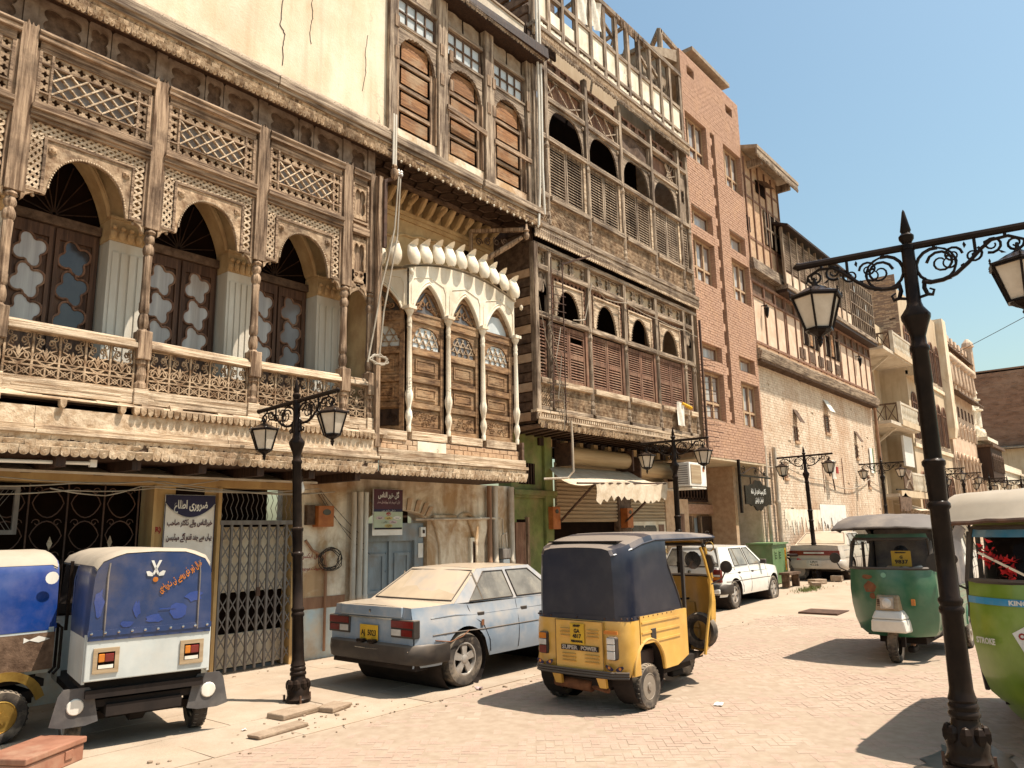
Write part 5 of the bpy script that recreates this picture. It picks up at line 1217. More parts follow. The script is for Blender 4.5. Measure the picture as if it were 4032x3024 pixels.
# upper eave and attic skeleton
for a,e in ((11.7,14.5),(14.505,18.98)):
    Bx('eave_beam','wood_grey_h',B3,a,e,8.84,9.05,12.55,12.66,bev=.012); carved_band(B3,a,e,8.87,12.33,12.55,'scale_wood',int(a)+9,'eave_carving')
scallop_rows(B3,11.75,18.95,.09,[(8.855,12.36,.10)],name='eave_scallop',m='wood_grey_h',seed=33)
XA=[11.9,12.42,12.96,13.54,14.15,14.77,15.35,15.93,16.51,17.09,17.66,18.22,18.84]
for i,x in enumerate(XA): 
    rnd=random.Random(i+60); w_=.055; MB().hexa([(x-w_,8.96,12.64),(x+w_,8.96,12.64),(x+w_,9.07,12.64),(x-w_,9.07,12.64)]+[(x-w_+rnd.uniform(-.02,.02),8.96,14.82),(x+w_,8.96,14.82),(x+w_,9.07,14.82),(x-w_,9.07,14.82)]).build('attic_post','wood_grey_v',B3)
    if i<len(XA)-1:
        e=XA[i+1]; Bx('attic_rail','wood_grey_h',B3,x+w_,e-w_,8.97,9.06,13.70,13.80); Bx('attic_rail','wood_grey_h',B3,x+w_,e-w_,8.965,9.06,12.96,13.04)
        # rough plaster infill below, ragged edge
        b=MB(); n=8; top=[12.95-rnd.uniform(0,.06) for k in range(n+1)]
        for k in range(n): 
            xa,xb_=x+w_+(e-x-2*w_)*k/n,x+w_+(e-x-2*w_)*(k+1)/n; b.hexa([(xa,8.985,12.66),(xb_,8.985,12.66),(xb_,9.05,12.66),(xa,9.05,12.66),(xa,8.985+rnd.uniform(0,.03),top[k]),(xb_,8.985,top[k+1]),(xb_,9.05,top[k+1]),(xa,9.05,top[k])])
        b.build('plaster_infill','plaster_white',B3)
        if i!=20:
            Bx('plaster_panel','plaster_white',B3,x+w_,e-w_,9.005,9.05,13.04,13.70 if i not in (1,2) else 13.4)
        if i in (3,4): sheet('torn_cloth',x+w_,e-w_,9.03,13.8+(.15 if i==4 else 0),14.78,'cloth_white',B3,.09,8,i)
        elif i in (5,8,9): MB().bar((x,9.04,14.45),(e,9.06,14.2),.07).build('loose_rafter','wood_grey_h',B3); MB().bar((x,9.2,13.9),(e,9.3,14.25),.05).build('loose_rafter','wood_grey_h',B3)
        elif i in (0,1,2): Bx('rear_board','wood_shade',B3,x,e,9.6,9.65,12.9,14.8)
        if i in (6,7,10,11): MB().bar((x+.1,9.35,13.8),(x+.35,9.15,14.8),.045).build('loose_rafter','wood_grey_h',B3); 
        if i in (5,7,8,9): MB().hexa([(x+w_,9.04,13.8),(e-w_,9.04,13.8),(e-w_,9.06,13.8),(x+w_,9.06,13.8),(x+w_,9.04,13.8+.12*rnd.random()),(e-w_,9.04,13.92),(e-w_,9.06,13.92),(x+w_,9.06,13.85)]).build('plaster_rest','plaster_white',B3)
Bx('attic_head','wood_grey_h',B3,11.8,18.92,8.94,9.08,14.80,14.92)
MB().box(11.85,18.9,9.9,10.0,12.6,13.9).build('attic_rear_wall','plaster_beige',B3); 
for x in (12.5,14.15,15.9,17.6): MB().bar((x,9.05,14.86),(x,10.9,14.5),.08).build('attic_beam','wood_grey_h',B3)
b=MB()
for k in range(60):
    rnd=random.Random(k+900); x=15.9+rnd.gauss(0,.25); b.bar((x,8.93,14.9),(x+rnd.gauss(0,.03),8.92,14.9-rnd.uniform(.05,.35)),.012)
stuff(b.build('hanging_straw','wood_pale_v',B3))
for i,z in enumerate((12.75,13.0,13.3,13.6,14.0,14.4)): MB().box(11.78,11.86,9.1,11,z,z+.2).build('side_board','wood_shade',B3)
# base cornice of the lower balcony
for a,e in ((11.55,14.9),(14.905,18.75)):
    Bx('base_board','wood_bleached',B3,a,e,8.90,9.06,4.09,4.15,bev=.01); Bx('dentil_board','wood_shade',B3,a,e,8.92,9.06,3.93,4.09)
pr=None; x=11.62
while x<18.72:
    if pr is None: pr=MB().box(-.018,.018,-.05,0,0,.07).build('dentil','wood_bleached',B3,world=False); o=pr
    else: o=inst(pr,parent=B3)
    o.location=(x-15.2,8.92-9.6,4.0); x+=.075
Bx('dentil_fillet','wood_bleached',B3,11.55,18.75,8.86,8.93,3.955,3.995); Bx('fringe_board','wood_shade',B3,11.6,18.75,8.885,8.90,3.80,3.955)
scallop_rows(B3,11.56,18.74,.11,[(8.88,3.965,.12),(8.862,3.90,.11)],name='fringe_scallop',seed=41,skip=.03)
Bx('balcony_soffit','wood_shade',B3,11.6,18.75,8.9,10.9,3.83,3.86)
for i in range(24): x=11.9+i*.29; MB().bar((x,8.95,3.81),(x+.35,10.0,3.81),.05,.03).build('soffit_batten','wood_dark',B3)
for i in range(20): x=12.9+i*.30; Bx('joist_end','plaster_ochre' if i%2 else 'wood_dark',B3,x,x+.15,9.9,10.1,3.62,3.78)
# ground floor: green wall, rolled shutters, awning
Bx('green_wall','plaster_green',B3,12.0,13.42,9.96,10.3,0,3.83); Bx('green_window','interior',B3,12.25,12.78,9.95,9.97,2.78,3.22)
b=MB(); b.box(12.0,13.45,9.86,9.97,2.55,2.66); b.box(12.0,13.42,9.90,9.97,2.50,2.56); b.build('green_ledge','plaster_green',B3,bev=.01)
for k in range(6): MB().bar((12.28+k*.09,9.945,2.78),(12.28+k*.09,9.945,3.22),.014).build('window_bar','iron_rust',B3)
Bx('green_pilaster','plaster_green',B3,13.05,13.30,9.88,9.97,0,3.83,bev=.02); Bx('doorway','interior',B3,12.15,12.42,9.955,9.97,0,2.06); Bx('door_lining','wood_pale_v',B3,12.42,12.50,9.90,9.97,0,2.1); Bx('door_leaf','wood_redbrown',B3,12.08,12.40,9.93,9.955,0,2.0)
def rolled(x0,x1,z,label):
    S=MB().tube([(x0,9.78,z),(x1,9.78,z)],.20,14).build('roller_drum','shutter_tan',B3,smooth=True)
    for x in (x0-.06,x1): Bx('drum_plate','iron_rust',S,x,x+.06,9.56,10.0,z-.25,z+.25)
rolled(13.62,16.15,3.45,''); rolled(16.55,18.6,3.30,'')
def roller(x0,x1,z0,z1,m):
    g=Bx('roller_shutter',m,B3,x0,x1,9.99,10.02,z0,z1); n=round((z1-z0)/.085); p=None
    for k in range(n):
        b=MB(); z=z0+(z1-z0)*(k+.5)/n; b.prism([(9.99,z-.038),(9.955,z-.018),(9.955,z+.018),(9.99,z+.038)],x0,x1,'x'); b.build('shutter_slat',m,g)
    return g
roller(13.55,16.0,2.0,3.3,'shutter_metal'); roller(16.65,18.35,2.0,3.15,'shutter_metal')
Bx('shop_interior','interior',B3,13.5,16.3,10.1,10.2,0,2.0); Bx('shop_pier','wood_shade',B3,16.05,16.6,9.95,10.2,0,3.6); Bx('shop_pier','brick_tan',B3,18.40,18.95,9.95,10.2,0,3.6)
cw=thing('shop_door',(17.5,9.98,0),'cream shop door with dark octagonal lights under the second roller shutter','door')
Bx('board','plaster_cream',cw,16.65,18.35,9.96,9.99,0,2.0)
for x in (16.95,17.55): b=MB(); b.prism([(x-.24,1.5),(x+.24,1.5),(x+.24+.06,1.58),(x+.30,1.82),(x+.24,1.9),(x-.24,1.9),(x-.30,1.82),(x-.30,1.58)],9.945,9.958); b.build('octagon_light','glass_dark',cw)
Bx('brown_panel','wood_redbrown',cw,17.98,18.25,9.945,9.958,1.5,1.92); Bx('frame','plaster_yellow',cw,16.65,18.35,9.94,9.956,1.18,1.30)
text('lettering','Chai',.14,Matrix.Translation((-17.5,-9.98,0))@front(17.3,9.952,1.13),'ink_black',cw)
for x,l in ((13.25,'orange letter box hanging at the green wall by the roller shutter'),(16.25,'orange letter box on the pier beneath the ragged awning')):
    o=thing('meter_box',(x,9.85,1.95),l,'meter box','orange boxes on the shop fronts'); Bx('case','paint_orange',o,x-.13,x+.13,9.75,9.95,1.85,2.32,bev=.008); MB().prism([(x+.06*math.cos(t*math.pi/6),2.22+.045*math.sin(t*math.pi/6)) for t in range(12)],9.742,9.752).build('window','glass_dark',o)
# ragged awning
aw=thing('awning',(15.0,9.4,2.9),'sagging cream cloth awning with a torn valance over the shop','awning')
b=MB(); n=16; rows=[]
P0,P1=(13.25,9.95,3.18),(16.62,9.95,3.24); Q0,Q1=(11.98,8.32,2.70),(15.35,8.25,2.80)
for j in range(9):
    v=j/8; r_=[]
    for i in range(n+1):
        u=i/n; a=Vector(P0).lerp(Vector(P1),u); c=Vector(Q0).lerp(Vector(Q1),u); q=a.lerp(c,v); q.z-=.10*math.sin(math.pi*v)+.05*v*math.sin(u*9+1)*v; r_.append(q)
    rows.append(r_)
for a,c in zip(rows,rows[1:]):
    for i in range(n): b.quad(a[i],a[i+1],c[i+1],c[i])
b.build('cloth','canvas',aw,smooth=True)
b=MB(); rnd=random.Random(17); n=44; prev=None
for i in range(n+1):
    u=.18+.82*i/n; q=Vector(Q0).lerp(Vector(Q1),u); q.z-=.05*math.sin(u*9+1); saw=abs(((i*.25)%1)-.5)*.16
    d=.36+.05*rnd.random()-saw; w_=[Vector((q.x,q.y-.015-.015*math.sin(i*1.3+k),q.z-d*k/4)) for k in range(5)]
    if prev:
        for k in range(4): b.quad(prev[k],w_[k],w_[k+1],prev[k+1])
    prev=w_
b.build('valance','canvas',aw,smooth=True)
for x,e in ((13.5,12.4),(16.2,15.0)): MB().bar((x,9.92,1.95),(e+.2,8.34,2.70),.035).build('strut','iron_rust',aw)
MB().tube([Q0,Q1],.02,6).build('front_bar','iron_rust',aw)
# wall furniture
ac=thing('air_conditioner',(19.4,9.2,3.2),'white air conditioner box on a bracket left of the brick house entrance','air conditioner')
AX=17.7
b=MB(); b.box(AX,AX+.95,8.85,9.30,2.86,3.46); b.build('case','white_plastic',ac,bev=.015); b=MB(); b.box(AX+.07,AX+.62,8.835,8.85,2.93,3.40); b.build('grille','shutter_metal',ac)
for k in range(9): MB().box(AX-.006,AX,8.9,9.26,2.92+k*.055,2.935+k*.055).build('louvre','wood_shade',ac)
Bx('sticker','paint_orange',ac,AX+.74,AX+.84,8.842,8.85,3.25,3.36); MB().box(AX+.1,AX+.9,8.85,10,2.80,2.84).build('bracket','pipe_white',ac)
wl=thing('wall_ladder',(12.15,8.9,5),'rusty iron ladder frame hung with cables on the left corner of the timber house','ladder')
for x in (12.02,12.42): MB().bar((x,8.84,3.9 if x>12.2 else 4.2),(x+.03,8.84,7.35),.02).build('stile','iron_rust',wl)
for i in range(15): MB().bar((11.92,8.84,4.35+i*.17),(12.52,8.83,4.39+i*.17),.014).build('rung','iron_rust',wl)
MB().bar((12.44,8.84,7.3),(13.0,8.5,7.55),.035).build('arm','iron_rust',wl)
wires('service_cable','pale cables tangled down the iron ladder of the timber house',[[(11.6,8.83,6.4),(11.8,8.83,5.6),(12.1,8.82,5.1),(12.3,8.82,4.4),(12.5,8.82,3.9)],[(12.3,8.82,5.9),(12.1,8.82,5.2),(12.35,8.82,4.5),(12.3,8.8,3.8)],[(11.9,8.82,5.9),(12.3,8.82,5.3),(12.15,8.82,4.4)]],.009)
wires('service_cable','long pale cable looped along the lower arches of the timber house',[[(12.9,8.92,6.2),(13.35,8.92,6.3),(13.62,8.88,7.2),(14.2,8.9,6.95),(15.1,8.88,7.05),(16.6,8.88,6.95),(18.1,8.88,6.95),(18.7,8.88,6.9)]],.012)
cn=MB().tube([(11.82,8.80,14.5),(11.83,8.80,11.0),(11.80,8.80,9.2),(11.83,8.80,8.2)],.028,8).tube([(11.72,8.80,14.5),(11.73,8.80,10.5),(11.70,8.80,8.9),(11.62,8.80,7.9)],.028,8).build('conduit','pipe_white',None,smooth=True); tag(cn,'two long pale conduits running down the corner of the timber house','pipe')
cn=MB().tube([(12.56,8.82,4.0),(12.58,8.82,3.6),(12.58,8.82,2.98),(12.50,8.9,2.85),(12.1,9.2,2.83)],.024,8).build('conduit','pipe_pale',None,smooth=True); tag(cn,'bent pale conduit under the lower balcony in front of the green wall','pipe')
cl=sheet('hanging_cloth',17.25,17.62,8.86,4.35,4.95,'cloth_white',None,.05,8,4); tag(cl,'white cloth hanging over the lower balcony rail','cloth')
b=MB(); b.tube([(17.5,8.84,4.93),(18.0,8.84,4.86)],[.04,.05],6); o=b.build('rolled_cloth','cloth_yellow'); tag(o,'bright yellow rolled cloth on the lower balcony rail','cloth')
# ================= RED BRICK HOUSE (x 18.9 .. 23.1) =================
B4=thing('brick_house',(21.0,9.6,0),'modern red brick house with stacked windows and one tall slot','house')
wins=[]  # x0,x1,z0,z1,kind
for z0,z1 in ((12.45,13.85),(8.68,10.02),(4.75,6.10)): wins+= [(19.05,20.45,z0,z1,'big'),(21.66,23.0,z0,z1,'big')]
for z0,z1 in ((10.34,10.92),(6.45,6.92)): wins+= [(19.08,20.45,z0,z1,'small'),(21.66,22.85,z0,z1,'small')]
SL=(20.72,21.02,4.75,13.82)
holes=[w_[:4] for w_ in wins]+[SL,(19.38,19.85,15.15,15.45),(22.1,22.6,15.12,15.40)]
X0,X1,Z0,Z1=18.95,23.12,3.70,15.75
def clear(x0,x1,z0,z1): return all(x1<=h[0]+.01 or x0>=h[1]-.01 or z1<=h[2]+.005 or z0>=h[3]-.005 for h in holes)
bl=[]; rnd=random.Random(10); z=Z0; row=0; bh,bw=.078,.235
while z<Z1-.01:
    # edges of this course
    segs=[X0,X1]; inside=[h for h in holes if h[2]<z+bh*.5<h[3]]
    spans=[]; cur=X0
    for h in sorted(inside): spans.append((cur,h[0])); cur=h[1]
    spans.append((cur,X1))
    for a,e in spans:
        if e-a<.03: continue
        x=a-(bw/2 if row%2 else 0)
        while x<e-.01:
            p,q=max(x,a),min(x+bw,e)
            if q-p>.03: bl.append((p,q,z))
            x+=bw
    z+=bh; row+=1
bl.sort(key=lambda q:(q[2]-2)**2+(q[0]-10)**2)
rest=MB(); pr=None
for i,(p,q,z) in enumerate(bl):
    w_=q-p-.012; dy=rnd.uniform(0,.008)
    if i<300:
        if pr is None: pr=MB().box(-.5,.5,-.03,.1,.006,bh-.006).build('brick','brick_red',B4,world=False); o=pr
        else: o=inst(pr,parent=B4)
        o.location=((p+q)/2-21,9.0+dy-9.6,z); o.scale=(w_,1,1)
    else:
        x0,x1=p+.006,q-.006; y=8.97+dy; n=len(rest.v); za,zb=z+.006,z+bh-.006
        rest.v+=[(x0,y,za),(x1,y,za),(x1,y,zb),(x0,y,zb),(x0,9.02,za),(x1,9.02,za),(x1,9.02,zb),(x0,9.02,zb)]
        for f in ((0,1,2,3),(3,2,6,7),(1,0,4,5),(0,3,7,4),(2,1,5,6)): rest.f.append(tuple(n+k for k in f)); rest.mi.append(0)
stuff(rest.build('brickwork','brick_red',B4))
# wall body behind the bricks, pierced by the openings
b=MB(); xs=sorted({X0,X1}|{h[0] for h in holes}|{h[1] for h in holes}); zs=sorted({Z0,Z1}|{h[2] for h in holes}|{h[3] for h in holes})
for a,e in zip(xs,xs[1:]):
    for c,d in zip(zs,zs[1:]):
        mx,mz=(a+e)/2,(c+d)/2
        if not any(h[0]<mx<h[1] and h[2]<mz<h[3] for h in holes): b.quad((a,8.988,c),(e,8.988,c),(e,8.988,d),(a,8.988,d))
for h in holes:
    for p,q in (((h[0],h[2]),(h[0],h[3])),((h[0],h[3]),(h[1],h[3])),((h[1],h[3]),(h[1],h[2])),((h[1],h[2]),(h[0],h[2]))):
        b.quad((p[0],8.99,p[1]),(q[0],8.99,q[1]),(q[0],9.32,q[1]),(p[0],9.32,p[1]))
b.build('mortar_wall','mortar',B4)
# brick reveals at the right side of each opening read as darker courses
b=MB()
for h in holes:
    z=h[2]; 
    while z<h[3]-.02: b.box(h[1]-.008,h[1]+.002,8.995,9.30,z+.006,z+bh-.006); z+=bh
stuff(b.build('reveal_bricks','brick_red',B4))
b=MB(); b.box(X0,X0+.02,9.0,12,Z0,Z1); b.box(X1-.02,X1,9.0,12,Z0,Z1); b.box(X0,X1,9.33,9.36,Z0,Z1-1); b.build('side_wall','brick_tan',B4)
mat('frame_wood',(0.52,0.36,0.22),(0.36,0.22,0.12),scale=SV,bump=.3,rough=.6)
for x0,x1,z0,z1,kind in wins:
    W_=MB(); y=9.13
    cols=[x0,x0+(x1-x0)/3,x0+2*(x1-x0)/3,x1] if kind=='big' else [x0,x0+.42,x1]
    for i,x in enumerate(cols): 
        a=max(x0,x-.04) ; W_.box(a if i else x0,min(x1,a+.08),y,y+.07,z0,z1)
    for z in (z0,z1-.06)+((z0+.46,) if kind=='big' else ()): W_.box(x0,x1,y+.004,y+.066,z,z+.06)
    F=W_.build('window','frame_wood',B4)
    rows=[(z0+.06,z0+.46),(z0+.52,z1-.06)] if kind=='big' else [(z0+.06,z1-.06)]
    for i in range(len(cols)-1):
        for a,c in rows:
            sh=MB(); xa,xb_=cols[i]+.045,cols[i+1]-.045
            sh.box(xa,xa+.05,y+.03,y+.08,a,c); sh.box(xb_-.05,xb_,y+.03,y+.08,a,c); sh.box(xa,xb_,y+.03,y+.08,a,a+.04); sh.box(xa,xb_,y+.03,y+.08,c-.04,c); sh.build('sash','wood_redbrown',F)
            Bx('pane','glass_grey' if (i==0) else 'glass_curtain',F,xa+.05,xb_-.05,y+.055,y+.06,a+.04,c-.04)
# slot with brick ties
Bx('slot_back','interior',B4,SL[0],SL[1],9.29,9.31,SL[2],SL[3])
for i in range(14): z=4.85+i*.66; Bx('slot_tie','brick_red',B4,SL[0],SL[0]+.14,8.99,9.25,z,z+.22)
for x in (19.61,22.35): Bx('vent_back','interior',B4,x-.25,x+.25,9.28,9.30,15.1,15.46)
Bx('coping','brick_red',B4,X0,X1,8.98,9.4,15.75,15.80)
# overhang soffit, ground storey
Bx('soffit','plaster_beige',B4,X0,X1,8.985,11.0,3.64,3.70)
Bx('ground_wall','brick_tan',B4,18.95,22.3,10.55,10.8,0,3.66); Bx('entrance_side','brick_tan',B4,22.25,22.45,9.7,10.8,0,3.66)
Bx('brick_pier','brick_tan',B4,18.95,19.7,9.95,10.6,0,2.6)
e=thing('entrance_door',(21.2,10.5,0),'dark carved door leaves standing open under the brick overhang','door')
for x0,x1,y in ((20.35,20.75,10.45),(21.4,22.2,10.45)):
    L_=Bx('leaf','wood_dark',e,x0,x1,y,y+.06,0,2.15)
    for z in (.75,1.55):
        b=MB(); b.ring(rect_ring(x0+.09,x1-.09,z-.27,z+.27,16),rect_ring(x0+.14,x1-.14,z-.22,z+.22,16),y-.02,y+.01); b.build('panel','wood_dark',L_)
        b=MB(); cx_=(x0+x1)/2; b.sphere((cx_,y-.01,z),.03,8,5)
        for k in range(12): t=k*math.pi/6; b.sphere((cx_+.75*(x1-x0-.3)/2*math.cos(t),y-.005,z+.16*math.sin(t)),.012,5,4)
        b.build('studs','pipe_white',L_)
for x in (20.78,20.86,21.36): Bx('jamb','wood_pale_v',e,x,x+.05,10.40,10.5,0,2.15)
Bx('inner_door','door_blue',e,20.92,21.36,10.53,10.56,0,2.1)
fg2=thing('fanlight_grille',(20.9,10.5,2.9),'dark scrolled fanlight grille above the brick entrance','grille')
Bx('dark','interior',fg2,20.0,22.0,10.53,10.55,2.62,3.15)
b=MB(); b.ring(rect_ring(19.95,22.05,2.58,3.2,16),rect_ring(20.02,21.98,2.64,3.13,16),10.46,10.54); b.build('frame','wood_dark',fg2)
for k in range(10): MB().tube([(20.13+k*.195+.12*math.cos(t*math.pi/8),10.49,2.885+.23*math.sin(t*math.pi/8)) for t in range(16)],.012,4,closed=True).build('loop','iron_rust',fg2)
Bx('door_lintel','brick_red',B4,19.9,22.25,10.42,10.56,2.22,2.50)
Bx('small_window','wood_redbrown',B4,19.0,19.4,9.93,9.95,1.6,2.2)
# roof: chimney slab tank and leftover frame
Bx('stair_head','concrete',B4,17.3,18.94,9.3,11,14.2,15.2)
MB().hexa([(17.2,9.2,15.0),(18.93,9.05,15.35),(18.93,11,15.35),(17.2,11,15.0),(17.2,9.2,15.1),(18.93,9.05,15.75),(18.93,11,15.75),(17.2,11,15.1)]).build('sloped_parapet','concrete',B4)
for q in (((18.2,9.2,15.3),(18.2,9.2,16.1)),((18.2,9.2,16.1),(18.9,9.9,16.1)),((18.2,9.2,16.05),(19.3,9.2,15.95))): MB().bar(q[0],q[1],.12).build('roof_frame','wood_grey_v',B4)
MB().box(20.0,22.0,9.3,10.5,15.8,16.15).build('roof_house','concrete',B4); MB().hexa([(19.7,8.9,16.1),(22.4,8.9,16.1),(22.4,10.8,16.1),(19.7,10.8,16.1),(19.7,8.9,16.22),(22.4,8.9,16.22),(22.4,10.8,16.22),(19.7,10.8,16.22)]).build('roof_slab','concrete',B4)
# bristling rebar and cable rack between timber and brick house
rb=thing('cable_rack',(18.9,8.8,4.5),'rack of dark rods bristling between the timber and brick houses','cable rack')
rnd=random.Random(8)
for i in range(16): z=3.9+i*.16; MB().bar((18.75,8.9,z),(19.25+rnd.random()*.35,8.72,z+rnd.uniform(-.06,.06)),.016).build('rod','iron_rust',rb)
MB().bar((18.86,8.86,3.8),(18.86,8.86,7.4),.05).build('post','iron_rust',rb)
# hanging doctor sign
sg=thing('hanging_sign',(21.6,8.9,2.9),'ornate dark hanging sign board with white script on a scrolled bracket','sign')
sp0=Vector((20.62,9.0,0))
SX0,SX1,SY=21.05,22.95,8.85
b=MB(); xs_=SX0,SX1
pts=[(SX0,2.45),(SX0+.28,2.45),(SX0+.4,2.40),(SX0+.6,2.40),(SX0+.72,2.30),(SX0+.83,2.27),(SX0+.95,2.31),(SX0+1.07,2.27),(SX0+1.18,2.30),(SX0+1.3,2.40),(SX0+1.5,2.40),(SX0+1.62,2.45),(SX1,2.45),(SX1,2.98),(SX0+1.62,2.98),(SX0+1.5,3.03),(SX0+1.3,3.03),(SX0+1.18,3.13),(SX0+1.07,3.16),(SX0+.95,3.12),(SX0+.83,3.16),(SX0+.72,3.13),(SX0+.6,3.03),(SX0+.4,3.03),(SX0+.28,2.98),(SX0,2.98)]
b.prism(pts,SY-.02,SY+.02); b.build('board','iron_black',sg)
b=MB(); b.bar((20.8,SY,3.25),(23.0,SY,3.25),.05); 
for x in (21.5,22.6): b.bar((x,SY,3.24),(x,SY,2.98),.025)
b.bar((20.8,SY+.02,3.7),(20.8,SY+.02,2.2),.07); b.build('bracket','iron_black',sg)
b=MB()
for (cx_,cz_,r_,st,dn) in ((21.05,3.42,.13,0,1),(21.9,3.40,.11,2,-1),(22.6,3.36,.09,1,1)): b.tube([(cx_+q[0],SY,cz_+q[1]) for q in scroll(0,0,r_,1.4,st,dn,14)],.012,5)
b.tube([(20.85+2.0*i/16,SY,3.30+.22*math.sin(math.pi*i/16)**2) for i in range(17)],.012,5); b.build('scrollwork','iron_black',sg)
PS=Matrix.Translation(-Vector(sg.location))
text('lettering','ڈاکٹر سید اختر علی شاہ',.2,PS@front(22.0,SY-.024,2.82),'ink_white',sg,True,1.1,bold=.003); text('lettering','فیملی فزیشن',.2,PS@front(22.0,SY-.024,2.58),'ink_white',sg,True,.6,bold=.003)
# ================= OLD TIMBER AND PALE BRICK HOUSE (x 23.1 .. 36.8) =================
mat('plaster_pink',(0.72,0.53,0.385),(0.58,0.405,0.275),scale=(4,4,3),bump=.4,bscale=22,grime=(0.45,0.28,0.17),gamt=.35,gscale=1)
B5=thing('pale_brick_house',(30.0,9.6,.3),'long old house with whitewashed brick ground wall and timber framed upper floors','house')
YL=9.24
mat('mortar_pale',(0.60,0.475,0.35),(0.46,0.345,0.24),scale=(6,6,6))
Bx('wall_core','mortar_pale',B5,23.14,37.0,YL+.012,10.0,0,7.1)
vents=[(26.62,26.92,4.72,5.22),(30.05,30.50,5.30,5.98),(33.75,34.0,4.55,5.08),(25.35,25.55,3.4,3.86),(35.1,35.3,3.4,3.85)]
bl=[]; z=1.0; row=0; rnd=random.Random(6)
while z<7.0:
    x=23.16-(.13 if row%2 else 0)
    while x<36.9:
        p,q=max(x,23.16),min(x+.26,36.95)
        if q-p>.05 and all(q<v[0] or p>v[1] or z+.08<v[2] or z>v[3] for v in vents) and rnd.random()>.006: bl.append((p,q,z))
        x+=.26
    z+=.088; row+=1
bl.sort(key=lambda q:q[0]+abs(q[2]-4)*2)
rest=MB(); pr=None
for i,(p,q,z) in enumerate(bl):
    dy=rnd.uniform(-.003,.003)
    if i<300:
        if pr is None: pr=MB().box(-.5,.5,-.014,.1,.004,.084).build('brick','brick_pale',B5,world=False); o=pr
        else: o=inst(pr,parent=B5)
        o.location=((p+q)/2-30,YL+dy-9.6,z-.3); o.scale=(q-p-.012,1,1)
    else:
        y=YL-.014+dy; n=len(rest.v); x0,x1,za,zb=p+.006,q-.006,z+.004,z+.084
        rest.v+=[(x0,y,za),(x1,y,za),(x1,y,zb),(x0,y,zb),(x0,YL+.02,za),(x1,YL+.02,za),(x1,YL+.02,zb),(x0,YL+.02,zb)]
        for f in ((0,1,2,3),(3,2,6,7),(1,0,4,5),(0,3,7,4)): rest.f.append(tuple(n+k for k in f)); rest.mi.append(0)
stuff(rest.build('brickwork','brick_pale',B5))
for i,v in enumerate(vents):
    W_=MB().ring(rect_ring(v[0],v[1],v[2],v[3],16),rect_ring(v[0]+.04,v[1]-.04,v[2]+.04,v[3]-.04,16),YL-.03,YL+.02).build('louvre_window','wood_redbrown',B5)
    n=int((v[3]-v[2])/.07)
    for k in range(n): Bx('slat','wood_dark',W_,v[0]+.04,v[1]-.04,YL-.005,YL+.01,v[2]+.05+k*.07,v[2]+.09+k*.07)
    Bx('sill','brick_tan',W_,v[0]-.08,v[1]+.08,YL-.07,YL,v[2]-.10,v[2]-.02)
    if i<3: 
        h=.6; MB().hexa([(v[0]-.06,YL-.28,v[3]+.12),(v[1]+.08,YL-.28,v[3]+.12),(v[1]+.08,YL-.26,v[3]+.12),(v[0]-.06,YL-.26,v[3]+.12),(v[0]-.02,YL-.03,v[3]+h),(v[1]+.1,YL-.03,v[3]+h),(v[1]+.1,YL-.01,v[3]+h),(v[0]-.02,YL-.01,v[3]+h)]).build('weather_board','pipe_white' if i==1 else 'wood_shade',W_)
for x0_,x1_,zt_,zb_,m_,sd in ((25.0,28.5,2.36,1.8,'plaster_white',1),(28.5,31.5,2.56,1.75,'paper_white',2)):
    b=MB(); rnd=random.Random(sd); n=40; y_=YL-.022-.004*sd; zz=[zb_+rnd.uniform(-.3,.35) for k in range(n+1)]
    for k in range(n): xa,xb_=x0_+(x1_-x0_)*k/n,x0_+(x1_-x0_)*(k+1)/n; b.quad((xa,y_,zz[k]),(xb_,y_,zz[k+1]),(xb_,y_,zt_),(xa,y_,zt_))
    b.build('whitewash_patch',m_,B5)
rnd=random.Random(2)
for k in range(0): x=rnd.uniform(24.8,31.5); Bx('peeling_strip','brick_tan',B5,x,x+rnd.uniform(.05,.3),YL-.03,YL-.01,1.7,rnd.uniform(1.8,2.25))
for x in (27.0,29.2,31.6): Bx('batten','wood_redbrown',B5,x,x+.06,YL-.03,YL,3.0,4.4) if x>29 else None
# cornice
MB().hexa([(23.12,8.86,7.05),(36.75,8.86,7.05),(36.75,9.3,7.0),(23.12,9.3,7.0),(23.12,8.80,7.30),(36.75,8.80,7.30),(36.75,9.3,7.3),(23.12,9.3,7.3)]).build('cornice','wood_grey_h',B5)
Bx('cornice_fillet','wood_grey_h',B5,23.12,36.75,8.86,9.2,7.30,7.38); Bx('cornice_cap','brick_tan',B5,23.12,36.75,8.92,9.2,7.38,7.47)
b=MB()
for i in range(110): x=23.2+i*.123; b.box(x,x+.05,8.87,9.25,6.955,7.03)
stuff(b.build('cornice_slats','wood_shade',B5))
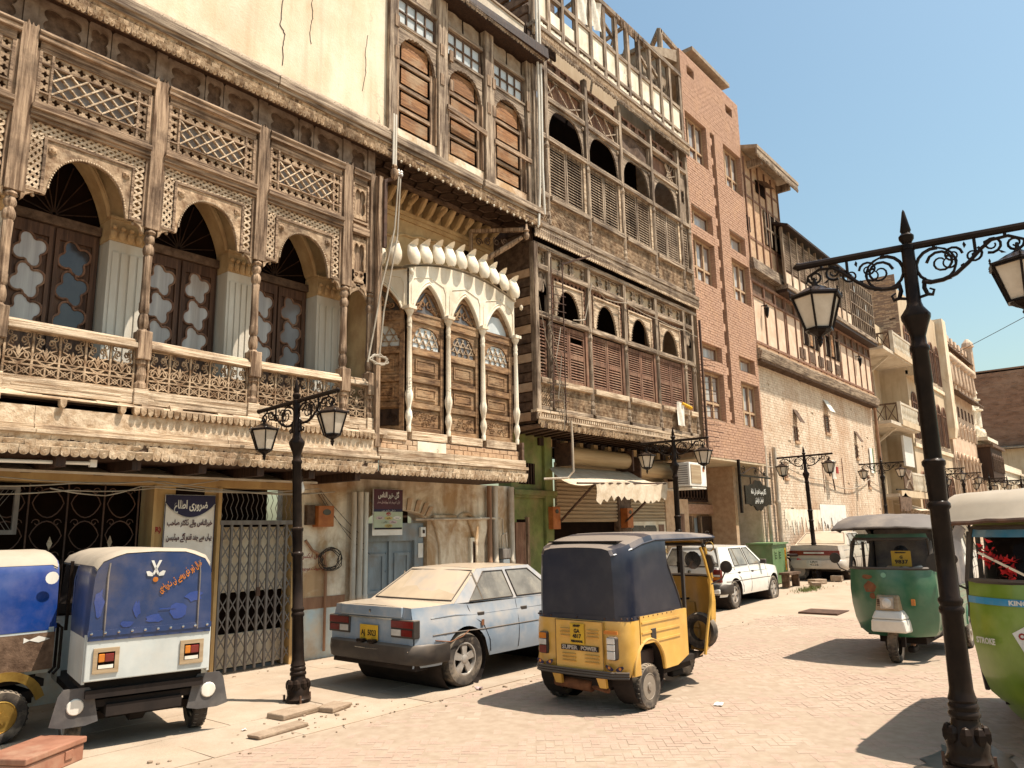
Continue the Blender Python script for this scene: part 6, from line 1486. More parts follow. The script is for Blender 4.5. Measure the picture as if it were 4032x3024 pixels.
# timber framed storey
Bx('panel_wall','plaster_pink',B5,23.12,36.7,9.03,9.3,7.4,9.25); Bx('upper_panel_wall','wood_shade',B5,23.12,36.7,9.06,9.3,9.2,10.2)
XS=[23.2,24.2,25.15,26.0,26.15,27.05,27.6,28.25,28.9,29.5,30.1,30.75,31.35,32.05,32.2,33.1,34.0,34.9,35.8,36.6]
for x in XS: MB().hexa([(x-.03,8.99,7.44),(x+.03,8.99,7.44),(x+.03,9.05,7.44),(x-.03,9.05,7.44),(x-.03,8.99,9.7),(x+.03,8.99,9.7),(x+.03,9.05,9.7),(x-.03,9.05,9.7)]).build('timber_post','wood_redbrown',B5)
for z in (7.62,8.25 if False else 9.2,9.68): Bx('timber_rail','wood_redbrown',B5,23.15,36.68,8.985,9.05,z-.04,z+.04)
for x0,x1,z0,z1 in ((27.65,29.42,8.33,9.15),(30.15,31.95,8.33,9.3)):
    W_=Bx('window','interior',B5,x0,x1,9.005,9.02,z0,z1)
    for k in range(4): x=x0+(x1-x0)*k/3; Bx('mullion','wood_grey_v',W_,x-.03,x+.03,8.95,9.01,z0,z1)
    Bx('open_leaf','wood_orange_h',W_,x0+.65,x0+.9,8.93,8.96,z0+.05,z1-.05)
for k in range(5): Bx('fret_panel','wood_shade',B5,27.3+k*1.0,27.3+k*1.0+.55,8.99,9.035,7.75,8.15)
for x in (23.95,34.4):
    o=thing('wall_lantern',(x,8.9,8.7),'small dark wall lantern on the timber framed storey, '+('nearest the brick house' if x<30 else 'at its far end'),'lantern','wall lanterns on the timber storey'); MB().lathe([(.01,-.25),(.05,-.15),(.09,.1),(.05,.14),(.02,.22)],(x,8.86,8.75),6).build('body','iron_black',o); MB().bar((x,8.86,8.95),(x,9.03,8.95),.03).build('arm','iron_black',o)
# tower with tiled eave
Bx('tower_wall','brick_tan',B5,23.13,26.3,9.0,11,10.4,14.2)
for x in (23.25,23.85,24.45,25.05,25.65,26.25): MB().bar((x,8.985,10.45),(x,8.985,14.0),.06).build('timber_post','wood_redbrown',B5)
for z in (11.2,12.65,13.35): Bx('timber_rail','wood_redbrown',B5,23.15,26.3,8.98,9.0,z-.04,z+.04)
W_=Bx('window','interior',B5,24.72,26.1,8.972,8.99,11.3,12.55)
for k in range(4): x=24.74+k*.445; Bx('mullion','wood_grey_v',W_,x-.035,x+.035,8.93,8.975,11.3,12.55)
Bx('crossbar','wood_grey_v',W_,24.72,26.1,8.935,8.97,11.88,11.95)
Bx('window','interior',B5,23.15,23.42,8.972,8.99,11.35,11.88); H_=Bx('hatch','interior',B5,24.2,25.0,8.972,8.99,13.05,13.5); MB().hexa([(24.2,8.6,13.3),(25.0,8.6,13.3),(25.0,8.62,13.3),(24.2,8.62,13.3),(24.2,8.97,13.5),(25.0,8.97,13.5),(25.0,8.99,13.5),(24.2,8.99,13.5)]).build('flap','wood_shade',H_)
MB().hexa([(23.13,8.42,14.08),(27.0,8.42,14.08),(27.0,11,14.75),(23.13,11,14.75),(23.13,8.42,14.20),(27.0,8.42,14.20),(27.0,11,14.95),(23.13,11,14.95)]).build('roof','concrete',B5); Bx('roof_fascia','wood_grey_h',B5,23.13,26.95,8.44,8.50,13.86,14.09)
scallop_rows(B5,23.15,26.95,.10,[(8.435,13.9,.11)],name='roof_scallop',m='wood_grey_h',seed=3)
for x in (23.6,26.2): Bx('roof_bracket','wood_grey_v',B5,x,x+.12,8.5,9.0,13.7,13.95)
MB().hexa([(23.12,8.82,10.0),(27.2,8.82,10.0),(27.2,9.2,10.0),(23.12,9.2,10.0),(23.12,8.86,10.4),(27.2,8.86,10.4),(27.2,9.2,10.42),(23.12,9.2,10.42)]).build('tower_cornice','wood_grey_h',B5)
# overhanging gallery: louvres, then bare lattice
Bx('gallery_core','interior',B5,26.35,36.6,9.35,9.6,9.9,12.0)
Bx('gallery_sill','wood_grey_h',B5,25.5,36.75,8.62,9.3,9.86,10.02,bev=.01); Bx('gallery_soffit','wood_dark',B5,25.5,36.75,8.66,9.4,9.74,9.86)
MB().hexa([(25.4,8.42,12.05),(33.2,8.42,12.05),(33.2,9.6,12.5),(25.4,9.6,12.5),(25.4,8.42,12.13),(33.2,8.42,12.13),(33.2,9.6,12.6),(25.4,9.6,12.6)]).build('gallery_roof','wood_dark',B5)
for i in range(11):
    x=25.5+i*.70; Bx('gallery_post','wood_grey_v',B5,x-.04,x+.04,8.66,8.74,10.02,12.1)
    S=Bx('louvre_leaf','wood_shade',B5,x+.05,x+.65,8.715,8.73,10.55,11.95); b=MB()
    for k in range(16): b.box(x+.07,x+.63,8.69,8.712,10.6+k*.085,10.64+k*.085)
    stuff(b.build('slats','wood_grey_h',S)); Bx('gallery_panel','brick_pale',B5,x+.04,x+.66,8.70,8.72,10.02,10.5)
b=MB()
for i in range(12):
    x=33.2+i*.315; b.box(x-.025,x+.025,8.66,8.72,10.02,12.2)
for k in range(5): b.box(33.2,36.72,8.655,8.70,10.02+k*.54,10.06+k*.54)
b.build('window_frame','wood_grey_v',B5)
for x,z in ((34.1,10.6),(35.4,11.1),(36.0,10.5),(33.9,11.6)): Bx('pane','glass_dusty',B5,x,x+.26,8.70,8.71,z,z+.4)
Bx('gallery_end','wood_shade',B5,36.68,36.74,8.72,9.9,9.9,12.1); Bx('gallery_wall','wood_shade',B5,33.2,36.7,9.1,9.2,10,12.0)
MB().box(27.6,30.4,9.8,11.5,12.3,13.3).build('roof_room','plaster_beige',B5)
for x,r,m,l in ((23.4,.06,'pipe_pale','pale drain pipe nearest the brick house on the whitewashed wall'),(24.2,.08,'pipe_pale','stout grey pipe behind the hanging sign'),(36.9,.07,'pipe_rust','tall rusty drain pipe at the far end of the whitewashed wall')):
    o=MB().lathe([(r,0),(r,2.4),(r*1.15,2.42),(r*1.15,2.5),(r,2.52),(r,4.2 if x<30 else 7.0)],(x,9.1,.1),8).build('drain_pipe',m,None,smooth=True); tag(o,l,'pipe','drain pipes on the whitewashed wall')
wires('service_cable','pale cable sagging across the whitewashed wall',[[(22.8,9.1,3.7),(25.2,9.15,3.75),(29.0,9.15,3.45),(32.2,9.15,3.2),(35.0,9.15,3.7),(37,9.15,3.4)]],.018)
fl=thing('banner_flag',(29.1,9.0,3.3),'small furled white and red flag on a dark pole against the whitewashed wall','flag'); MB().bar((29.5,9.05,4.3),(29.9,9.05,3.1),.04).build('pole','iron_rust',fl); sheet('cloth',29.55,29.95,9.0,3.5,4.2,'cloth_white',fl,.1,5,2); Bx('red_stripe','ink_red',fl,29.68,29.9,8.86,8.89,3.7,3.95)
gf=thing('wall_poster',(34.6,9.15,4.5),'narrow green and white poster high on the whitewashed wall','poster'); Bx('sheet','paper_white',gf,35.6,36.1,9.17,9.2,4.0,5.1); Bx('band','cabinet_green',gf,36.0,36.12,9.155,9.172,4.0,5.1)
# ================= BEIGE HOUSE WITH TWO BALCONIES (x 37 .. 43) =================
B6=thing('balcony_flats',(40.2,9.6,.4),'beige plastered house with two concrete balconies under its flat roof','house')
Bx('rear_wall','plaster_beige',B6,37.0,43.4,10.3,10.8,0,11.6); Bx('left_return','plaster_beige',B6,37.0,37.25,9.35,10.3,0,10.6); Bx('parapet','plaster_beige',B6,37.0,43.4,9.9,10.4,11.2,12.1)
for z in (6.45,9.95):
    Bx('balcony_slab','concrete_pale',B6,37.6,43.1,8.62,10.3,z-.12,z+.03); Bx('slab_edge','plaster_beige',B6,39.45,43.15,8.55,8.66,z-.05,z+.22)
    Bx('balcony_rail','concrete_pale',B6,39.5,43.1,8.58,8.70,z+.98,z+1.08); Bx('corner_pier','concrete_pale',B6,39.42,39.55,8.56,8.72,z,z+1.1)
    pr=None
    for i in range(17):
        x=39.72+i*.2
        if pr is None: pr=MB().lathe([(.04,.2),(.07,.36),(.03,.5),(.03,.64),(.07,.78),(.04,.98)],(0,0,0),6).build('baluster','plaster_white',B6,world=False,smooth=True); o=pr
        else: o=inst(pr,parent=B6)
        o.location=(x-40.2,8.64-9.6,z-.4)
    Fr=Bx('side_frame','wood_shade',B6,39.42,39.48,8.72,10.3,z+.98,z+1.06); Bx('side_foot','wood_shade',Fr,39.42,39.48,8.72,10.3,z+.06,z+.14)
    for k in range(3): y0=8.75+k*.5; MB().bar((39.45,y0,z+.12),(39.45,y0+.5,z+1.0),.04).build('cross_bar','wood_shade',Fr); MB().bar((39.45,y0+.5,z+.12),(39.45,y0,z+1.0),.04).build('cross_bar','wood_shade',Fr); MB().bar((39.45,y0,z+.1),(39.45,y0,z+1.0),.05).build('upright','wood_shade',Fr)
    MB().bar((39.5,10.2,z-1.1),(39.5,8.9,z-.12),.12).build('strut','concrete_pale',B6)
    D=Bx('door','interior',B6,39.9,41.2,10.27,10.30,z+.05,z+2.2); Bx('frame','plaster_white',D,39.75,39.9,10.2,10.3,z+.05,z+2.4); Bx('lintel','plaster_white',D,39.75,41.4,10.15,10.3,z+2.3,z+2.45)
    for k in range(3): Bx('bar','wood_grey_v',D,40.15+k*.35,40.2+k*.35,10.22,10.27,z+.05,z+2.2)
    MB().tube([(41.7,10.2,z-2.5),(41.7,10.2,z-.15)],.05,6).build('pipe','pipe_pale',B6)
Bx('balcony_slab','concrete_pale',B6,37.6,43.1,8.62,10.3,3.0,3.15); Bx('slab_edge','plaster_beige',B6,37.7,43.15,8.55,8.66,3.0,3.3)
pr=None
for i in range(14):
    if pr is None: pr=MB().lathe([(.04,0),(.07,.2),(.03,.4),(.07,.6),(.04,.8)],(0,0,0),6).build('baluster','plaster_white',B6,world=False,smooth=True); o=pr
    else: o=inst(pr,parent=B6)
    o.location=(40.3+i*.2-40.2,8.62-9.6,2.95)
Bx('balcony_rail','concrete_pale',B6,40.2,43.1,8.56,8.68,4.1,4.2); Fr=Bx('side_frame','wood_shade',B6,38.6,40.2,8.58,8.62,3.3,4.3); MB().bar((38.7,8.56,3.4),(40.1,8.56,4.25),.06).build('cross_bar','wood_grey_v',Fr); MB().bar((40.1,8.56,3.4),(38.7,8.56,4.25),.06).build('cross_bar','wood_grey_v',Fr)
wb=MB().box(41.2,43.0,9.0,9.1,4.6,6.1).build('white_board','white_plastic'); tag(wb,'big blank white board leaning on the lowest balcony','board')
aw2=MB().hexa([(40.6,8.0,2.2),(43.2,8.0,2.2),(43.2,9.6,2.75),(40.6,9.6,2.75),(40.6,8.0,2.24),(43.2,8.0,2.24),(43.2,9.6,2.79),(40.6,9.6,2.79)]).build('shop_awning','canvas'); tag(aw2,'flat pale shop awning under the lowest beige balcony','awning')
sb=thing('hanging_sign',(38.4,8.6,2.6),'second ornate hanging sign board, at the corner of the beige house','sign'); b=MB(); b.prism([(37.3,2.3),(38.0,2.25),(38.4,2.1),(38.8,2.25),(39.4,2.3),(39.4,3.0),(38.8,3.05),(38.4,3.2),(38.0,3.05),(37.3,3.0)],8.55,8.6); b.build('board','wood_shade',sb); MB().bar((37.0,8.58,3.3),(39.6,8.58,3.35),.06).build('bracket','iron_black',sb)
# ================= FAR HOUSES =================
def wall_front(p,x0,x1,z0,z1,m,y=9.0,d=2.5,name='wall'): return Bx(name,m,p,x0,x1,y,y+d,z0,z1)
def arched_window(p,x0,x1,z0,zs,y,gm='glass_dark',fm='wood_redbrown',n=10):
    mid,h=(x0+x1)/2,(x1-x0)/2; cv=lambda x:zs+h*1.1*max(0,1-((x-mid)/h)**2)**.5
    b=MB(); b.prism([(x0,z0),(x1,z0)]+[(mid+h*math.cos(math.pi*i/n),zs+h*1.1*math.sin(math.pi*i/n)) for i in range(n+1)],y-.02,y+.01); W_=b.build('window',gm,p)
    b=MB(); b.tube([(x0,y-.03,z0)]+[(mid-h*math.cos(math.pi*i/n),y-.03,zs+h*1.1*math.sin(math.pi*i/n)) for i in range(n+1)]+[(x1,y-.03,z0)],.05,5); b.bar((mid,y-.03,z0),(mid,y-.03,zs+h),.05); b.bar((x0,y-.03,zs),(x1,y-.03,zs),.05); b.build('frame',fm,W_); return W_
B7=thing('arched_window_house',(48,9,.5),'tall plastered house with tiers of arched wooden windows and a bare brick side wall','house')
wall_front(B7,43.4,53.0,0,14.2,'plaster_beige'); 
b=MB(); rnd=random.Random(12)
for r in range(60):
    z=10.5+r*.075
    for k in range(8): y=9.02+k*.32+(.16 if r%2 else 0); b.box(43.36+rnd.uniform(0,.02),43.4,y,y+.29,z,z+.06)
stuff(b.build('side_bricks','brick_tan',B7)); Bx('side_wall','mortar',B7,43.37,43.42,9.01,11.6,10.4,15.0)
for z0 in (2.0,6.2,10.0):
    Bx('storey_band','plaster_cream',B7,43.4,53.0,8.9,9.02,z0-.5,z0-.3); 
    for k in range(6): arched_window(B7,43.9+k*1.5,44.9+k*1.5,z0,z0+1.9,8.99)
    Bx('window_panel','wood_grey_h',B7,43.6,52.6,8.95,8.99,z0-.28,z0-.05)
Bx('balcony_box','plaster_beige',B7,43.4,46.5,8.5,9.0,9.4,10.4); Bx('parapet_window','glass_grey',B7,43.7,46.2,8.48,8.5,9.7,10.2)
Bx('pilaster','plaster_cream',B7,52.9,54.0,8.6,9.3,7.5,14.4); MB().hexa([(53.1,8.7,6.9),(53.8,8.7,6.9),(53.8,9.2,6.9),(53.1,9.2,6.9),(52.9,8.6,7.5),(54.0,8.6,7.5),(54.0,9.3,7.5),(52.9,9.3,7.5)]).build('corbel','plaster_cream',B7)
B8=thing('ornate_house',(58.5,9,.5),'ornate cream house with rows of domed niches and a deep eave','house')
mat('stone_cream',(0.70,0.53,0.38),(0.52,0.35,0.235),scale=(2,2,2),bump=.3,bscale=10,grime=(0.36,0.2,0.12),gamt=.4,gscale=.7)
wall_front(B8,54.0,62.9,0,13.6,'stone_cream')
for z,d in ((9.9,.7),(12.95,.45)): MB().hexa([(54.0,9.0-d,z-.1),(63.1,9.0-d,z-.1),(63.1,9.2,z+.25),(54.0,9.2,z+.25),(54.0,9.0-d,z),(63.1,9.0-d,z),(63.1,9.2,z+.4),(54.0,9.2,z+.4)]).build('eave','wood_shade',B8)
for i in range(7):
    x=54.6+i*1.28
    b=MB(); b.box(x-.3,x+.3,8.75,9.0,10.3,10.6); b.lathe([(.22,10.6),(.26,10.75),(.2,11.9),(.3,12.0)],(x,8.8,0),8); b.lathe([(.3,12.0),(.36,12.12),(.34,12.3),(.2,12.48),(.05,12.6),(.02,12.75)],(x,8.8,0),8); b.build('domed_niche','stone_cream',B8,smooth=True)
    Bx('recess','wood_shade',B8,x+.35,x+.93,8.985,9.0,10.5,12.5); Bx('merlon','stone_cream',B8,x-.3,x+.3,8.85,9.1,13.5,13.9); Bx('upper_panel','wood_shade',B8,x+.2,x+.9,8.985,9.0,13.05,13.45)
    Bx('clerestory_window','glass_dark',B8,x-.3,x+.3,8.985,9.0,8.6,9.3); arched_window(B8,x-.42,x+.42,3.2,5.7,8.99,'interior','stone_cream'); b=MB(); b.lathe([(.12,3.0),(.14,3.2),(.1,5.6),(.18,5.8)],(x+.64,8.85,0),8); b.build('half_column','stone_cream',B8,smooth=True)
    arched_window(B8,x-.3,x+.3,7.2,7.9,8.99,'glass_dark','stone_cream')
MB().lathe([(.3,12),(.3,14.2),(.42,14.3),(.35,14.6),(.1,14.9)],(62.9,8.8,0),8).build('corner_turret','stone_cream',B8)
Bx('lower_band','stone_cream',B8,54,62.95,8.75,9.02,2.6,2.85); 
B9=thing('minaret_house',(65,9,.6),'narrow white house with a slim minaret and a dark timber bay window','house')
wall_front(B9,62.95,67.6,0,8.7,'plaster_white'); Bx('balcony','plaster_white',B9,62.9,67.6,8.3,9.0,7.5,7.75)
for k in range(8): arched_window(B9,63.2+k*.55,63.5+k*.55,7.9,8.3,8.99,'glass_dark','plaster_white',6)
MB().lathe([(.42,8.7),(.42,9.9),(.6,9.95),(.6,10.05),(.36,10.1),(.36,10.7),(.5,10.75),(.5,10.82),(.3,10.85),(.3,11.2),(.38,11.25),(.3,11.5),(.08,11.85),(.12,11.95),(.03,12.3)],(65.6,9.3,0),10).build('minaret','plaster_white',B9,smooth=True); MB().lathe([(.3,8.7),(.3,9.6),(.36,9.7),(.2,10.1),(.03,10.5)],(63.4,9.2,0),8).build('small_dome','plaster_white',B9,smooth=True)
Bx('timber_bay','wood_dark',B9,62.7,68.0,8.2,9.0,4.7,7.0)
for k in range(6): arched_window(B9,62.95+k*.85,63.55+k*.85,5.3,6.2,8.19,'interior','wood_shade',8)
Bx('bay_eave','wood_shade',B9,62.5,68.2,8.0,9.0,7.0,7.2)
B10=thing('low_white_house',(76,9,.6),'low white house with arched windows at the far end of the street','house')
wall_front(B10,68.0,86,0,6.5,'plaster_white'); Bx('band','plaster_white',B10,68,86,8.85,9.0,5.9,6.1)
for k in range(9): arched_window(B10,69+k*1.9,69.8+k*1.9,3.2,4.7,8.99,'wood_redbrown','plaster_cream',8)
B11=thing('brick_gable',(92,5,.6),'huge windowless brown brick gable closing the far end of the street','house')
MB().box(92,94,-6,14.5,9.0,17.2).build('wall','brick_far',B11); MB().hexa([(92,-6,17.2),(94,-6,17.2),(94,14.5,17.0),(92,14.5,17.0),(92,-6,17.5),(94,-6,17.5),(94,13.0,17.35),(92,13.0,17.35)]).build('ragged_top','brick_far',B11); Bx('lower_wall','plaster_beige',B11,91.6,94,-6,13,0,9.0); MB().hexa([(90.8,-6,9.0),(94,-6,9.4),(94,13.5,9.4),(90.8,13.5,9.0),(90.8,-6,9.15),(94,-6,9.6),(94,13.5,9.6),(90.8,13.5,9.15)]).build('lean_roof','concrete',B11)
b=MB(); rnd=random.Random(44)
for r in range(60):
    for k in range(30):
        if rnd.random()<.5: y=-5+k*.63+rnd.random()*.3; z=9.3+r*.13; b.box(91.94+rnd.uniform(0,.05),92.0,y,y+rnd.uniform(.3,.6),z,z+.07)
stuff(b.build('brick_courses','brick_far',B11))
B12=thing('cream_corner_house',(80,3,.6),'cream corner house at the far right end of the street','house')
Bx('wall','plaster_cream',B12,82,86,1.0,6.3,0,8.2); Bx('coping','plaster_cream',B12,81.7,86,.8,6.5,8.2,8.5)
for k in range(3): Bx('window','glass_dark',B12,81.96,82,4.8-k*1.2,5.4-k*1.2,4.0,6.5)
# ================= VEHICLES (local: +x ahead, +y left, origin on the ground under the rear axle) =================
DU=(0.58,0.45,0.32)
def paint(n,c,du=.35,rough=.32,grime=None,ga=.4,d=None,coat=.4): return mat(n,c,d or tuple(k*.8 for k in c),scale=(3,3,3),rough=rough,spec=.5,coat=coat,dust=DU,dustamt=du,grime=grime or tuple(k*.5+.5*q for k,q in zip(c,DU)),gscale=2.2,gamt=ga)
paint('paint_yellow',(0.74,0.41,0.075),.25,ga=.3,grime=(0.40,0.20,0.06)); paint('vinyl_navy',(0.007,0.010,0.027),.08,rough=.36,ga=.25,coat=.12,grime=(0.016,0.015,0.022)); paint('vinyl_blue',(0.010,0.033,0.115),.15,rough=.36,ga=.8,coat=.15,grime=(0.060,0.058,0.085)); paint('vinyl_royal',(0.008,0.042,0.21),.1,rough=.25,ga=.15); paint('vinyl_navyroof',(0.024,0.024,0.045),.36,rough=.45,coat=0,grime=(.10,.085,.085))
paint('paint_greywhite',(0.56,0.58,0.55),.3,ga=.5,rough=.5,coat=.1); paint('vinyl_beige',(0.335,0.28,0.215),.2,rough=.7,ga=.5,coat=0,grime=(0.27,0.22,0.16)); paint('vinyl_roofgrey',(0.055,0.048,0.052),.16,rough=.65,coat=0); paint('vinyl_charcoal',(0.10,0.09,0.095),.6,rough=.6,coat=0)
paint('paint_green',(0.022,0.125,0.060),.25,ga=.25,grime=(0.09,0.16,0.09)); paint('paint_mint',(0.07,0.33,0.22),.2); paint('paint_lime',(0.175,0.285,0.018),.2,ga=.15); paint('paint_white',(0.80,0.77,0.70),.35,ga=.3,rough=.3); paint('paint_greyblue',(0.25,0.315,0.39),.95,ga=.35,rough=.28,grime=(0.33,0.33,0.34)); paint('paint_gold',(0.52,0.46,0.385),.8,ga=.5); paint('paint_cyanblue',(0.03,0.28,0.52),.1)
mat('tyre',(0.055,0.045,0.038),(0.03,0.024,0.02),scale=(9,9,9),rough=.9,dust=(0.36,0.28,0.20),dustamt=.6,grime=(0.30,0.235,0.17),gamt=.65,gscale=5)
mat('rim_silver',(0.50,0.46,0.41),(0.33,0.28,0.235),scale=(8,8,8),rough=.42,metal=.4); mat('rim_steel',(0.34,0.28,0.22),(0.20,0.16,0.12),scale=(8,8,8),rough=.6,metal=.1,grime=(0.12,0.09,0.07),gamt=.5,gscale=8); mat('rim_gold',(0.52,0.33,0.08),(0.30,0.17,0.04),scale=(6,6,6),rough=.35,metal=.7)
mat('black_plastic',(0.028,0.022,0.02),(0.05,0.04,0.033),scale=(6,6,6),rough=.5,dust=(0.34,0.26,0.19),dustamt=.4); mat('rubber_flap',(0.105,0.095,0.09),(0.07,0.06,0.056),scale=(5,5,5),rough=.75,grime=(0.2,0.17,0.14),gamt=.5,gscale=4)
mat('underside',(0.03,0.02,0.015),(0.015,0.01,0.008),rough=.9); mat('chrome',(0.62,0.58,0.53),rough=.18,metal=.9); mat('lens_red',(0.17,0.014,0.010),(0.11,0.009,0.006),rough=.2,spec=.6); mat('lens_amber',(0.62,0.19,0.015),rough=.2,spec=.6); mat('lens_white',(0.68,0.64,0.58),rough=.12,spec=.7)
mat('glass_dustcoat',(0.50,0.385,0.265),(0.42,0.315,0.21),scale=(2.5,2.5,2.5),rough=.55,spec=.4,grime=(0.36,0.27,0.18),gamt=.4,gscale=3); mat('glass_car',(0.24,0.21,0.165),(0.13,0.11,0.085),scale=(3,3,3),rough=.12,spec=.6,grime=(0.36,0.30,0.22),gamt=.6,gscale=4)
mat('glass_cab',(0.03,0.028,0.026),(0.022,0.02,0.02),rough=.04,spec=.35,alpha=.15); mat('plate_yellow',(0.66,0.40,0.03),(0.58,0.33,0.025),scale=(8,8,8),rough=.5); mat('rust',(0.22,0.09,0.04),(0.13,0.05,0.025),scale=(9,9,9),rough=.9); mat('seat_vinyl',(0.05,0.03,0.025),rough=.5)
mat('skin',(0.34,0.19,0.12),(0.30,0.16,0.10),rough=.55); mat('hair',(0.015,0.01,0.008),rough=.7); mat('kameez_white',(0.72,0.68,0.62),(0.62,0.57,0.5),scale=(9,9,9),rough=.9,bump=.4); mat('kameez_pink',(0.60,0.42,0.34),(0.50,0.34,0.27),scale=(9,9,9),rough=.9,bump=.4); mat('kameez_black',(0.02,0.016,0.015),(0.012,0.01,0.01),rough=.9); mat('ribbon_red',(0.70,0.02,0.02),rough=.6)
def strip(b,rows):
    for a,c in zip(rows,rows[1:]):
        for k in range(len(a)-1): b.quad(a[k],a[k+1],c[k+1],c[k])
    return b
def P_(p,name,m,b,**k): return b.build(name,m,p,world=False,**k)
def wheel(p,x,y,r,w,out,style='steel',name='wheel',rimm='rim_steel',tread=True):
    """out = +1/-1: which way the hub faces; the wheel is a part of its vehicle, tyre and rim its sub-parts"""
    s=out
    T=MB().lathe([(r*.60,-w*.42),(r*.74,-w*.5),(r*.92,-w*.49),(r*.985,-w*.36),(r,-w*.15),(r,w*.15),(r*.985,w*.36),(r*.92,w*.49),(r*.74,w*.5),(r*.60,w*.42)],(0,0,0),30,'y',cap=False)
    if tread:
        for k in range(30):
            t=2*math.pi*k/30
            for q in (-1,1): 
                c,sn=math.cos(t),math.sin(t); T.hexa([tuple(Vector((c*(r*f)-sn*e,y_,sn*(r*f)+c*e))) for f,e,y_ in ((.97,-.012,q*w*.2),(.97,.012,q*w*.2),(.97,.012,q*w*.46),(.97,-.012,q*w*.46),(1.016,-.010,q*w*.2),(1.016,.010,q*w*.2),(1.0,.010,q*w*.44),(1.0,-.010,q*w*.44))])
    W_=T.build(name,'tyre',p,world=False,smooth=True); W_.location=(x,y,r)
    b=MB()
    if style=='alloy':
        b.lathe([(r*.60,-w*.42*s),(r*.62,s*w*.42),(r*.56,s*w*.44),(r*.53,s*w*.2)],(0,0,0),26,'y',cap=False)
        for k in range(5):
            t=2*math.pi*k/5+.3; d=Vector((math.cos(t),0,math.sin(t))); n_=Vector((-d.z,0,d.x))
            q=[]
            for f,hw in ((.10,.10),(.58,.15)):
                for e in (-1,1): q.append(d*r*f+n_*e*hw*r)
            y0,y1=s*w*.22,s*w*.40
            b.hexa([(v.x,y0,v.z) for v in (q[0],q[1],q[3],q[2])]+[(v.x,y1 if i<2 else s*w*.36,v.z) for i,v in enumerate((q[0],q[1],q[3],q[2]))])
        b.lathe([(r*.16,s*w*.2),(r*.16,s*w*.42),(r*.1,s*w*.46)],(0,0,0),12,'y')
        for k in range(5): t=2*math.pi*(k+.5)/5; b.sphere((r*.2*math.cos(t),s*w*.36,r*.2*math.sin(t)),.012,6,4)
    else:
        b.lathe([(r*.61,s*w*.40),(r*.57,s*w*.44),(r*.54,s*w*.34),(r*.53,s*w*.02),(r*.46,-s*w*.08),(r*.34,s*w*.20),(r*.24,s*w*.22),(r*.20,s*w*.20),(r*.17,s*w*.50),(r*.02,s*w*.53)],(0,0,0),22,'y')
        for k in range(6): t=2*math.pi*k/6; b.sphere((r*.28*math.cos(t),s*w*.26,r*.28*math.sin(t)),.013,6,4)
        d_=MB()
        for k in range(6): t=2*math.pi*(k+.5)/6; d_.lathe([(.012,0),(.012,s*.003)],(r*.43*math.cos(t),s*w*.04,r*.43*math.sin(t)),7,'y')
        d_.build('rim_holes','underside',W_,world=False)
    o=b.build('rim',rimm,W_,world=False,smooth=True)
    b=MB(); b.lathe([(r*.6,0),(r*.02,s*.005)],(0,-s*w*.05,0),16,'y'); b.build('brake_drum','underside',W_,world=False)
    return W_
def rivets(p,pts,r=.011,m='chrome'):
    for q in pts: P_(p,'rivet',m,MB().sphere(q,r,6,4))
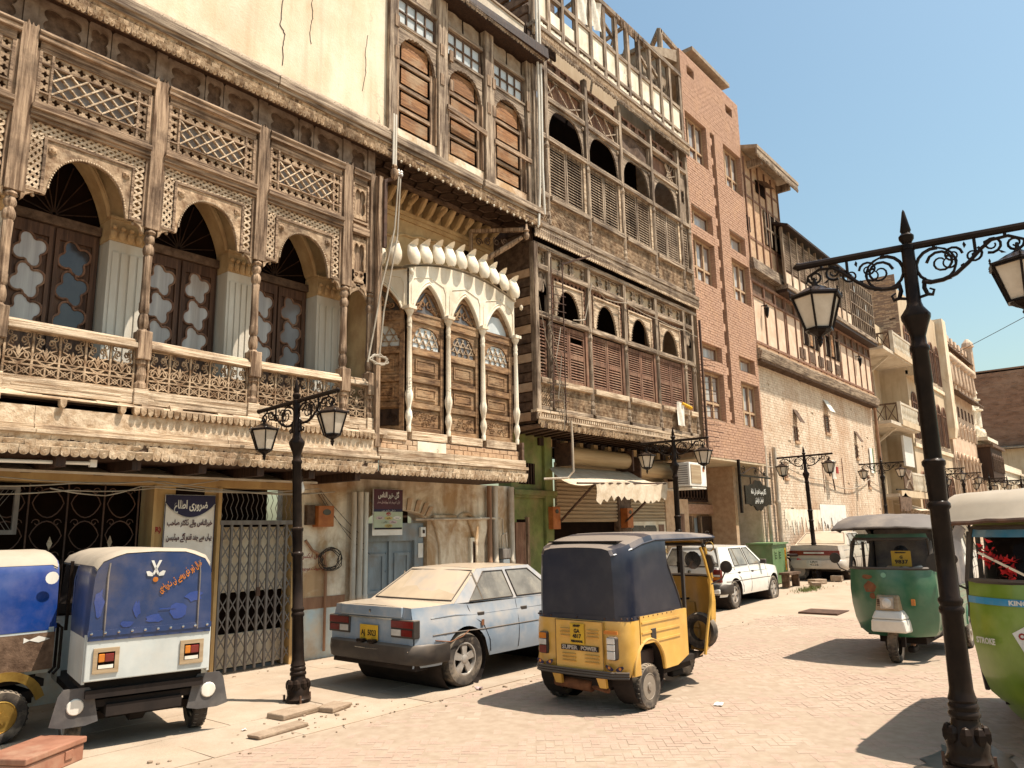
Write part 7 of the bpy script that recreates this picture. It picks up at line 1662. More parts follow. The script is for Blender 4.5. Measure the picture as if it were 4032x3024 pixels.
# ---------- Vespa-type rickshaw with rounded shell (yellow, green and lime) ----------
def shell_rickshaw(name,loc,rz,label,body,hood,roof,group,front_mat=None,tail=True,roofm2=None,overhang=0.0,nose=True,ztop=1.70):
    p=thing(name,loc,label,'rickshaw',group,rz)
    hw=.60
    def plan(x): # half width along the length
        if x<-.20: return hw-.13*((-.20-x)/.22)**2.2
        return hw-.02*max(0,x-.8)
    xs=[-.42,-.415,-.39,-.34,-.28,-.2]
    fl=P_(p,'floor','underside',MB().box(-.3,1.6,-.42,.42,.30,.36))
    # rear panel and rounded corners
    prof=[(.36,.0),(.42,.03),(.55,.045),(.62,.035),(.66,.045),(.78,.04),(.82,.03),(.86,.035),(.94,.0)]
    b=MB(); rows=[]
    for z,bul in prof:
        r_=[]
        for i in range(25):
            t=-1+2*i/24; a=math.pi/2*abs(t); sg=1 if t>0 else -1
            y=sg*(hw+bul*.25)*(math.sin(a)**.42 if a>0 else 0); x=-.42-bul*.6+.26*(1-math.cos(a)**.55 if a<math.pi/2-.01 else 1)
            r_.append((x,y,z))
        rows.append(r_)
    strip(b,rows); P_(p,'tail_panel',body,b,smooth=True)
    for s in (-1,1):
        b=MB(); 
        low=lambda x: .36 if abs(x)>.31 else .36+.0+ (math.sqrt(max(0,.31**2-x*x))*1.05)
        b.arch(-.17,.86,.94,lambda x: max(low(x),.36+max(0,x-.60)*.3),s*hw-.015,s*hw+.015,36); b.xf(Matrix(((1,0,0,0),(0,1,0,0),(0,0,1,0),(0,0,0,1))))
        for z in (.86,.76,.66): b.box(-.15,.68,s*(hw+.012)-.012,s*(hw+.012)+.012,z,z+.022)
        P_(p,'side_panel',body,b,smooth=False)
        b=MB(); b.tube([(.31*math.cos(math.pi*i/16),s*(hw+.012),.37+.33*math.sin(math.pi*i/16)) for i in range(17)],.018,6); P_(p,'wheel_arch',body,b,smooth=True)
        P_(p,'wheel_well','underside',MB().lathe([(.33,s*.34),(.33,s*.585)],(0,0,.36),20,'y',cap=False))
        wheel(p,0,s*.535,.225,.135,s)
    P_(p,'wheel_well','underside',MB().box(-.30,.35,-.42,.42,.24,.40))
    # vinyl hood: rear, sides with curved front edge, roof
    Rz=ztop
    def sect(x,full=True):
        w_=plan(max(-.42,min(x,.9)))-.005; k=0 if x<1.2 else .05
        drop=.15*max(0,(.25-x)/.67)**1.4; top=Rz-drop-.05*max(0,(x-1.0))**1.5
        pts=[]
        if full: pts=[(w_+.0,.925),(w_-.003,1.15),(w_-.01,1.40),(w_-.015,Rz-.22-drop)]
        pts+=[(w_-.022+overhang,Rz-.09-drop),(w_-.05+overhang*.8,top-.032),(w_-.13,top-.012),(w_*.4,top-.003)]
        return [(x,y,z) for y,z in pts]+[(x,0,top)]+[(x,-y,z) for y,z in pts[::-1]]
    b=MB(); xs2=[-.42,-.40,-.36,-.30,-.2,0,.2,.4,.52]
    strip(b,[sect(x) for x in xs2]); H_=P_(p,'hood',hood,b,smooth=True)
    b=MB(); q=sect(-.42); b.poly(q); P_(p,'rear_curtain',hood,b)
    for s in (-1,1): # rounded forward edge of the side curtain
        b=MB(); n=12; pts=[(.515,s*(hw-.012),.925)]+[(.515+.30*math.cos(math.pi/2*i/n-0)*(1-.55*(i/n)),s*(hw-.014-.02*i/n),.93+.62*(i/n)) for i in range(n+1)]+[(.515,s*(hw-.035),1.56)]
        b.poly(pts if s>0 else pts[::-1]); P_(p,'side_curtain',hood,b)
        b=MB(); b.tube([q_ for q_ in pts[1:-1]],.011,5); P_(p,'curtain_piping','black_plastic',b)
        b=MB(); b.tube([(-.405,s*(plan(-.42)-.0),.93),(-.41,s*(plan(-.42)-.02),1.42),(-.41,s*(plan(-.42)-.03),Rz-.30)],.008,5); P_(p,'hood_seam',hood,b)
    b=MB(); xs3=[-.424,-.40,-.2,0,.3,.52,.8,1.1,1.4,1.62,1.80]; off=[(x,[(a[0],a[1]*1.0,a[2]+.003) for a in sect(x,False)]) for x in xs3]; strip(b,[o[1] for o in off]); strip(b,[[(a[0],a[1],a[2]-.02) for a in o[1]][::-1] for o in off[5:]])
    P_(p,'roof',roof,b,smooth=True)
    b=MB(); b.tube([(1.80,a[1],a[2]-.005) for a in off[-1][1]],.014,6)
    for s in (-1,1): b.tube([(x,o[0 if s>0 else -1][1],o[0 if s>0 else -1][2]) for x,o in off],.011,5)
    P_(p,'roof_piping',roofm2 or hood,b)
    b=MB(); b.tube([(-.43,0,.935)]+[],.01) if False else None
    band=[(-.425+.24*(1-math.cos(math.pi/2*abs(t))**.55 if abs(t)<.999 else 1),(1 if t>0 else -1)*hw*(math.sin(math.pi/2*abs(t))**.42 if t else 0),.925) for t in [i/12-1 for i in range(25)]]
    band=[(.60,-hw-.004,.93)]+band+[(.60,hw+.004,.93)]
    b=MB(); strip(b,[[(q[0]-.004,q[1]*1.006,z) for q in band] for z in (.905,.955)]); P_(p,'hood_band',hood,b)
    rivets(p,[(q[0]-.008,q[1]*1.012,.93) for q in band[1:-1:2]],.010,'iron_rust'); rivets(p,[(-.1+.1*k,s*(hw+.012),.93) for k in range(7) for s in (-1,1)],.010,'iron_rust')
    # front shield, windscreen, fender
    fm=front_mat or body
    prof=[(.33,.44,1.90),(.40,.495,1.96),(.55,.535,2.01),(.75,.555,2.04),(.95,.56,2.048),(1.12,.55,2.035),(1.22,.545,2.02)]
    def frow(z,w_,xf,n=18,bul=.30): return [(xf-bul*abs(-1+2*i/n)**2.6,w_*(-1+2*i/n)*(1-.0),z) for i in range(n+1)]
    b=MB(); strip(b,[frow(*q) for q in prof]); strip(b,[[(a[0]-.02,a[1]*.97,a[2]) for a in frow(*q)][::-1] for q in prof])
    P_(p,'front_shield',fm,b,smooth=True)
    for s in (-1,1):
        b=MB(); rows=[[(xf-.30,s*w_,z),(xf-.46,s*(w_+.015),z)] for z,w_,xf in prof]; strip(b,rows); P_(p,'shield_edge',fm,b)
        b=MB(); b.tube([(1.38,s*.56,.36),(1.44,s*.572,.6),(1.58,s*.575,.95),(1.60,s*.57,1.22),(1.55,s*.545,1.45),(1.50,s*.52,1.60)],.020,6); b.tube([(1.72,s*.545,1.22),(1.64,s*.51,1.60)],.022,6); P_(p,'door_post','black_plastic' if body!='paint_yellow' else body,b,smooth=True)
        b=MB(); b.bar((.88,s*.585,.92),(.92,s*.565,1.58),.035); P_(p,'hood_post','black_plastic',b)
    ws=[(1.235,.525,2.0),(1.40,.515,1.955),(1.56,.50,1.905),(1.63,.48,1.875)]
    b=MB(); strip(b,[frow(*q,bul=.24) for q in ws]); P_(p,'windscreen','glass_cab',b,smooth=True)
    edge=[frow(*ws[0],bul=.24),frow(*ws[-1],bul=.24)]; b=MB(); L_=[(a[0]+.005,a[1],a[2]) for a in edge[0]]; U_2=[(a[0]+.005,a[1],a[2]) for a in edge[1]]
    mids_l=[(q[2]+.005-.24,-q[1],q[0]) for q in ws[1:-1]]; mids_r=[(q[2]+.005-.24,q[1],q[0]) for q in ws[1:-1]]
    b.tube(L_+mids_r+U_2[::-1]+mids_l[::-1],.022,6,closed=True); P_(p,'windscreen_rubber','black_plastic',b,smooth=True)
    b=MB(); strip(b,[frow(1.64,.49,1.89,bul=.24),frow(1.70,.46,1.80,bul=.22)]); P_(p,'screen_head',fm if body!='paint_green' else 'paint_mint',b,smooth=True)
    b=MB(); n_f=len(b.v); b.hexa([(1.90,-.24,.40),(2.17,-.225,.41),(2.17,.225,.41),(1.90,.24,.40),(1.92,-.24,.58),(2.20,-.20,.58),(2.20,.20,.58),(1.92,.24,.58)]); b.hexa([(1.92,-.24,.582),(2.20,-.20,.582),(2.20,.20,.582),(1.92,.24,.582),(2.0,-.18,.70),(2.14,-.155,.69),(2.14,.155,.69),(2.0,.18,.70)]); F_=P_(p,'front_fender','paint_white' if body!='paint_yellow' else body,b,bev=.025); P_(p,'lamp_housing','shutter_metal' if body!='paint_yellow' else body,MB().hexa([(1.98,-.17,.69),(2.14,-.15,.69),(2.14,.15,.69),(1.98,.17,.69),(1.99,-.15,.90),(2.09,-.13,.88),(2.09,.13,.88),(1.99,.15,.90)]),bev=.015)
    b=MB(); b.lathe([(.005,0),(.075,0),(.085,.01),(.085,.05)],(2.19,0,.775),16,'x') if False else b.prism([(-.085,.715),(.085,.715),(.085,.865),(-.085,.865)],2.10,2.15,'x'); P_(p,'lamp_frame','rim_silver',b,bev=.01)
    P_(p,'headlight','lens_white',MB().sphere((2.135,0,.79),.068,12,8,sx=.6),smooth=True)
    for k in range(5): P_(p,'fender_slot','iron_rust',MB().box(2.10,2.125,-.125,-.09,.72+.025*k,.732+.025*k)) if body!='paint_yellow' else None
    wheel(p,1.90,0,.215,.12,-1,name='front_wheel'); P_(p,'fork','underside',MB().bar((1.90,.10,.2),(1.80,.10,.6),.05).bar((1.90,-.10,.2),(1.80,-.10,.6),.05))
    # inside: bench, driver's seat, dash, handlebar, partition
    P_(p,'bench','seat_vinyl',MB().box(-.28,.25,-.52,.52,.42,.58).box(-.36,-.22,-.5,.5,.58,1.05),bev=.02); P_(p,'driver_seat','seat_vinyl',MB().box(.78,1.12,-.4,.4,.50,.62).box(.74,.80,-.38,.38,.6,.85),bev=.02)
    P_(p,'engine_cover',body,MB().box(.70,.76,-.55,.55,.36,.88)); P_(p,'handlebar','iron_black',MB().tube([(1.55,-.30,.98),(1.62,0,.95),(1.55,.30,.98)],.015,6).tube([(1.62,0,.95),(1.80,0,.4)],.022,6))
    P_(p,'roof_lining','underside',MB().box(-.3,1.6,-.45,.45,Rz-.10,Rz-.085)); 
    for s in (-1,1):
        b=MB(); b.tube([(1.62,s*.57,1.15),(1.68,s*.70,1.22),(1.68,s*.74,1.30)],.009,5); b.lathe([(.01,-.015),(.075,-.01),(.075,.01),(.01,.012)],(1.68,s*.76,1.36),14,'x'); P_(p,'mirror','black_plastic',b)
    # chassis, silencer, bumper
    P_(p,'chassis','underside',MB().box(-.32,1.5,-.30,.30,.20,.30).bar((0,-.5,.225),(0,.5,.225),.06)); P_(p,'silencer','rust',MB().tube([(-.30,-.08,.22),(-.30,.38,.24)],.06,10).tube([(-.30,-.08,.22),(-.33,-.30,.2)],.025,6),smooth=True)
    return p
def plate_text(p,x,lines,m,size=.055,y=0,z0=1.0,dz=.06,width=None,flip=-1):
    """lines read from behind (flip=-1: facing -x) or from the front (+1)"""
    for i,(t,s_,w_) in enumerate(lines):
        M=back(x,y,z0-dz*i) if flip<0 else Matrix(((0,0,1,x),(1,0,0,y),(0,1,0,z0-dz*i),(0,0,0,1)))
        text('lettering',t,s_,M,m,p,width=w_,bold=.002)
yr=shell_rickshaw('rickshaw',(7.34,4.86,0),R(0),'yellow rickshaw with navy vinyl hood seen from behind, plate GA 4817','paint_yellow','vinyl_navy','vinyl_navyroof','three wheeled rickshaws on the street',ztop=1.80)
# tail of the yellow one: engine lid, plate, lamps, vents, bumper bars
P_(yr,'engine_lid','paint_yellow',MB().box(-.468,-.445,-.34,.26,.40,.90),bev=.008)
lid=MB(); lid.tube([(-.47,-.34,.40),(-.47,-.34,.90),(-.47,.26,.90),(-.47,.26,.40)],.004,4,closed=True); P_(yr,'lid_gap','iron_rust',lid)
for r_ in (.80,.765,.73,.55,.515,.48):
    for y0,y1 in ((.0,.17),(-.29,-.12)):
        if r_>.7 and y0==-.29: y0,y1=-.29,-.15
        if r_>.7 and y0==0: y0,y1=.05,.19
        P_(yr,'vent_slot','paint_yellow',MB().hexa([(-.47,y0,r_),(-.47,y1,r_),(-.46,y1,r_),(-.46,y0,r_),(-.492,y0,r_+.012),(-.492,y1,r_+.012),(-.46,y1,r_+.018),(-.46,y0,r_+.018)]))
P_(yr,'number_plate','plate_yellow',MB().box(-.487,-.478,-.12,.06,.66,.87),bev=.004)
plate_text(yr,-.4895,[('NWFP',.035,.09),('GA',.055,.075),('4817',.055,.11),('PESHAWAR',.03,.15)],'ink_black',y=-.03,z0=.845,dz=.052)
for t,y,w_ in (('SUPER',.065,.2),('POWER',-.175,.2)):
    P_(yr,'name_strip','ink_black',MB().box(-.482,-.474,y-.115,y+.115,.598,.65)); text('lettering',t,.055,back(-.485,y,.624),'rim_silver',yr,width=w_,bold=.002)
for y in (.43,-.44):
    L_=P_(yr,'tail_light','black_plastic',MB().box(-.475,-.40,y-.055,y+.055,.53,.76),bev=.02)
    for z0,z1,m in ((.69,.75,'lens_amber' if y>0 else 'lens_white'),(.625,.685,'lens_white'),(.54,.62,'lens_red' if y>0 else 'lens_white')): P_(L_,'lens',m,MB().box(-.487,-.474,y-.047,y+.047,z0,z1),bev=.008)
P_(yr,'indicator_strip','lens_amber',MB().box(-.478,-.466,-.52,-.36,.785,.82))
for z in (.36,.385,.41): P_(yr,'bumper_bar','black_plastic',MB().tube([(-.42,.55,z),(-.485,.45,z),(-.50,0,z),(-.485,-.45,z),(-.40,-.60,z)],.013,6),smooth=True)
P_(yr,'fuel_flap','black_plastic',MB().box(.04,.14,-.625,-.612,.68,.80),bev=.01)
for y,x in ((.40,-.475),(-.47,-.46)): # butterfly-eye stickers
    for s in (-1,1):
        b=MB(); b.prism([(y+s*.01,.445),(y+s*.05,.475),(y+s*.10,.485),(y+s*.11,.47),(y+s*.08,.435),(y+s*.03,.425)],x-.012,x-.010,'x'); P_(yr,'sticker','ink_navy',b); P_(yr,'sticker_eye','lens_amber',MB().sphere((x-.012,y+s*.065,.458),.016,8,5,sx=.1))
for y in (.28,-.28): P_(yr,'tail_bracket','paint_yellow',MB().hexa([(-.42,y-.05,.24),(-.38,y-.05,.24),(-.38,y+.03,.24),(-.42,y+.03,.24),(-.46,y-.06,.38),(-.42,y-.06,.38),(-.42,y+.06,.38),(-.46,y+.06,.38)]))
P_(yr,'spare_tyre','tyre',MB().lathe([(.12,-.05),(.20,-.06),(.215,-.03),(.215,.03),(.20,.06),(.12,.05)],(1.62,-.40,.60),20,'x',cap=False),smooth=True)
P_(yr,'hood_mirror','chrome',MB().lathe([(.005,-.01),(.11,0),(.11,.01),(.005,.012)],(1.60,-.36,1.44),14,'x')); P_(yr,'wing_mirror','black_plastic',MB().prism([(-.60,1.30),(-.54,1.27),(-.50,1.40),(-.54,1.52),(-.60,1.50),(-.63,1.40)],1.62,1.67,'x'),bev=.01)
P_(yr,'roof_badge','rim_gold',MB().tube([(1.80,-.50+.055*math.cos(t*math.pi/8),1.60+.055*math.sin(t*math.pi/8)) for t in range(16)],.008,5,closed=True))
gr_=shell_rickshaw('rickshaw',(13.55,2.93,0),R(180),'green rickshaw driving towards us with a plate G 9837 behind its windscreen','paint_green','vinyl_charcoal','vinyl_roofgrey','three wheeled rickshaws on the street',overhang=.08,ztop=1.90,roofm2='black_plastic')
P_(gr_,'paper_plate','plate_yellow',MB().box(1.84,1.846,.05,.30,1.26,1.47)); plate_text(gr_,1.849,[('PESHAWAR',.02,.15),('G',.055,None),('9837',.07,.17)],'ink_black',y=.175,z0=1.445,dz=.062,flip=1)
b=MB(); b.prism([(.10,.90),(.28,.92),(.33,.98),(.26,1.04),(.30,1.12),(.18,1.13),(.12,1.05),(.15,.98)],2.0,2.003,'x')
for (y,z,sy,sz) in ((-.26,1.12,.09,.03),(-.22,.99,.10,.085),(-.20,.87,.045,.05)):
    b=MB(); n=14; rnd=random.Random(int(z*100)); pts=[]
    for k in range(n): t=2*math.pi*k/n; f=rnd.uniform(.7,1.1); pts.append((y+sy*f*math.cos(t),z+sz*f*math.sin(t)))
    def sx_(yy,zz):
        for (za,wa,xa),(zb,wb,xb) in zip([(.33,.44,1.90),(.40,.495,1.96),(.55,.535,2.01),(.75,.555,2.04),(.95,.56,2.048),(1.12,.55,2.035)],[(.40,.495,1.96),(.55,.535,2.01),(.75,.555,2.04),(.95,.56,2.048),(1.12,.55,2.035),(1.22,.545,2.02)]):
            if za<=zz<=zb: t=(zz-za)/(zb-za); w_=wa+(wb-wa)*t; return xa+(xb-xa)*t-.30*min(1,abs(yy)/w_)**2.6+.003
        return 2.03
    [b.poly([(sx_(y,z),y,z),(sx_(*q),*q),(sx_(*q2),*q2)]) for q,q2 in zip(pts,pts[1:]+pts[:1])]; P_(gr_,'rust_patch','rust',b)
P_(gr_,'round_sticker','paint_mint',MB().lathe([(.004,0),(.035,.002)],(2.036,-.03,1.15),14,'x')); P_(gr_,'small_sticker','lens_amber',MB().box(2.0,2.03,.28,.325,.76,.84)); b=MB(); b.tube([(2.04,.5*(-1+2*i/18),1.08) for i in range(19)],.005,4) if False else None
lm=shell_rickshaw('rickshaw',(9.62,.70,0),R(180),'lime green rickshaw with beige canvas roof parked behind the nearest lamp post','paint_lime','vinyl_beige','vinyl_beige','three wheeled rickshaws on the street',overhang=.06,ztop=1.86,roofm2='iron_rust'); lm.scale=(1.08,1.12,1.10)
def tarp(p,m,edge,x1,x2,y1,y2,z0,z1,xr):
    b=MB(); rnd=random.Random(3); N_=12
    def row(x,y,z,j): return [(x+rnd.uniform(-.008,.008)-.10*abs(-1+2*i/N_)**2.5,y*(-1+2*i/N_),z-.03*abs(-1+2*i/N_)**2+rnd.uniform(-.006,.006)) for i in range(N_+1)]
    R_=[row(x1,y1,z0,0),row(x1-.03,y1,z0+.02,1),row((x1+x2)/2,(y1+y2)/2,(z0+z1)/2+.02,2),row(x2,y2,z1,3),row(x2-.25,y2,z1+.03,4),row(xr,y2,z1-.02,5)]
    strip(b,R_); o=P_(p,'roof_tarp',m,b,smooth=True); b=MB(); b.tube([(a[0]+.005,a[1],a[2]-.01) for a in R_[0]],.018,6); P_(o,'hem',edge,b)
    for s in (-1,1):
        b=MB(); strip(b,[[r_[0 if s<0 else -1] for r_ in R_],[(r_[0 if s<0 else -1][0],s*.56,min(1.75,r_[0 if s<0 else -1][2]-.05)) for r_ in R_]]); P_(o,'tarp_side',m,b)
tarp(lm,'vinyl_beige','iron_rust',2.10,1.92,.64,.59,1.70,1.90,-.2)
tarp(gr_,'vinyl_roofgrey','black_plastic',2.06,1.75,.68,.60,1.80,1.95,-.3)
b=MB(); strip(b,[[(xf-.30*abs(-1+2*i/18)**2.6,w_*(-1+2*i/18),z) for i in range(19)] for z,w_,xf in ((.16,.34,1.74),(.24,.40,1.80),(.33,.44,1.86))]); P_(lm,'lower_shield','paint_lime',b,smooth=True)
b=MB(); rows=[]
for z,w_,xf in ((1.56,.50,1.918),(1.64,.475,1.888)): rows.append([(xf-.24*abs(-1+2*i/18)**2.6,w_*(-1+2*i/18),z) for i in range(19)])
strip(b,rows); P_(lm,'sun_strip','paint_cyanblue',b)
b=MB(); rows=[]
for z,w_,xf in ((1.065,.556,2.046),(1.115,.556,2.043)): rows.append([(xf-.30*abs(-1+2*i/18)**2.6,w_*(-1+2*i/18),z) for i in range(19)])
strip(b,rows); P_(lm,'name_strip','paint_cyanblue',b)
text('lettering','KING',.045,Matrix(((.15,0,.99,2.043),(.99,0,-.15,-.20),(0,1,0,1.09),(0,0,0,1))),'ink_white',lm,width=.12,bold=.002)
text('lettering','STROKE',.06,Matrix(((.62,0,.78,1.925),(.78,0,-.62,-.45),(0,1,0,.80),(0,0,0,1))),'ink_white',lm,width=.17,bold=.002)
b=MB(); P_(lm,'shield_emblem','ink_white',MB().prism([(-.18,.93),(-.26,.88),(-.18,.70),(-.10,.88)],2.03,2.052,'x')); text('lettering','OK',.06,Matrix(((0,0,1,2.055),(1,0,0,-.18),(0,1,0,.86),(0,0,0,1))),'ink_red',lm,width=.09,bold=.003)
wp=MB(); wp.bar((2.03,-.10,1.27),(1.945,-.42,1.45),.018); P_(lm,'wiper','chrome',wp)
b=MB(); rnd=random.Random(5)
for k in range(90):
    t=rnd.random(); y=-.42+.22*t+rnd.gauss(0,.03); z=1.46-.12*t+rnd.gauss(0,.03)
    if k>60: y,z=-.24+rnd.gauss(0,.02),1.36-.14*rnd.random()
    d=Vector((rnd.gauss(0,.02),rnd.gauss(0,.03),rnd.gauss(0,.03))); c_=Vector((1.99+rnd.uniform(-.03,.02)-.13*max(0,abs(y)-.2)/.3,y,z)); b.poly([c_,c_+d,c_+Vector((d.y*.5,d.z,d.x))])
stuff(P_(lm,'red_tinsel','ribbon_red',b))
P_(lm,'side_lamp','lens_amber',MB().box(1.78,1.86,.535,.56,.98,1.14),bev=.01); P_(lm,'dark_backing','interior',MB().box(.6,.62,-.5,.5,.9,1.7)); P_(gr_,'dark_backing','vinyl_charcoal',MB().box(.3,.32,-.55,.55,.9,1.75)); P_(lm,'mirror_sticker','ink_white',MB().lathe([(.004,0),(.05,.002)],(1.70,.76,1.36),12,'x'));  # dark panels added across both cabs to keep the inside dark
# ---------- boxy rickshaws parked at the left ----------
def box_rickshaw(loc,rz,label,hood,roof,tailm,group):
    p=thing('rickshaw',loc,label,'rickshaw',group,rz); hw=.53
    P_(p,'tail_panel',tailm,MB().box(-.42,-.39,-hw,hw,.60,1.0),bev=.008)
    for s in (-1,1): P_(p,'side_panel',tailm,MB().box(-.39,.42,s*hw-.012,s*hw+.012,.58,1.0))
    def sect(x,full=True,up=0):
        f=.02 if x<-.36 else 0; w_=hw+.01-f; pts=[]
        if full: pts=[(w_+.005,.975),(w_,1.25),(w_-.015,1.52)]
        pts+=[(w_-.03,1.585),(w_-.075,1.655),(w_-.18,1.70),(w_*.5,1.725)]
        return [(x,y,z+up-(.03 if x<-.38 else 0)) for y,z in pts]+[(x,0,1.735+up-(.03 if x<-.38 else 0))]+[(x,-y,z+up-(.03 if x<-.38 else 0)) for y,z in pts[::-1]]
    b=MB(); strip(b,[sect(x) for x in (-.43,-.40,-.36,-.2,0,.2,.42)]); P_(p,'hood',hood,b,smooth=True)
    b=MB(); b.poly(sect(-.43)); P_(p,'rear_curtain',hood,b)
    b=MB(); strip(b,[sect(x,False,.008) for x in (-.42,-.36,-.2,.2,.6,1.0,1.5)]); strip(b,[sect(x,False,-.01)[::-1] for x in (-.42,-.36,-.2,.2,.6,1.0,1.5)]); P_(p,'roof',roof,b,smooth=True)
    for s in (-1,1):
        b=MB(); b.tube([(-.437,s*(hw-.13),.98),(-.437,s*(hw-.13),1.5),(-.43,s*(hw-.14),1.62)],.009,5); P_(p,'hood_seam','vinyl_charcoal',b)
        b=MB(); b.tube([(.42,s*(hw+.0),1.0),(.47,s*hw,1.2),(.46,s*hw,1.45),(.42,s*(hw-.02),1.58)],.012,5); P_(p,'curtain_edge',hood,b)
    P_(p,'hood_band',hood,MB().box(-.438,-.428,-hw,hw,.985,1.035)); rivets(p,[(-.442,-hw+.04+k*.11,1.01) for k in range(10)],.013)
    P_(p,'chassis','underside',MB().box(-.35,1.7,-.32,.32,.28,.38).bar((0,-.52,.24),(0,.52,.24),.07).box(-.38,-.3,-.5,.5,.45,.52).box(-.3,.6,-.5,.5,.5,.58).lathe([(.02,-.1),(.09,-.06),(.09,.06),(.02,.1)],(0,0,.24),10,'y'))
    P_(p,'cabin_side',tailm,MB().box(1.35,1.75,-.5,-.47,.35,.95).box(1.35,1.75,.47,.5,.35,.95)); P_(p,'front_shield',tailm,MB().prism([(-.5,.35),(.5,.35),(.52,1.0),(-.52,1.0)],1.74,1.78,'x'),bev=.01); P_(p,'windscreen','glass_dark',MB().prism([(-.5,1.03),(.5,1.03),(.46,1.58),(-.46,1.58)],1.70,1.71,'x'))
    P_(p,'seat','seat_vinyl',MB().box(-.25,.3,-.5,.5,.6,.75).box(-.33,-.2,-.5,.5,.7,1.1)); P_(p,'floor','underside',MB().box(-.3,1.75,-.5,.5,.36,.42))
    for s in (-1,1):
        wheel(p,0,s*.545,.24,.125,s,rimm='rim_gold' if hood=='vinyl_royal' else 'rim_silver')
        for x,z in ((.68,1.0),(1.5,1.0)): P_(p,'post','iron_black',MB().bar((x,s*.55,.95),(x,s*.54,1.62),.03))
    wheel(p,1.78,0,.22,.11,-1,name='front_wheel')
    return p
b2=box_rickshaw((3.62,7.70,0),R(77),'rickshaw with white tail panel and faded blue vinyl hood parked nose to the wall','vinyl_blue','vinyl_beige','paint_greywhite','three wheeled rickshaws on the street')
for y in (.365,-.365):
    L_=P_(b2,'tail_light','shutter_metal',MB().ring([(y-.105,.665),(y+.105,.665),(y+.105,.88),(y-.105,.88)],[(y-.07,.70),(y+.07,.70),(y+.07,.845),(y-.07,.845)],-.435,-.418,'x'))
    P_(L_,'recess','interior',MB().box(-.423,-.4195,y-.07,y+.07,.70,.845)); P_(L_,'red_lens','lens_red',MB().box(-.44,-.42,y-.062,y+.012,.76,.83),bev=.006); P_(L_,'amber_lens','lens_amber',MB().box(-.44,-.42,y+.013,y+.062,.76,.83),bev=.006); P_(L_,'plate_lamp','pipe_white',MB().box(-.432,-.42,y-.06,y+.06,.705,.735))
for s in (-1,1):
    b=MB(); y=s*.53; y=s*.565; b.prism([(y-.19,.25),(y-.09,.225),(y+.09,.225),(y+.19,.25),(y+.14,.49),(y+.10,.545),(y-.10,.545),(y-.14,.49)],-.33,-.316,'x'); F_=P_(b2,'mud_flap','rubber_flap',b); P_(F_,'round_reflector','pipe_white',MB().lathe([(.006,-.012),(.062,-.01),(.07,0),(.07,.012)],(-.332,y,.39),14,'x'),smooth=True)
for s,a in ((1,.5),(-1,-.5)): # crossed hockey sticks emblem
    b=MB(); b.prism([(.035*s-.012*1,1.63),(.035*s+.012,1.63),(-.022*s+.010,1.50),(-.022*s-.010,1.50)],-.4395,-.4375,'x'); P_(b2,'emblem_stick','ink_white',b)
    b=MB(); b.prism([(-.015*s,1.505),(-.06*s,1.535),(-.085*s,1.53),(-.07*s,1.49),(-.03*s,1.485)],-.4395,-.4375,'x'); P_(b2,'emblem_blade','ink_white',b)
P_(b2,'emblem_ball','lens_amber',MB().lathe([(.003,-.002),(.024,0)],(-.4375,0,1.455),12,'x'))
text('lettering','خیال تور ڈی روسے تی ثریائی',.085,back(-.4385,-.22,1.475)@Matrix.Rotation(R(34),4,'Z'),'lens_amber',b2,True,.44,bold=.002)
P_(b2,'scratches','vinyl_royal',MB().box(-.4385,-.4375,-.2,-.05,1.18,1.19)); 
for (y,z,w_,h) in ((.14,1.20,.04,.10),(-.02,1.10,.10,.05),(-.22,1.15,.09,.12),(.22,1.07,.07,.04),(-.36,1.28,.10,.06),(.46,1.28,.05,.16)):
    b=MB(); rnd=random.Random(int(y*100+90)); n=12; b.poly([(-.4345,y+w_*rnd.uniform(.5,1)*math.cos(2*math.pi*k/n),z+h*rnd.uniform(.5,1)*math.sin(2*math.pi*k/n)) for k in range(n)]); P_(b2,'worn_patch','vinyl_royal',b)
b1=box_rickshaw((2.70,8.98,0),R(180),'rickshaw with shiny royal blue hood and gold mudguard at the left edge','vinyl_royal','vinyl_beige','paint_greywhite','three wheeled rickshaws on the street')
P_(b1,'mudguard','rim_gold',MB().prism([(.36*math.cos(math.pi*(.08+.84*i/14)),.30+.34*math.sin(math.pi*(.08+.84*i/14))) for i in range(15)]+[(.29*math.cos(math.pi*(.92-.84*i/14)),.28+.28*math.sin(math.pi*(.92-.84*i/14))) for i in range(15)],.60,.625),smooth=False)
P_(b1,'side_skirt','wood_shade',MB().box(-.40,.68,.603,.61,.62,.96)); P_(b1,'rear_guard','iron_black',MB().tube([(-.45,.5,.55),(-.50,.5,.60),(-.50,.5,.98),(-.45,.5,1.02)],.014,6).tube([(-.45,.40,.55),(-.50,.40,.60),(-.50,.40,.98),(-.45,.40,1.02)],.014,6))
P_(b1,'round_sticker','pipe_white',MB().lathe([(.004,.0),(.06,.004)],(-.33,.605,1.47),14,'y')); P_(b1,'fish_sticker','ink_white',MB().prism([(-.36,.90),(-.26,.935),(-.18,.905),(-.13,.93),(-.13,.88),(-.18,.90),(-.26,.875)],.611,.614))
P_(b1,'star_boss','rim_gold',MB().prism([((.07 if k%2 else .03)*math.cos(k*math.pi/5),.24+(.07 if k%2 else .03)*math.sin(k*math.pi/5)) for k in range(10)],.615,.63))
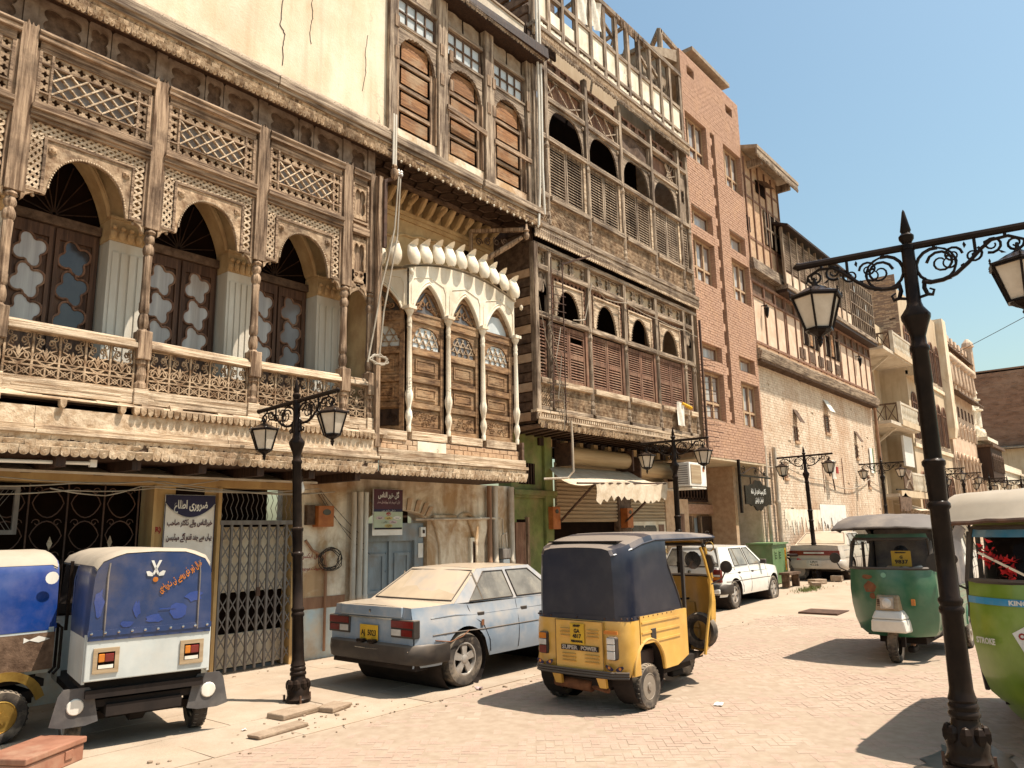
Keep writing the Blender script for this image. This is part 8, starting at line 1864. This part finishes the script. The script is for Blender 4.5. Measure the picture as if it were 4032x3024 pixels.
# ---------- cars ----------
def car(name,loc,rz,label,pm,L0,L1,wb,w,deck,roofz,xrb,xrr,xfr,xfb,hood,glass_rear,group,belt=None,wr=.285,low=.28,rear_lip=None,style='alloy',cat='car'):
    p=thing(name,loc,label,cat,group,rz); hw=w/2; belt=belt or deck-.03
    def top(x):
        if x<=xrb: return deck-.02*max(0,(xrb-x))**1.2*(1 if rear_lip is None else 0)
        if x<xfb: return deck+(belt-deck)*min(1,(x-xrb)/.3)
        return belt+(hood-belt)*((x-xfb)/(L1-xfb))**1.4
    def bot(x):
        z=low
        for ax in (0,wb):
            d=abs(x-ax)
            if d<wr+.075: z=max(z,wr+math.sqrt((wr+.075)**2-d*d)*.98)
        return z
    def wid(x,t): # t 0 bottom .. 1 belt
        e=1-.10*max(0,(L0+.35-x)/.35)**2-.12*max(0,(x-L1+.45)/.45)**2
        return hw*e*(.955+.05*math.sin(math.pi*min(1,t*1.15))**.8-.035*t**3)
    N=70; xs=[L0+(L1-L0)*i/N for i in range(N+1)]
    for s in (-1,1):
        b=MB(); rows=[]
        for x in xs:
            z0,z1=bot(x),top(x); rows.append([(x,s*wid(x,(z0+(z1-z0)*k/8-low)/(deck-low)),z0+(z1-z0)*k/8) for k in range(9)])
        strip(b,rows if s<0 else [r_[::-1] for r_ in rows]); P_(p,'body_side',pm,b,smooth=True)
        for zf in (.52,.80):
            b=MB(); b.tube([(x,s*(wid(x,zf)+.002),low+(top(x)-low)*zf) for x in xs[4:-4] if bot(x)<low+(top(x)-low)*zf-.02],.007,4); P_(p,'side_moulding','chrome' if zf>.6 else 'black_plastic',b)
    b=MB(); rows=[]
    for x in xs:
        z=top(x); y=wid(x,1); rows.append([(x,y*t,z+.018*(1-t*t)) for t in (-1,-.9,-.5,0,.5,.9,1)])
    strip(b,rows); P_(p,'deck_and_bonnet',pm,b,smooth=True)
    for x0,nm in ((L0,'rear_panel'),(L1,'nose_panel')):
        b=MB(); rows=[]
        for k in range(7): z=low+.05+(top(x0)-low-.05)*k/6; y=wid(x0,k/6); rows.append([(x0-(.02*math.sin(math.pi*k/6) if x0==L0 else -.03*math.sin(math.pi*k/6)),y*t,z) for t in (1,.8,.4,0,-.4,-.8,-1)])
        strip(b,rows if x0==L0 else [r_[::-1] for r_ in rows]); P_(p,nm,pm,b,smooth=True)
    P_(p,'underbody','underside',MB().box(L0+.1,L1-.1,-hw*.72,hw*.72,low-.03,low+.25))
    for ax in (0,wb):
        P_(p,'wheel_well','underside',MB().lathe([(wr+.08,-hw*.93),(wr+.08,hw*.93)],(ax,0,wr),22,'y',cap=False))
        for s in (-1,1): wheel(p,ax,s*(hw-.115),wr,.175,s,style,rimm='rim_silver',tread=False)
    # greenhouse
    zb=lambda x: top(x)-.005
    yb,yt=hw*.93,hw*.72
    A=[(xrb,zb(xrb)),(xrr,roofz-.035),(xfr,roofz-.03),(xfb,zb(xfb))]
    def gy(z): t=(z-belt)/(roofz-.03-belt); return yb+(yt-yb)*max(0,min(1,t))
    for s in (-1,1):
        b=MB(); b.poly([(x,s*gy(z),z) for x,z in (A if s<0 else A[::-1])]); P_(p,'pillar_panel',pm,b)
    b=MB(); rows=[]
    for i in range(11):
        x=xrr+(xfr-xrr)*i/10; c_=math.sin(math.pi*i/10); rows.append([(x,yt*t,roofz-.035+.035*(1-abs(t)**2.5)*(.55+.45*c_)+.005*c_) for t in (-1,-.85,-.5,0,.5,.85,1)])
    strip(b,rows); P_(p,'roof',pm,b,smooth=True)
    def curved(x0,z0,y0,x1,z1,y1,ins,m,nm,sgn,off=.004):
        b=MB(); rows=[]
        for k in range(5):
            t=ins+(1-2*ins)*k/4; x=x0+(x1-x0)*t; z=z0+(z1-z0)*t; y=(y0+(y1-y0)*t)*(1-ins*1.1); rows.append([(x+sgn*(.03*(1-u*u)+off),y*u,z+off) for u in (-1,-.5,0,.5,1)])
        strip(b,rows if sgn<0 else [r_[::-1] for r_ in rows]); o=P_(p,nm,m,b,smooth=True)
        e=[*rows[0],*[r_[-1] for r_ in rows[1:]],*rows[-1][::-1],*[r_[0] for r_ in rows[1:-1]][::-1]]; b=MB(); b.tube(e,.011,5,closed=True); P_(o,'trim','black_plastic',b); return o
    for sgn,x0,x1 in ((-1,xrb,xrr),(1,xfb,xfr)):
        b=MB(); rows=[[(x0+sgn*.03*(1-u*u),yb*u,zb(x0)) for u in (-1,-.5,0,.5,1)],[(x1+sgn*.03*(1-u*u),yt*u,roofz-.035+.02*(1-u*u)) for u in (-1,-.5,0,.5,1)]]; strip(b,rows if sgn<0 else rows[::-1]); P_(p,'screen_surround',pm,b)
        curved(x0,zb(x0),yb,x1,roofz-.035,yt,.07,glass_rear if sgn<0 else 'glass_car','rear_window' if sgn<0 else 'windscreen',sgn)
    # side windows: rear door with quarter light, front door
    def sw(poly,nm):
        for s in (-1,1):
            q=[(x,s*(gy(z)+.005),z) for x,z in poly]; b=MB(); b.poly(q if s<0 else q[::-1]); o=P_(p,nm,'glass_car',b); b=MB(); b.tube([(a[0],a[1]+s*.002,a[2]) for a in q],.010,5,closed=True); P_(o,'trim','black_plastic',b)
    zt=roofz-.075; z0=belt+.035; f=lambda x0,x1,z:x0+(x1-x0)*(z-belt)/(roofz-.035-belt)
    mid=xrr+(xfr-xrr)*.5; mid=min(max(mid,.85),wb-1.2)
    rear0=max(f(xrb,xrr,z0)+.14,0); 
    sw([(rear0+.10,z0),(max(f(xrb,xrr,zt)+.16,rear0+.14),zt),(mid-.06,zt),(mid,z0)],'rear_side_window'); sw([(mid+.08,z0),(mid+.02,zt),(f(xfb,xfr,zt)-.12,zt),(f(xfb,xfr,z0)-.16,z0)],'front_side_window')
    for s in (-1,1):
        b=MB(); xm=rear0+.34; b.bar((xm+.02,s*(gy(z0)+.01),z0),(xm-.05,s*(gy(zt)+.01),zt),.014); P_(p,'quarter_bar','chrome',b)
        for x0 in (mid+.04,):
            b=MB(); b.tube([(x0,s*(wid(x0,t)+.002),low+(belt-low)*t) for t in (.06,.2,.4,.6,.8,1)],.005,4); P_(p,'door_gap','underside',b)
        b=MB(); b.tube([(.06,s*(wid(.1,1)+.002),belt),(.12,s*(wid(.2,.8)+.002),low+(belt-low)*.78),(.30,s*(wid(.3,.55)+.003),low+(belt-low)*.62),(.42,s*(wid(.42,.3)+.002),low+(belt-low)*.3),(.45,s*(wid(.45,.1)+.002),low+.05)],.005,4); P_(p,'door_gap','underside',b)
        b=MB(); b.tube([(wb-.42,s*(wid(wb-.4,t)+.002),low+(belt-low)*t) for t in (.06,.3,.6,1)],.005,4); P_(p,'door_gap','underside',b)
        for x0 in (.22,mid+.12): P_(p,'door_handle','black_plastic',MB().box(x0,x0+.13,s*(wid(x0,.8))-.012,s*(wid(x0,.8))+.018,belt-.16,belt-.105),bev=.008)
        P_(p,'door_mirror','black_plastic',MB().box(xfb-.32,xfb-.22,s*(hw+.02)-.08,s*(hw+.02)+.06,belt+.02,belt+.13),bev=.02)
    return p,wid,top
def bumper(p,x,hw,z0,z1,m,wrap=.5,front=False):
    s=-1 if not front else 1
    b=MB(); rows=[]
    for dx,z in ((.0,z0),(-.06,z0+.02),(-.085,(z0+z1)/2),(-.07,z1-.02),(0,z1)):
        rows.append([(x+wrap,hw+.0+abs(dx)*.3,z),(x+.12,hw-.01+abs(dx)*.3,z),(x+dx*.6+.03,hw*.93,z),(x+dx,hw*.80,z),(x+dx-.01,0,z),(x+dx,-hw*.80,z),(x+dx*.6+.03,-hw*.93,z),(x+.12,-hw+.01-abs(dx)*.3,z),(x+wrap,-hw-abs(dx)*.3,z)])
    strip(b,rows); return P_(p,'bumper',m,b,smooth=True)
sed,wid_,top_=car('sedan',(7.10,7.46,0),0,'dusty grey-blue old sedan parked beside the kerb, dust over its rear window','paint_greyblue',-.80,3.15,2.4,1.66,.985,1.40,-.18,.42,1.50,2.08,.86,'glass_dustcoat','parked cars',belt=.955,wr=.32,low=.31)
bumper(sed,-.81,.82,.34,.57,'black_plastic'); P_(sed,'bumper_strip','chrome',MB().tube([(-.30,-.83,.50),(-.70,-.82,.50),(-.86,-.70,.50),(-.90,0,.50),(-.86,.70,.50),(-.70,.82,.50)],.008,5))
P_(sed,'valance','underside',MB().box(-.78,-.6,-.75,.75,.28,.36)); P_(sed,'boot_lid_edge','paint_greyblue',MB().box(-.835,-.80,-.56,.56,.86,.985),bev=.012); P_(sed,'chrome_strip','chrome',MB().box(-.835,-.818,-.40,.40,.835,.85))
for s in (-1,1):
    L_=P_(sed,'tail_light','black_plastic',MB().box(-.84,-.74,s*.58-.20,s*.58+.20,.64,.845),bev=.012)
    P_(L_,'red_lens','lens_red',MB().box(-.848,-.836,s*.58-.185,s*.58+.185,.755,.83)); P_(L_,'reverse_lens','lens_white',MB().box(-.848,-.836,s*.48-.08,s*.48+.08,.665,.735)); P_(L_,'stop_lens','lens_red',MB().box(-.848,-.836,s*.66-.09,s*.66+.09,.665,.735))
P_(sed,'number_plate','plate_yellow',MB().box(-.848,-.838,-.16,.17,.585,.76),bev=.004); text('lettering','AJ  5023',.09,back(-.8505,.005,.665),'ink_black',sed,width=.27,bold=.002)
for y in (.10,-.10): P_(sed,'bumper_block','iron_black',MB().box(-.92,-.84,y-.05,y+.05,.56,.60),bev=.008)
P_(sed,'boot_badge','chrome',MB().lathe([(.004,-.003),(.02,0)],(-.838,0,.92),10,'x'))
P_(sed,'scraped_paint','rust',MB().tube([(-.55,-.835,.60),(-.30,-.842,.56),(-.1,-.846,.60),(.02,-.848,.66)],.006,4)); P_(sed,'rust_patch','rust',MB().poly([(.25,-.842,.70),(.30,-.842,.70),(.31,-.842,.76),(.27,-.842,.77)]) or MB().box(.25,.30,-.842,-.838,.69,.76))
ht,w2,t2=car('hatchback',(16.93,8.28,.02),R(0),'white hatchback parked under the brick overhang, its black bumper flaking','paint_white',-.66,2.75,2.3,1.60,.92,1.39,-.60,-.38,1.20,1.85,.80,'glass_car','parked cars',belt=.90,wr=.30)
bumper(ht,-.67,.79,.34,.56,'black_plastic')
for s in (-1,1):
    L_=P_(ht,'tail_light','lens_red',MB().box(-.70,-.60,s*.66-.10,s*.66+.10,.60,.88),bev=.012); P_(L_,'amber_lens','lens_amber',MB().box(-.706,-.698,s*.66-.085,s*.66+.085,.66,.72)); P_(L_,'white_lens','lens_white',MB().box(-.706,-.698,s*.66-.085,s*.66+.085,.73,.77))
P_(ht,'number_plate','lens_white',MB().box(-.69,-.68,-.20,.20,.60,.74)); P_(ht,'wiper','black_plastic',MB().bar((-.66,.1,.93),(-.64,-.45,.95),.02)); P_(ht,'bumper_chip','paint_white',MB().box(-.76,-.70,-.74,-.60,.36,.46),bev=.02); P_(ht,'hatch_badge','chrome',MB().lathe([(.004,-.003),(.04,0)],(-.69,0,.82),10,'x'))
for k in range(4): P_(ht,'window_visor','black_plastic',MB().box(.15+.02*k,.16+.02*k,-.60,-.58,1.30,1.31)) if False else None
sv,w3,t3=car('sedan',(24.75,8.02,gz(24.5)),R(0),'champagne sedan with a full-width red tail light bar behind the third lamp post','paint_gold',-.85,3.3,2.5,1.68,1.02,1.42,-.25,.35,1.4,2.1,.9,'glass_dustcoat','parked cars',belt=.98,wr=.30)
bumper(sv,-.86,.83,.32,.60,'paint_gold'); P_(sv,'light_bar','lens_red',MB().box(-.90,-.84,-.74,.74,.72,.86),bev=.01); P_(sv,'centre_lens','lens_white',MB().box(-.906,-.896,-.3,.3,.77,.82)); P_(sv,'number_plate','lens_white',MB().box(-.95,-.94,-.22,.22,.40,.58)); plate_text(sv,-.952,[('LRH',.08,.2),('4336',.08,.26)],'ink_black',y=0,z0=.53,dz=.08)
wc,w4,t4=car('estate_car',(29.2,7.55,gz(29)),R(0),'white car parked beyond the champagne sedan, only its pale roof standing clear','paint_white',-.8,3.2,2.5,1.68,1.0,1.75,-.6,-.3,1.9,2.5,.95,'glass_car','parked cars',belt=1.0)
# ================= STREET FURNITURE, PEOPLE =================
def lamp(x,y,z0,s,rz,label,lean=(0,0),full=True,fancy=14):
    p=thing('street_lamp',(x,y,z0),label,'street lamp','black twin armed street lamps',rz); p.scale=(s,s,s)
    if lean!=(0,0): p.rotation_euler=(lean[0],lean[1],rz)
    pr=[(.17,0),(.175,.04),(.16,.06),(.15,.10),(.155,.16),(.135,.20),(.125,.26),(.105,.30),(.10,.34),(.115,.36),(.115,.38),(.10,.40),(.11,.42),(.11,.44),(.095,.46),(.105,.48),(.092,.52),(.085,.56),(.078,1.12),(.092,1.14),(.092,1.17),(.08,1.19),(.092,1.22),(.092,1.24),(.075,1.26),(.072,1.95),(.088,1.97),(.088,2.0),(.07,2.02),(.078,2.30),(.09,2.32),(.09,2.35),(.068,2.37),(.066,3.0),(.072,3.02),(.065,3.28),(.078,3.30),(.078,3.33),(.062,3.35),(.06,3.42),(.085,3.50),(.115,3.58),(.118,3.61),(.07,3.68),(.058,3.72),(.052,4.22)]
    o=P_(p,'post','iron_black',MB().lathe(pr,(0,0,0),fancy),smooth=True)
    P_(p,'finial','iron_black',MB().lathe([(.06,4.20),(.06,4.24),(.035,4.26),(.06,4.30),(.062,4.33),(.035,4.36),(.045,4.38),(.012,4.56),(.002,4.58)],(0,0,0),fancy),smooth=True)
    if full:
        for k in range(8):
            t=k*math.pi/4; P_(p,'foot_leaf','iron_black',MB().sphere((.125*math.cos(t),.125*math.sin(t),.22),.05,6,5,sz=1.6))
        for k in range(3): t=k*2.1; P_(p,'anchor_bolt','iron_rust',MB().bar((.2*math.cos(t),.2*math.sin(t),0),(.2*math.cos(t),.2*math.sin(t),.10),.022))
    for sg in (-1,1):
        A=P_(p,'arm','iron_black',MB().tube([(0,0,4.23),(0,sg*.92,4.23)],.034,8).lathe([(.034,0),(.05,.01),(.03,.03),(.004,.07)],(0,0,0),8,'y').xf(Matrix.Identity(4)) if False else MB().tube([(0,0,4.23),(0,sg*.90,4.23),(0,sg*.93,4.23),(0,sg*.97,4.23)],[.034,.034,.042,.006],8),smooth=True)
        b=MB(); Y=lambda u:sg*u
        def sc_(cu,cz,r,turns,st,dn,w_=.016,sh=.7): b.tube([(0,Y(q[0]),q[1]) for q in scroll(cu,cz,r,turns,st,dn,16,sh)],[w_*(1-.45*i/16) for i in range(17)],5)
        sc_(.20,4.03,.15,1.0,1.4,1,.017,.0); sc_(.24,4.04,.11,1.35,3.0,-1,.014); sc_(.33,4.09,.075,1.3,0,1,.012); sc_(.30,4.03,.06,1.0,2,-1,.012,.3)
        sc_(.62,4.12,.075,1.4,4.2,1,.013); sc_(.78,4.10,.065,1.4,0,-1,.013); sc_(.48,4.06,.07,1.2,1.0,-1,.012)
        b.tube([(0,Y(u),z) for u,z in ((.08,3.90),(.14,3.88),(.24,3.885),(.34,3.92),(.44,4.0),(.54,4.10),(.62,4.16),(.74,4.17),(.84,4.12),(.86,4.05))],[.018,.02,.02,.019,.018,.017,.015,.014,.012,.008],6)
        b.tube([(0,Y(u),z) for u,z in ((.10,3.93),(.09,3.84),(.11,3.78),(.15,3.77),(.165,3.81),(.13,3.83))],[.016,.02,.02,.016,.012,.008],5); b.tube([(0,Y(.12),3.78),(0,Y(.03),3.76)],.014,5)
        for u,z,z2 in ((.20,4.18,4.23),(.50,4.08,4.23),(.72,4.17,4.23)): b.tube([(0,Y(u),z),(0,Y(u),z2)],.014,5)
        b.tube([(0,Y(.05),4.02),(0,Y(.06),4.02)],.014,5)
        for u,z,a in ((.38,3.95,.6),(.47,4.03,.7),(.56,4.12,.5),(.30,4.14,2.2),(.42,4.13,1.0),(.66,4.06,-1),(.25,3.90,-.8)): # leaves
            b.hexa([(-.008,Y(u),z),(.008,Y(u),z),(.008,Y(u+.035*math.cos(a)),z+.03*math.sin(a)),(-.008,Y(u+.035*math.cos(a)),z+.03*math.sin(a)),(-.004,Y(u+.02*math.cos(a+1)),z+.04*math.sin(a+.9)),(.004,Y(u+.02*math.cos(a+1)),z+.04*math.sin(a+.9)),(.004,Y(u+.06*math.cos(a+.5)),z+.06*math.sin(a+.5)),(-.004,Y(u+.06*math.cos(a+.5)),z+.06*math.sin(a+.5))])
        P_(p,'scrollwork','iron_black',b,smooth=True)
        # lantern: six-sided, tapering down
        ly=sg*.79; L_=P_(p,'lantern','iron_black',MB().lathe([(.012,4.10),(.02,4.06),(.03,4.03),(.055,4.015),(.105,3.99),(.17,3.95),(.24,3.925),(.245,3.905),(.21,3.90)],(0,ly,0),6),smooth=False)
        b=MB(); hx=lambda r,z:[(1.38*r*math.cos(k*math.pi/3),ly+1.38*r*math.sin(k*math.pi/3),z) for k in range(6)]
        T,Bm=hx(.158,3.90),hx(.088,3.60)
        for k in range(6): b.bar(T[k],Bm[k],.018); b.bar(Bm[k],Bm[(k+1)%6],.02); b.bar(T[k],T[(k+1)%6],.018)
        b.lathe([(.12,3.605),(.09,3.57),(.04,3.545),(.02,3.53),(.03,3.51),(.02,3.49),(.022,3.475),(.004,3.44)],(0,ly,0),8); P_(L_,'cage','iron_black',b)
        T,Bm=hx(.150,3.90),hx(.082,3.61)
        for k in range(6): b=MB(); b.quad(T[k],T[(k+1)%6],Bm[(k+1)%6],Bm[k]); P_(L_,'pane','lamp_glass',b)
        b=MB()
        for k in range(6): t=hx(.172,3.915)[k]; b.lathe([(.006,0),(.012,.01),(.006,.02),(.011,.03),(.003,.05)],t,5)
        P_(L_,'cap_knobs','iron_black',b) and None
    return p
nl=lamp(6.21,1.175,.24,.87,R(8),'nearest black street lamp, tallest in view, in front of the lime rickshaw',full=True,fancy=20)
P_(nl,'base','iron_black',MB().lathe([(.26,-.275),(.26,-.20),(.2,-.18),(.19,.01)],(0,0,0),16),smooth=True)
lamp(5.42,7.66,0,.815,R(3),'leaning black street lamp between the blue rickshaw and the grey-blue sedan',lean=(R(-3.6),0))
lamp(15.4,8.05,0,.885,0,'black street lamp in front of the ragged shop awning')
lamp(24.0,8.02,gz(24),.885,R(4),'black street lamp by the champagne sedan and the whitewashed wall',lean=(R(-1.2),0))
lamp(33.5,8.25,gz(33.5),.90,0,'black street lamp before the lowest beige balcony',full=False,fancy=8)
lamp(42.5,7.6,.6,.90,0,'black street lamp half hidden by the nearest lamp post',full=False,fancy=8)
for i,(px,Y,l) in enumerate(((3792,7.6,'first of the small far lamps before the ornate cream house'),(3895,7.4,'far lamp before the dark timber bay window'),(3965,7.0,'far lamp before the low white house'),(4020,6.2,'farthest small lamp at the right edge'))):
    X=Y*(.0) ; v=Vector(((px-2016)/3000,(1890-1512)/3000,1)); d=c2w(v); k=Y/d.y
    lamp(d.x*k,Y,.5,.92,0,l,full=False,fancy=8) if d.y>0 else None
rl=lamp(17.2,.05,0,.90,R(5),'black street lamp cut by the right edge, only one lantern in view',full=False,fancy=10)
cb=thing('utility_cabinet',(22.9,9.0,gz(22.9)),'green metal utility cabinet with vents in front of the whitewashed wall','cabinet',rz=R(4))
P_(cb,'body','cabinet_green',MB().box(-.85,.55,-.35,.35,0,1.12),bev=.015); P_(cb,'roof_plate','cabinet_green',MB().box(-.9,.6,-.4,.4,1.12,1.17)); P_(cb,'yellow_label','plate_yellow',MB().box(.30,.42,-.362,-.35,.35,1.0))
for x in (-.55,-.15):
    for k in range(3): P_(cb,'vent','cabinet_green',MB().box(x-.11,x+.11,-.37,-.35,.75+.07*k,.78+.07*k))
for k in range(3): P_(cb,'warning_mark','lens_amber',MB().box(.31,.41,-.366,-.362,.42+.2*k,.54+.2*k))
mc=thing('motorcycle',(23.9,8.5,gz(24)),'red motorcycle parked between the green cabinet and champagne sedan','motorcycle',rz=R(100))
for x in (0,1.2): wheel(mc,x,0,.28,.09,1,name='wheel',tread=False)
P_(mc,'tank','ribbon_red',MB().sphere((.75,0,.74),.16,10,8,sx=1.6,sy=.8,sz=.8),smooth=True); P_(mc,'seat','seat_vinyl',MB().box(.0,.6,-.12,.12,.70,.78),bev=.03); P_(mc,'engine','rim_silver',MB().box(.4,.8,-.13,.13,.3,.58),bev=.03); P_(mc,'frame','iron_black',MB().tube([(0,0,.28),(.3,0,.65),(.95,0,.8),(1.2,0,.28)],.03,6).tube([(.95,-.32,1.0),(.95,0,.92),(.95,.32,1.0)],.015,6)); P_(mc,'headlamp','lens_white',MB().sphere((1.12,0,.86),.09,10,6)); P_(mc,'mudguard','ribbon_red',MB().tube([(-.28,0,.35),(-.15,0,.55),(.05,0,.60)],.06,6))
bn2=thing('bench',(21.9,8.0,gz(21.9)),'low brown bench by the cabinet at the kerb','bench'); Bx('seat','wood_shade',bn2,21.4,22.3,7.9,8.2,gz(22)+.34,gz(22)+.40); 
for x in (21.45,22.2): Bx('leg','wood_shade',bn2,x,x+.08,7.95,8.15,gz(22),gz(22)+.34)
wires('overhead_wire','thin cable crossing the sky behind the nearest lamp post',[[(60,9,13.5),(30,-4,11.5)]],.02,'wire_dark')
# carts beyond the rickshaws
ct=thing('cart',(27.5,5.6,gz(27)),'pale wooden crate cart far down the street behind the lime roof','cart'); z=gz(27)
for k in range(4): Bx('board','wood_pale_h',ct,27,28.2,5.2,6.2,z+.9+.28*k,z+1.1+.28*k)
for q in ((27.05,5.25),(28.1,5.25),(27.05,6.1),(28.1,6.1)): Bx('post','wood_pale_v',ct,q[0],q[0]+.07,q[1],q[1]+.07,z+.3,z+2.0)
Bx('platform','wood_pale_h',ct,26.9,28.3,5.1,6.3,z+.5,z+.6)
vn,_,_=car('van',(21.0,4.2,gz(21)),R(4),'pale van far down the road between the green rickshaw and lime roof','paint_white',-.5,2.8,2.0,1.5,1.0,1.75,-.45,-.35,2.0,2.5,.95,'glass_dark','parked cars',belt=1.0,wr=.26,cat='van')
# people
def skinmesh(name,pts,edges,rad,m,parent,root=0,sub=1,loc=None):
    me=bpy.data.meshes.new(name); me.from_pydata([tuple(p) for p in pts],edges,[]); me.materials.append(MATS[m])
    o=bpy.data.objects.new(name,me); COL.objects.link(o)
    if parent is not None: o.parent=parent
    if loc is not None: o.location=loc
    md=o.modifiers.new('skin','SKIN'); md.use_smooth_shade=True
    for i,r in enumerate(rad): me.skin_vertices[0].data[i].radius=(r,r) if not isinstance(r,tuple) else r
    me.skin_vertices[0].data[root].use_root=True
    sb=o.modifiers.new('smooth','SUBSURF'); sb.levels=sub; sb.render_levels=sub
    return o
def hand_fingers(pts,ed,rad,w,d,s):
    """five fingers curled on a grip: w wrist index; d pointing direction"""
    W_=Vector(pts[w]); side=d.cross(Vector((0,0,1))).normalized()
    for k in range(5):
        off=side*s*(.03-.017*k); L_=(.055,.075,.085,.078,.06)[k]; a=len(pts)
        b0=W_+d*.07+off; 
        if k==0: b0=W_+d*.03+side*s*.04; pts+=[b0,b0+d*.03-Vector((0,0,.02)),b0+d*.045-Vector((0,0,.045))]
        else: pts+=[b0,b0+d*L_*.5,b0+d*L_*.5-Vector((0,0,L_*.55))]
        ed+=[(w,a),(a,a+1),(a+1,a+2)]; rad+=[.013,.010,.008]
def person(loc,rz,label,cloth,pose,beard=False,cap=False):
    if pose=='sit': 
        P=dict(pel=(0,0,.72),ab=(.02,0,.90),ch=(.03,0,1.12),ne=(.04,0,1.30),hd=(.07,0,1.42),ht=(.07,0,1.52))
        leg=lambda s:[(0,s*.10,.70),(.42,s*.15,.66),(.50,s*.14,.26),(.60,s*.14,.20)]
        arm=lambda s:[(.03,s*.19,1.22),(.16,s*.27,.98),(.44,s*.24,.96)]
    else:
        P=dict(pel=(0,0,.93),ab=(.02,0,1.08),ch=(.03,0,1.30),ne=(.04,0,1.47),hd=(.07,0,1.58),ht=(.07,0,1.68))
        leg=lambda s:[(0,s*.09,.90),(.03+.06*s,s*.10,.50),(-.02+.08*s,s*.10,.09),(.10+.08*s,s*.11,.04)]
        arm=lambda s:[(.03,s*.19,1.40),(-.02,s*.25,1.12),(.10,s*.24,.88)]
    pts=[Vector(P[k]) for k in ('pel','ab','ch','ne','hd','ht')]; ed=[(i,i+1) for i in range(5)]; rad=[.12,.11,.13,.05,.085,.06]
    for s in (-1,1):
        a=len(pts); pts+=[Vector(q) for q in leg(s)]; ed+=[(0,a),(a,a+1),(a+1,a+2),(a+2,a+3)]; rad+=[.085,.055,.04,.03]
        a=len(pts); pts+=[Vector(q) for q in arm(s)]; ed+=[(2,a),(a,a+1),(a+1,a+2)]; rad+=[.05,.038,.027]; hand_fingers(pts,ed,rad,a+2,(pts[a+2]-pts[a+1]).normalized(),s)
    o=skinmesh('person',pts,ed,rad,'skin',None,0,1,loc); o.rotation_euler=(0,0,rz); tag(o,label,'person')
    # kurta and trousers follow the body
    q=[Vector(P[k]) for k in ('pel','ab','ch')]; q.append(Vector(P['ne'])*.45+Vector(P['ch'])*.55); e=[(0,1),(1,2),(2,3)]; r=[.17,.155,.165,.10]
    for s in (-1,1):
        L_=leg(s); a=len(q); q+=[Vector(L_[0]),Vector(L_[1]),Vector(L_[2])+ (Vector(L_[1])-Vector(L_[2]))*.12]; e+=[(0,a),(a,a+1),(a+1,a+2)]; r+=[.12,.105,.085]
        A_=arm(s); a=len(q); q+=[Vector(A_[0]),Vector(A_[1]),Vector(A_[1]).lerp(Vector(A_[2]),.8)]; e+=[(2,a),(a,a+1),(a+1,a+2)]; r+=[.075,.062,.052]
    skinmesh('clothes',q,e,r,cloth,o,0,1)
    H=Vector(P['hd'])
    b=MB(); b.sphere((H.x-.02,0,H.z+.045),.108,12,8,sz=1.0,sx=1.0); o2=b.build('hair','hair',o,world=False,smooth=True)
    b=MB(); b.sphere((H.x+.035,0,H.z-.005),.088,12,8,sz=1.25,sx=.85,sy=.82); b.sphere((H.x+.115,0,H.z-.005),.016,6,5,sz=1.6); [b.sphere((H.x+.0,s*.088,H.z),.022,6,5,sx=.7,sy=.4,sz=1.4) for s in (-1,1)]; b.build('face','skin',o,world=False,smooth=True)
    for s in (-1,1): MB().sphere((H.x+.105,s*.032,H.z+.02),.011,6,5).build('eye','hair',o,world=False); MB().box(H.x+.10,H.x+.115,s*.032-.02,s*.032+.02,H.z+.045,H.z+.053).build('eyebrow','hair',o,world=False)
    MB().box(H.x+.10,H.x+.112,-.022,.022,H.z-.062,H.z-.055).build('mouth','wood_redbrown',o,world=False)
    if beard: MB().sphere((H.x+.06,0,H.z-.085),.075,10,7,sx=.8,sy=.95,sz=.95).build('beard','hair',o,world=False,smooth=True)
    for s in (-1,1): L_=leg(s); MB().box(L_[2][0]-.06,L_[2][0]+.18,L_[2][1]-.045,L_[2][1]+.045,L_[3][2]-.06,L_[3][2]+.02).build('shoe','hair',o,world=False,bev=.02)
    return o
person((8.20,4.92,-.06),R(-6),'rickshaw driver in pinkish clothes seated in the yellow rickshaw, arm reaching forward','kameez_pink','sit')
person((12.62,2.95,-.05),R(180),'bearded driver in white clothes behind the windscreen of the green rickshaw','kameez_white','sit',beard=True)
v=c2w(Vector(((3664-2016)/3000,(2100-1512)/3000,1)))*16.5; v.z=gz(v.x)
person((v.x,v.y,gz(v.x)),R(20),'man in black clothes standing on the road beyond the lime rickshaw','kameez_black','stand')
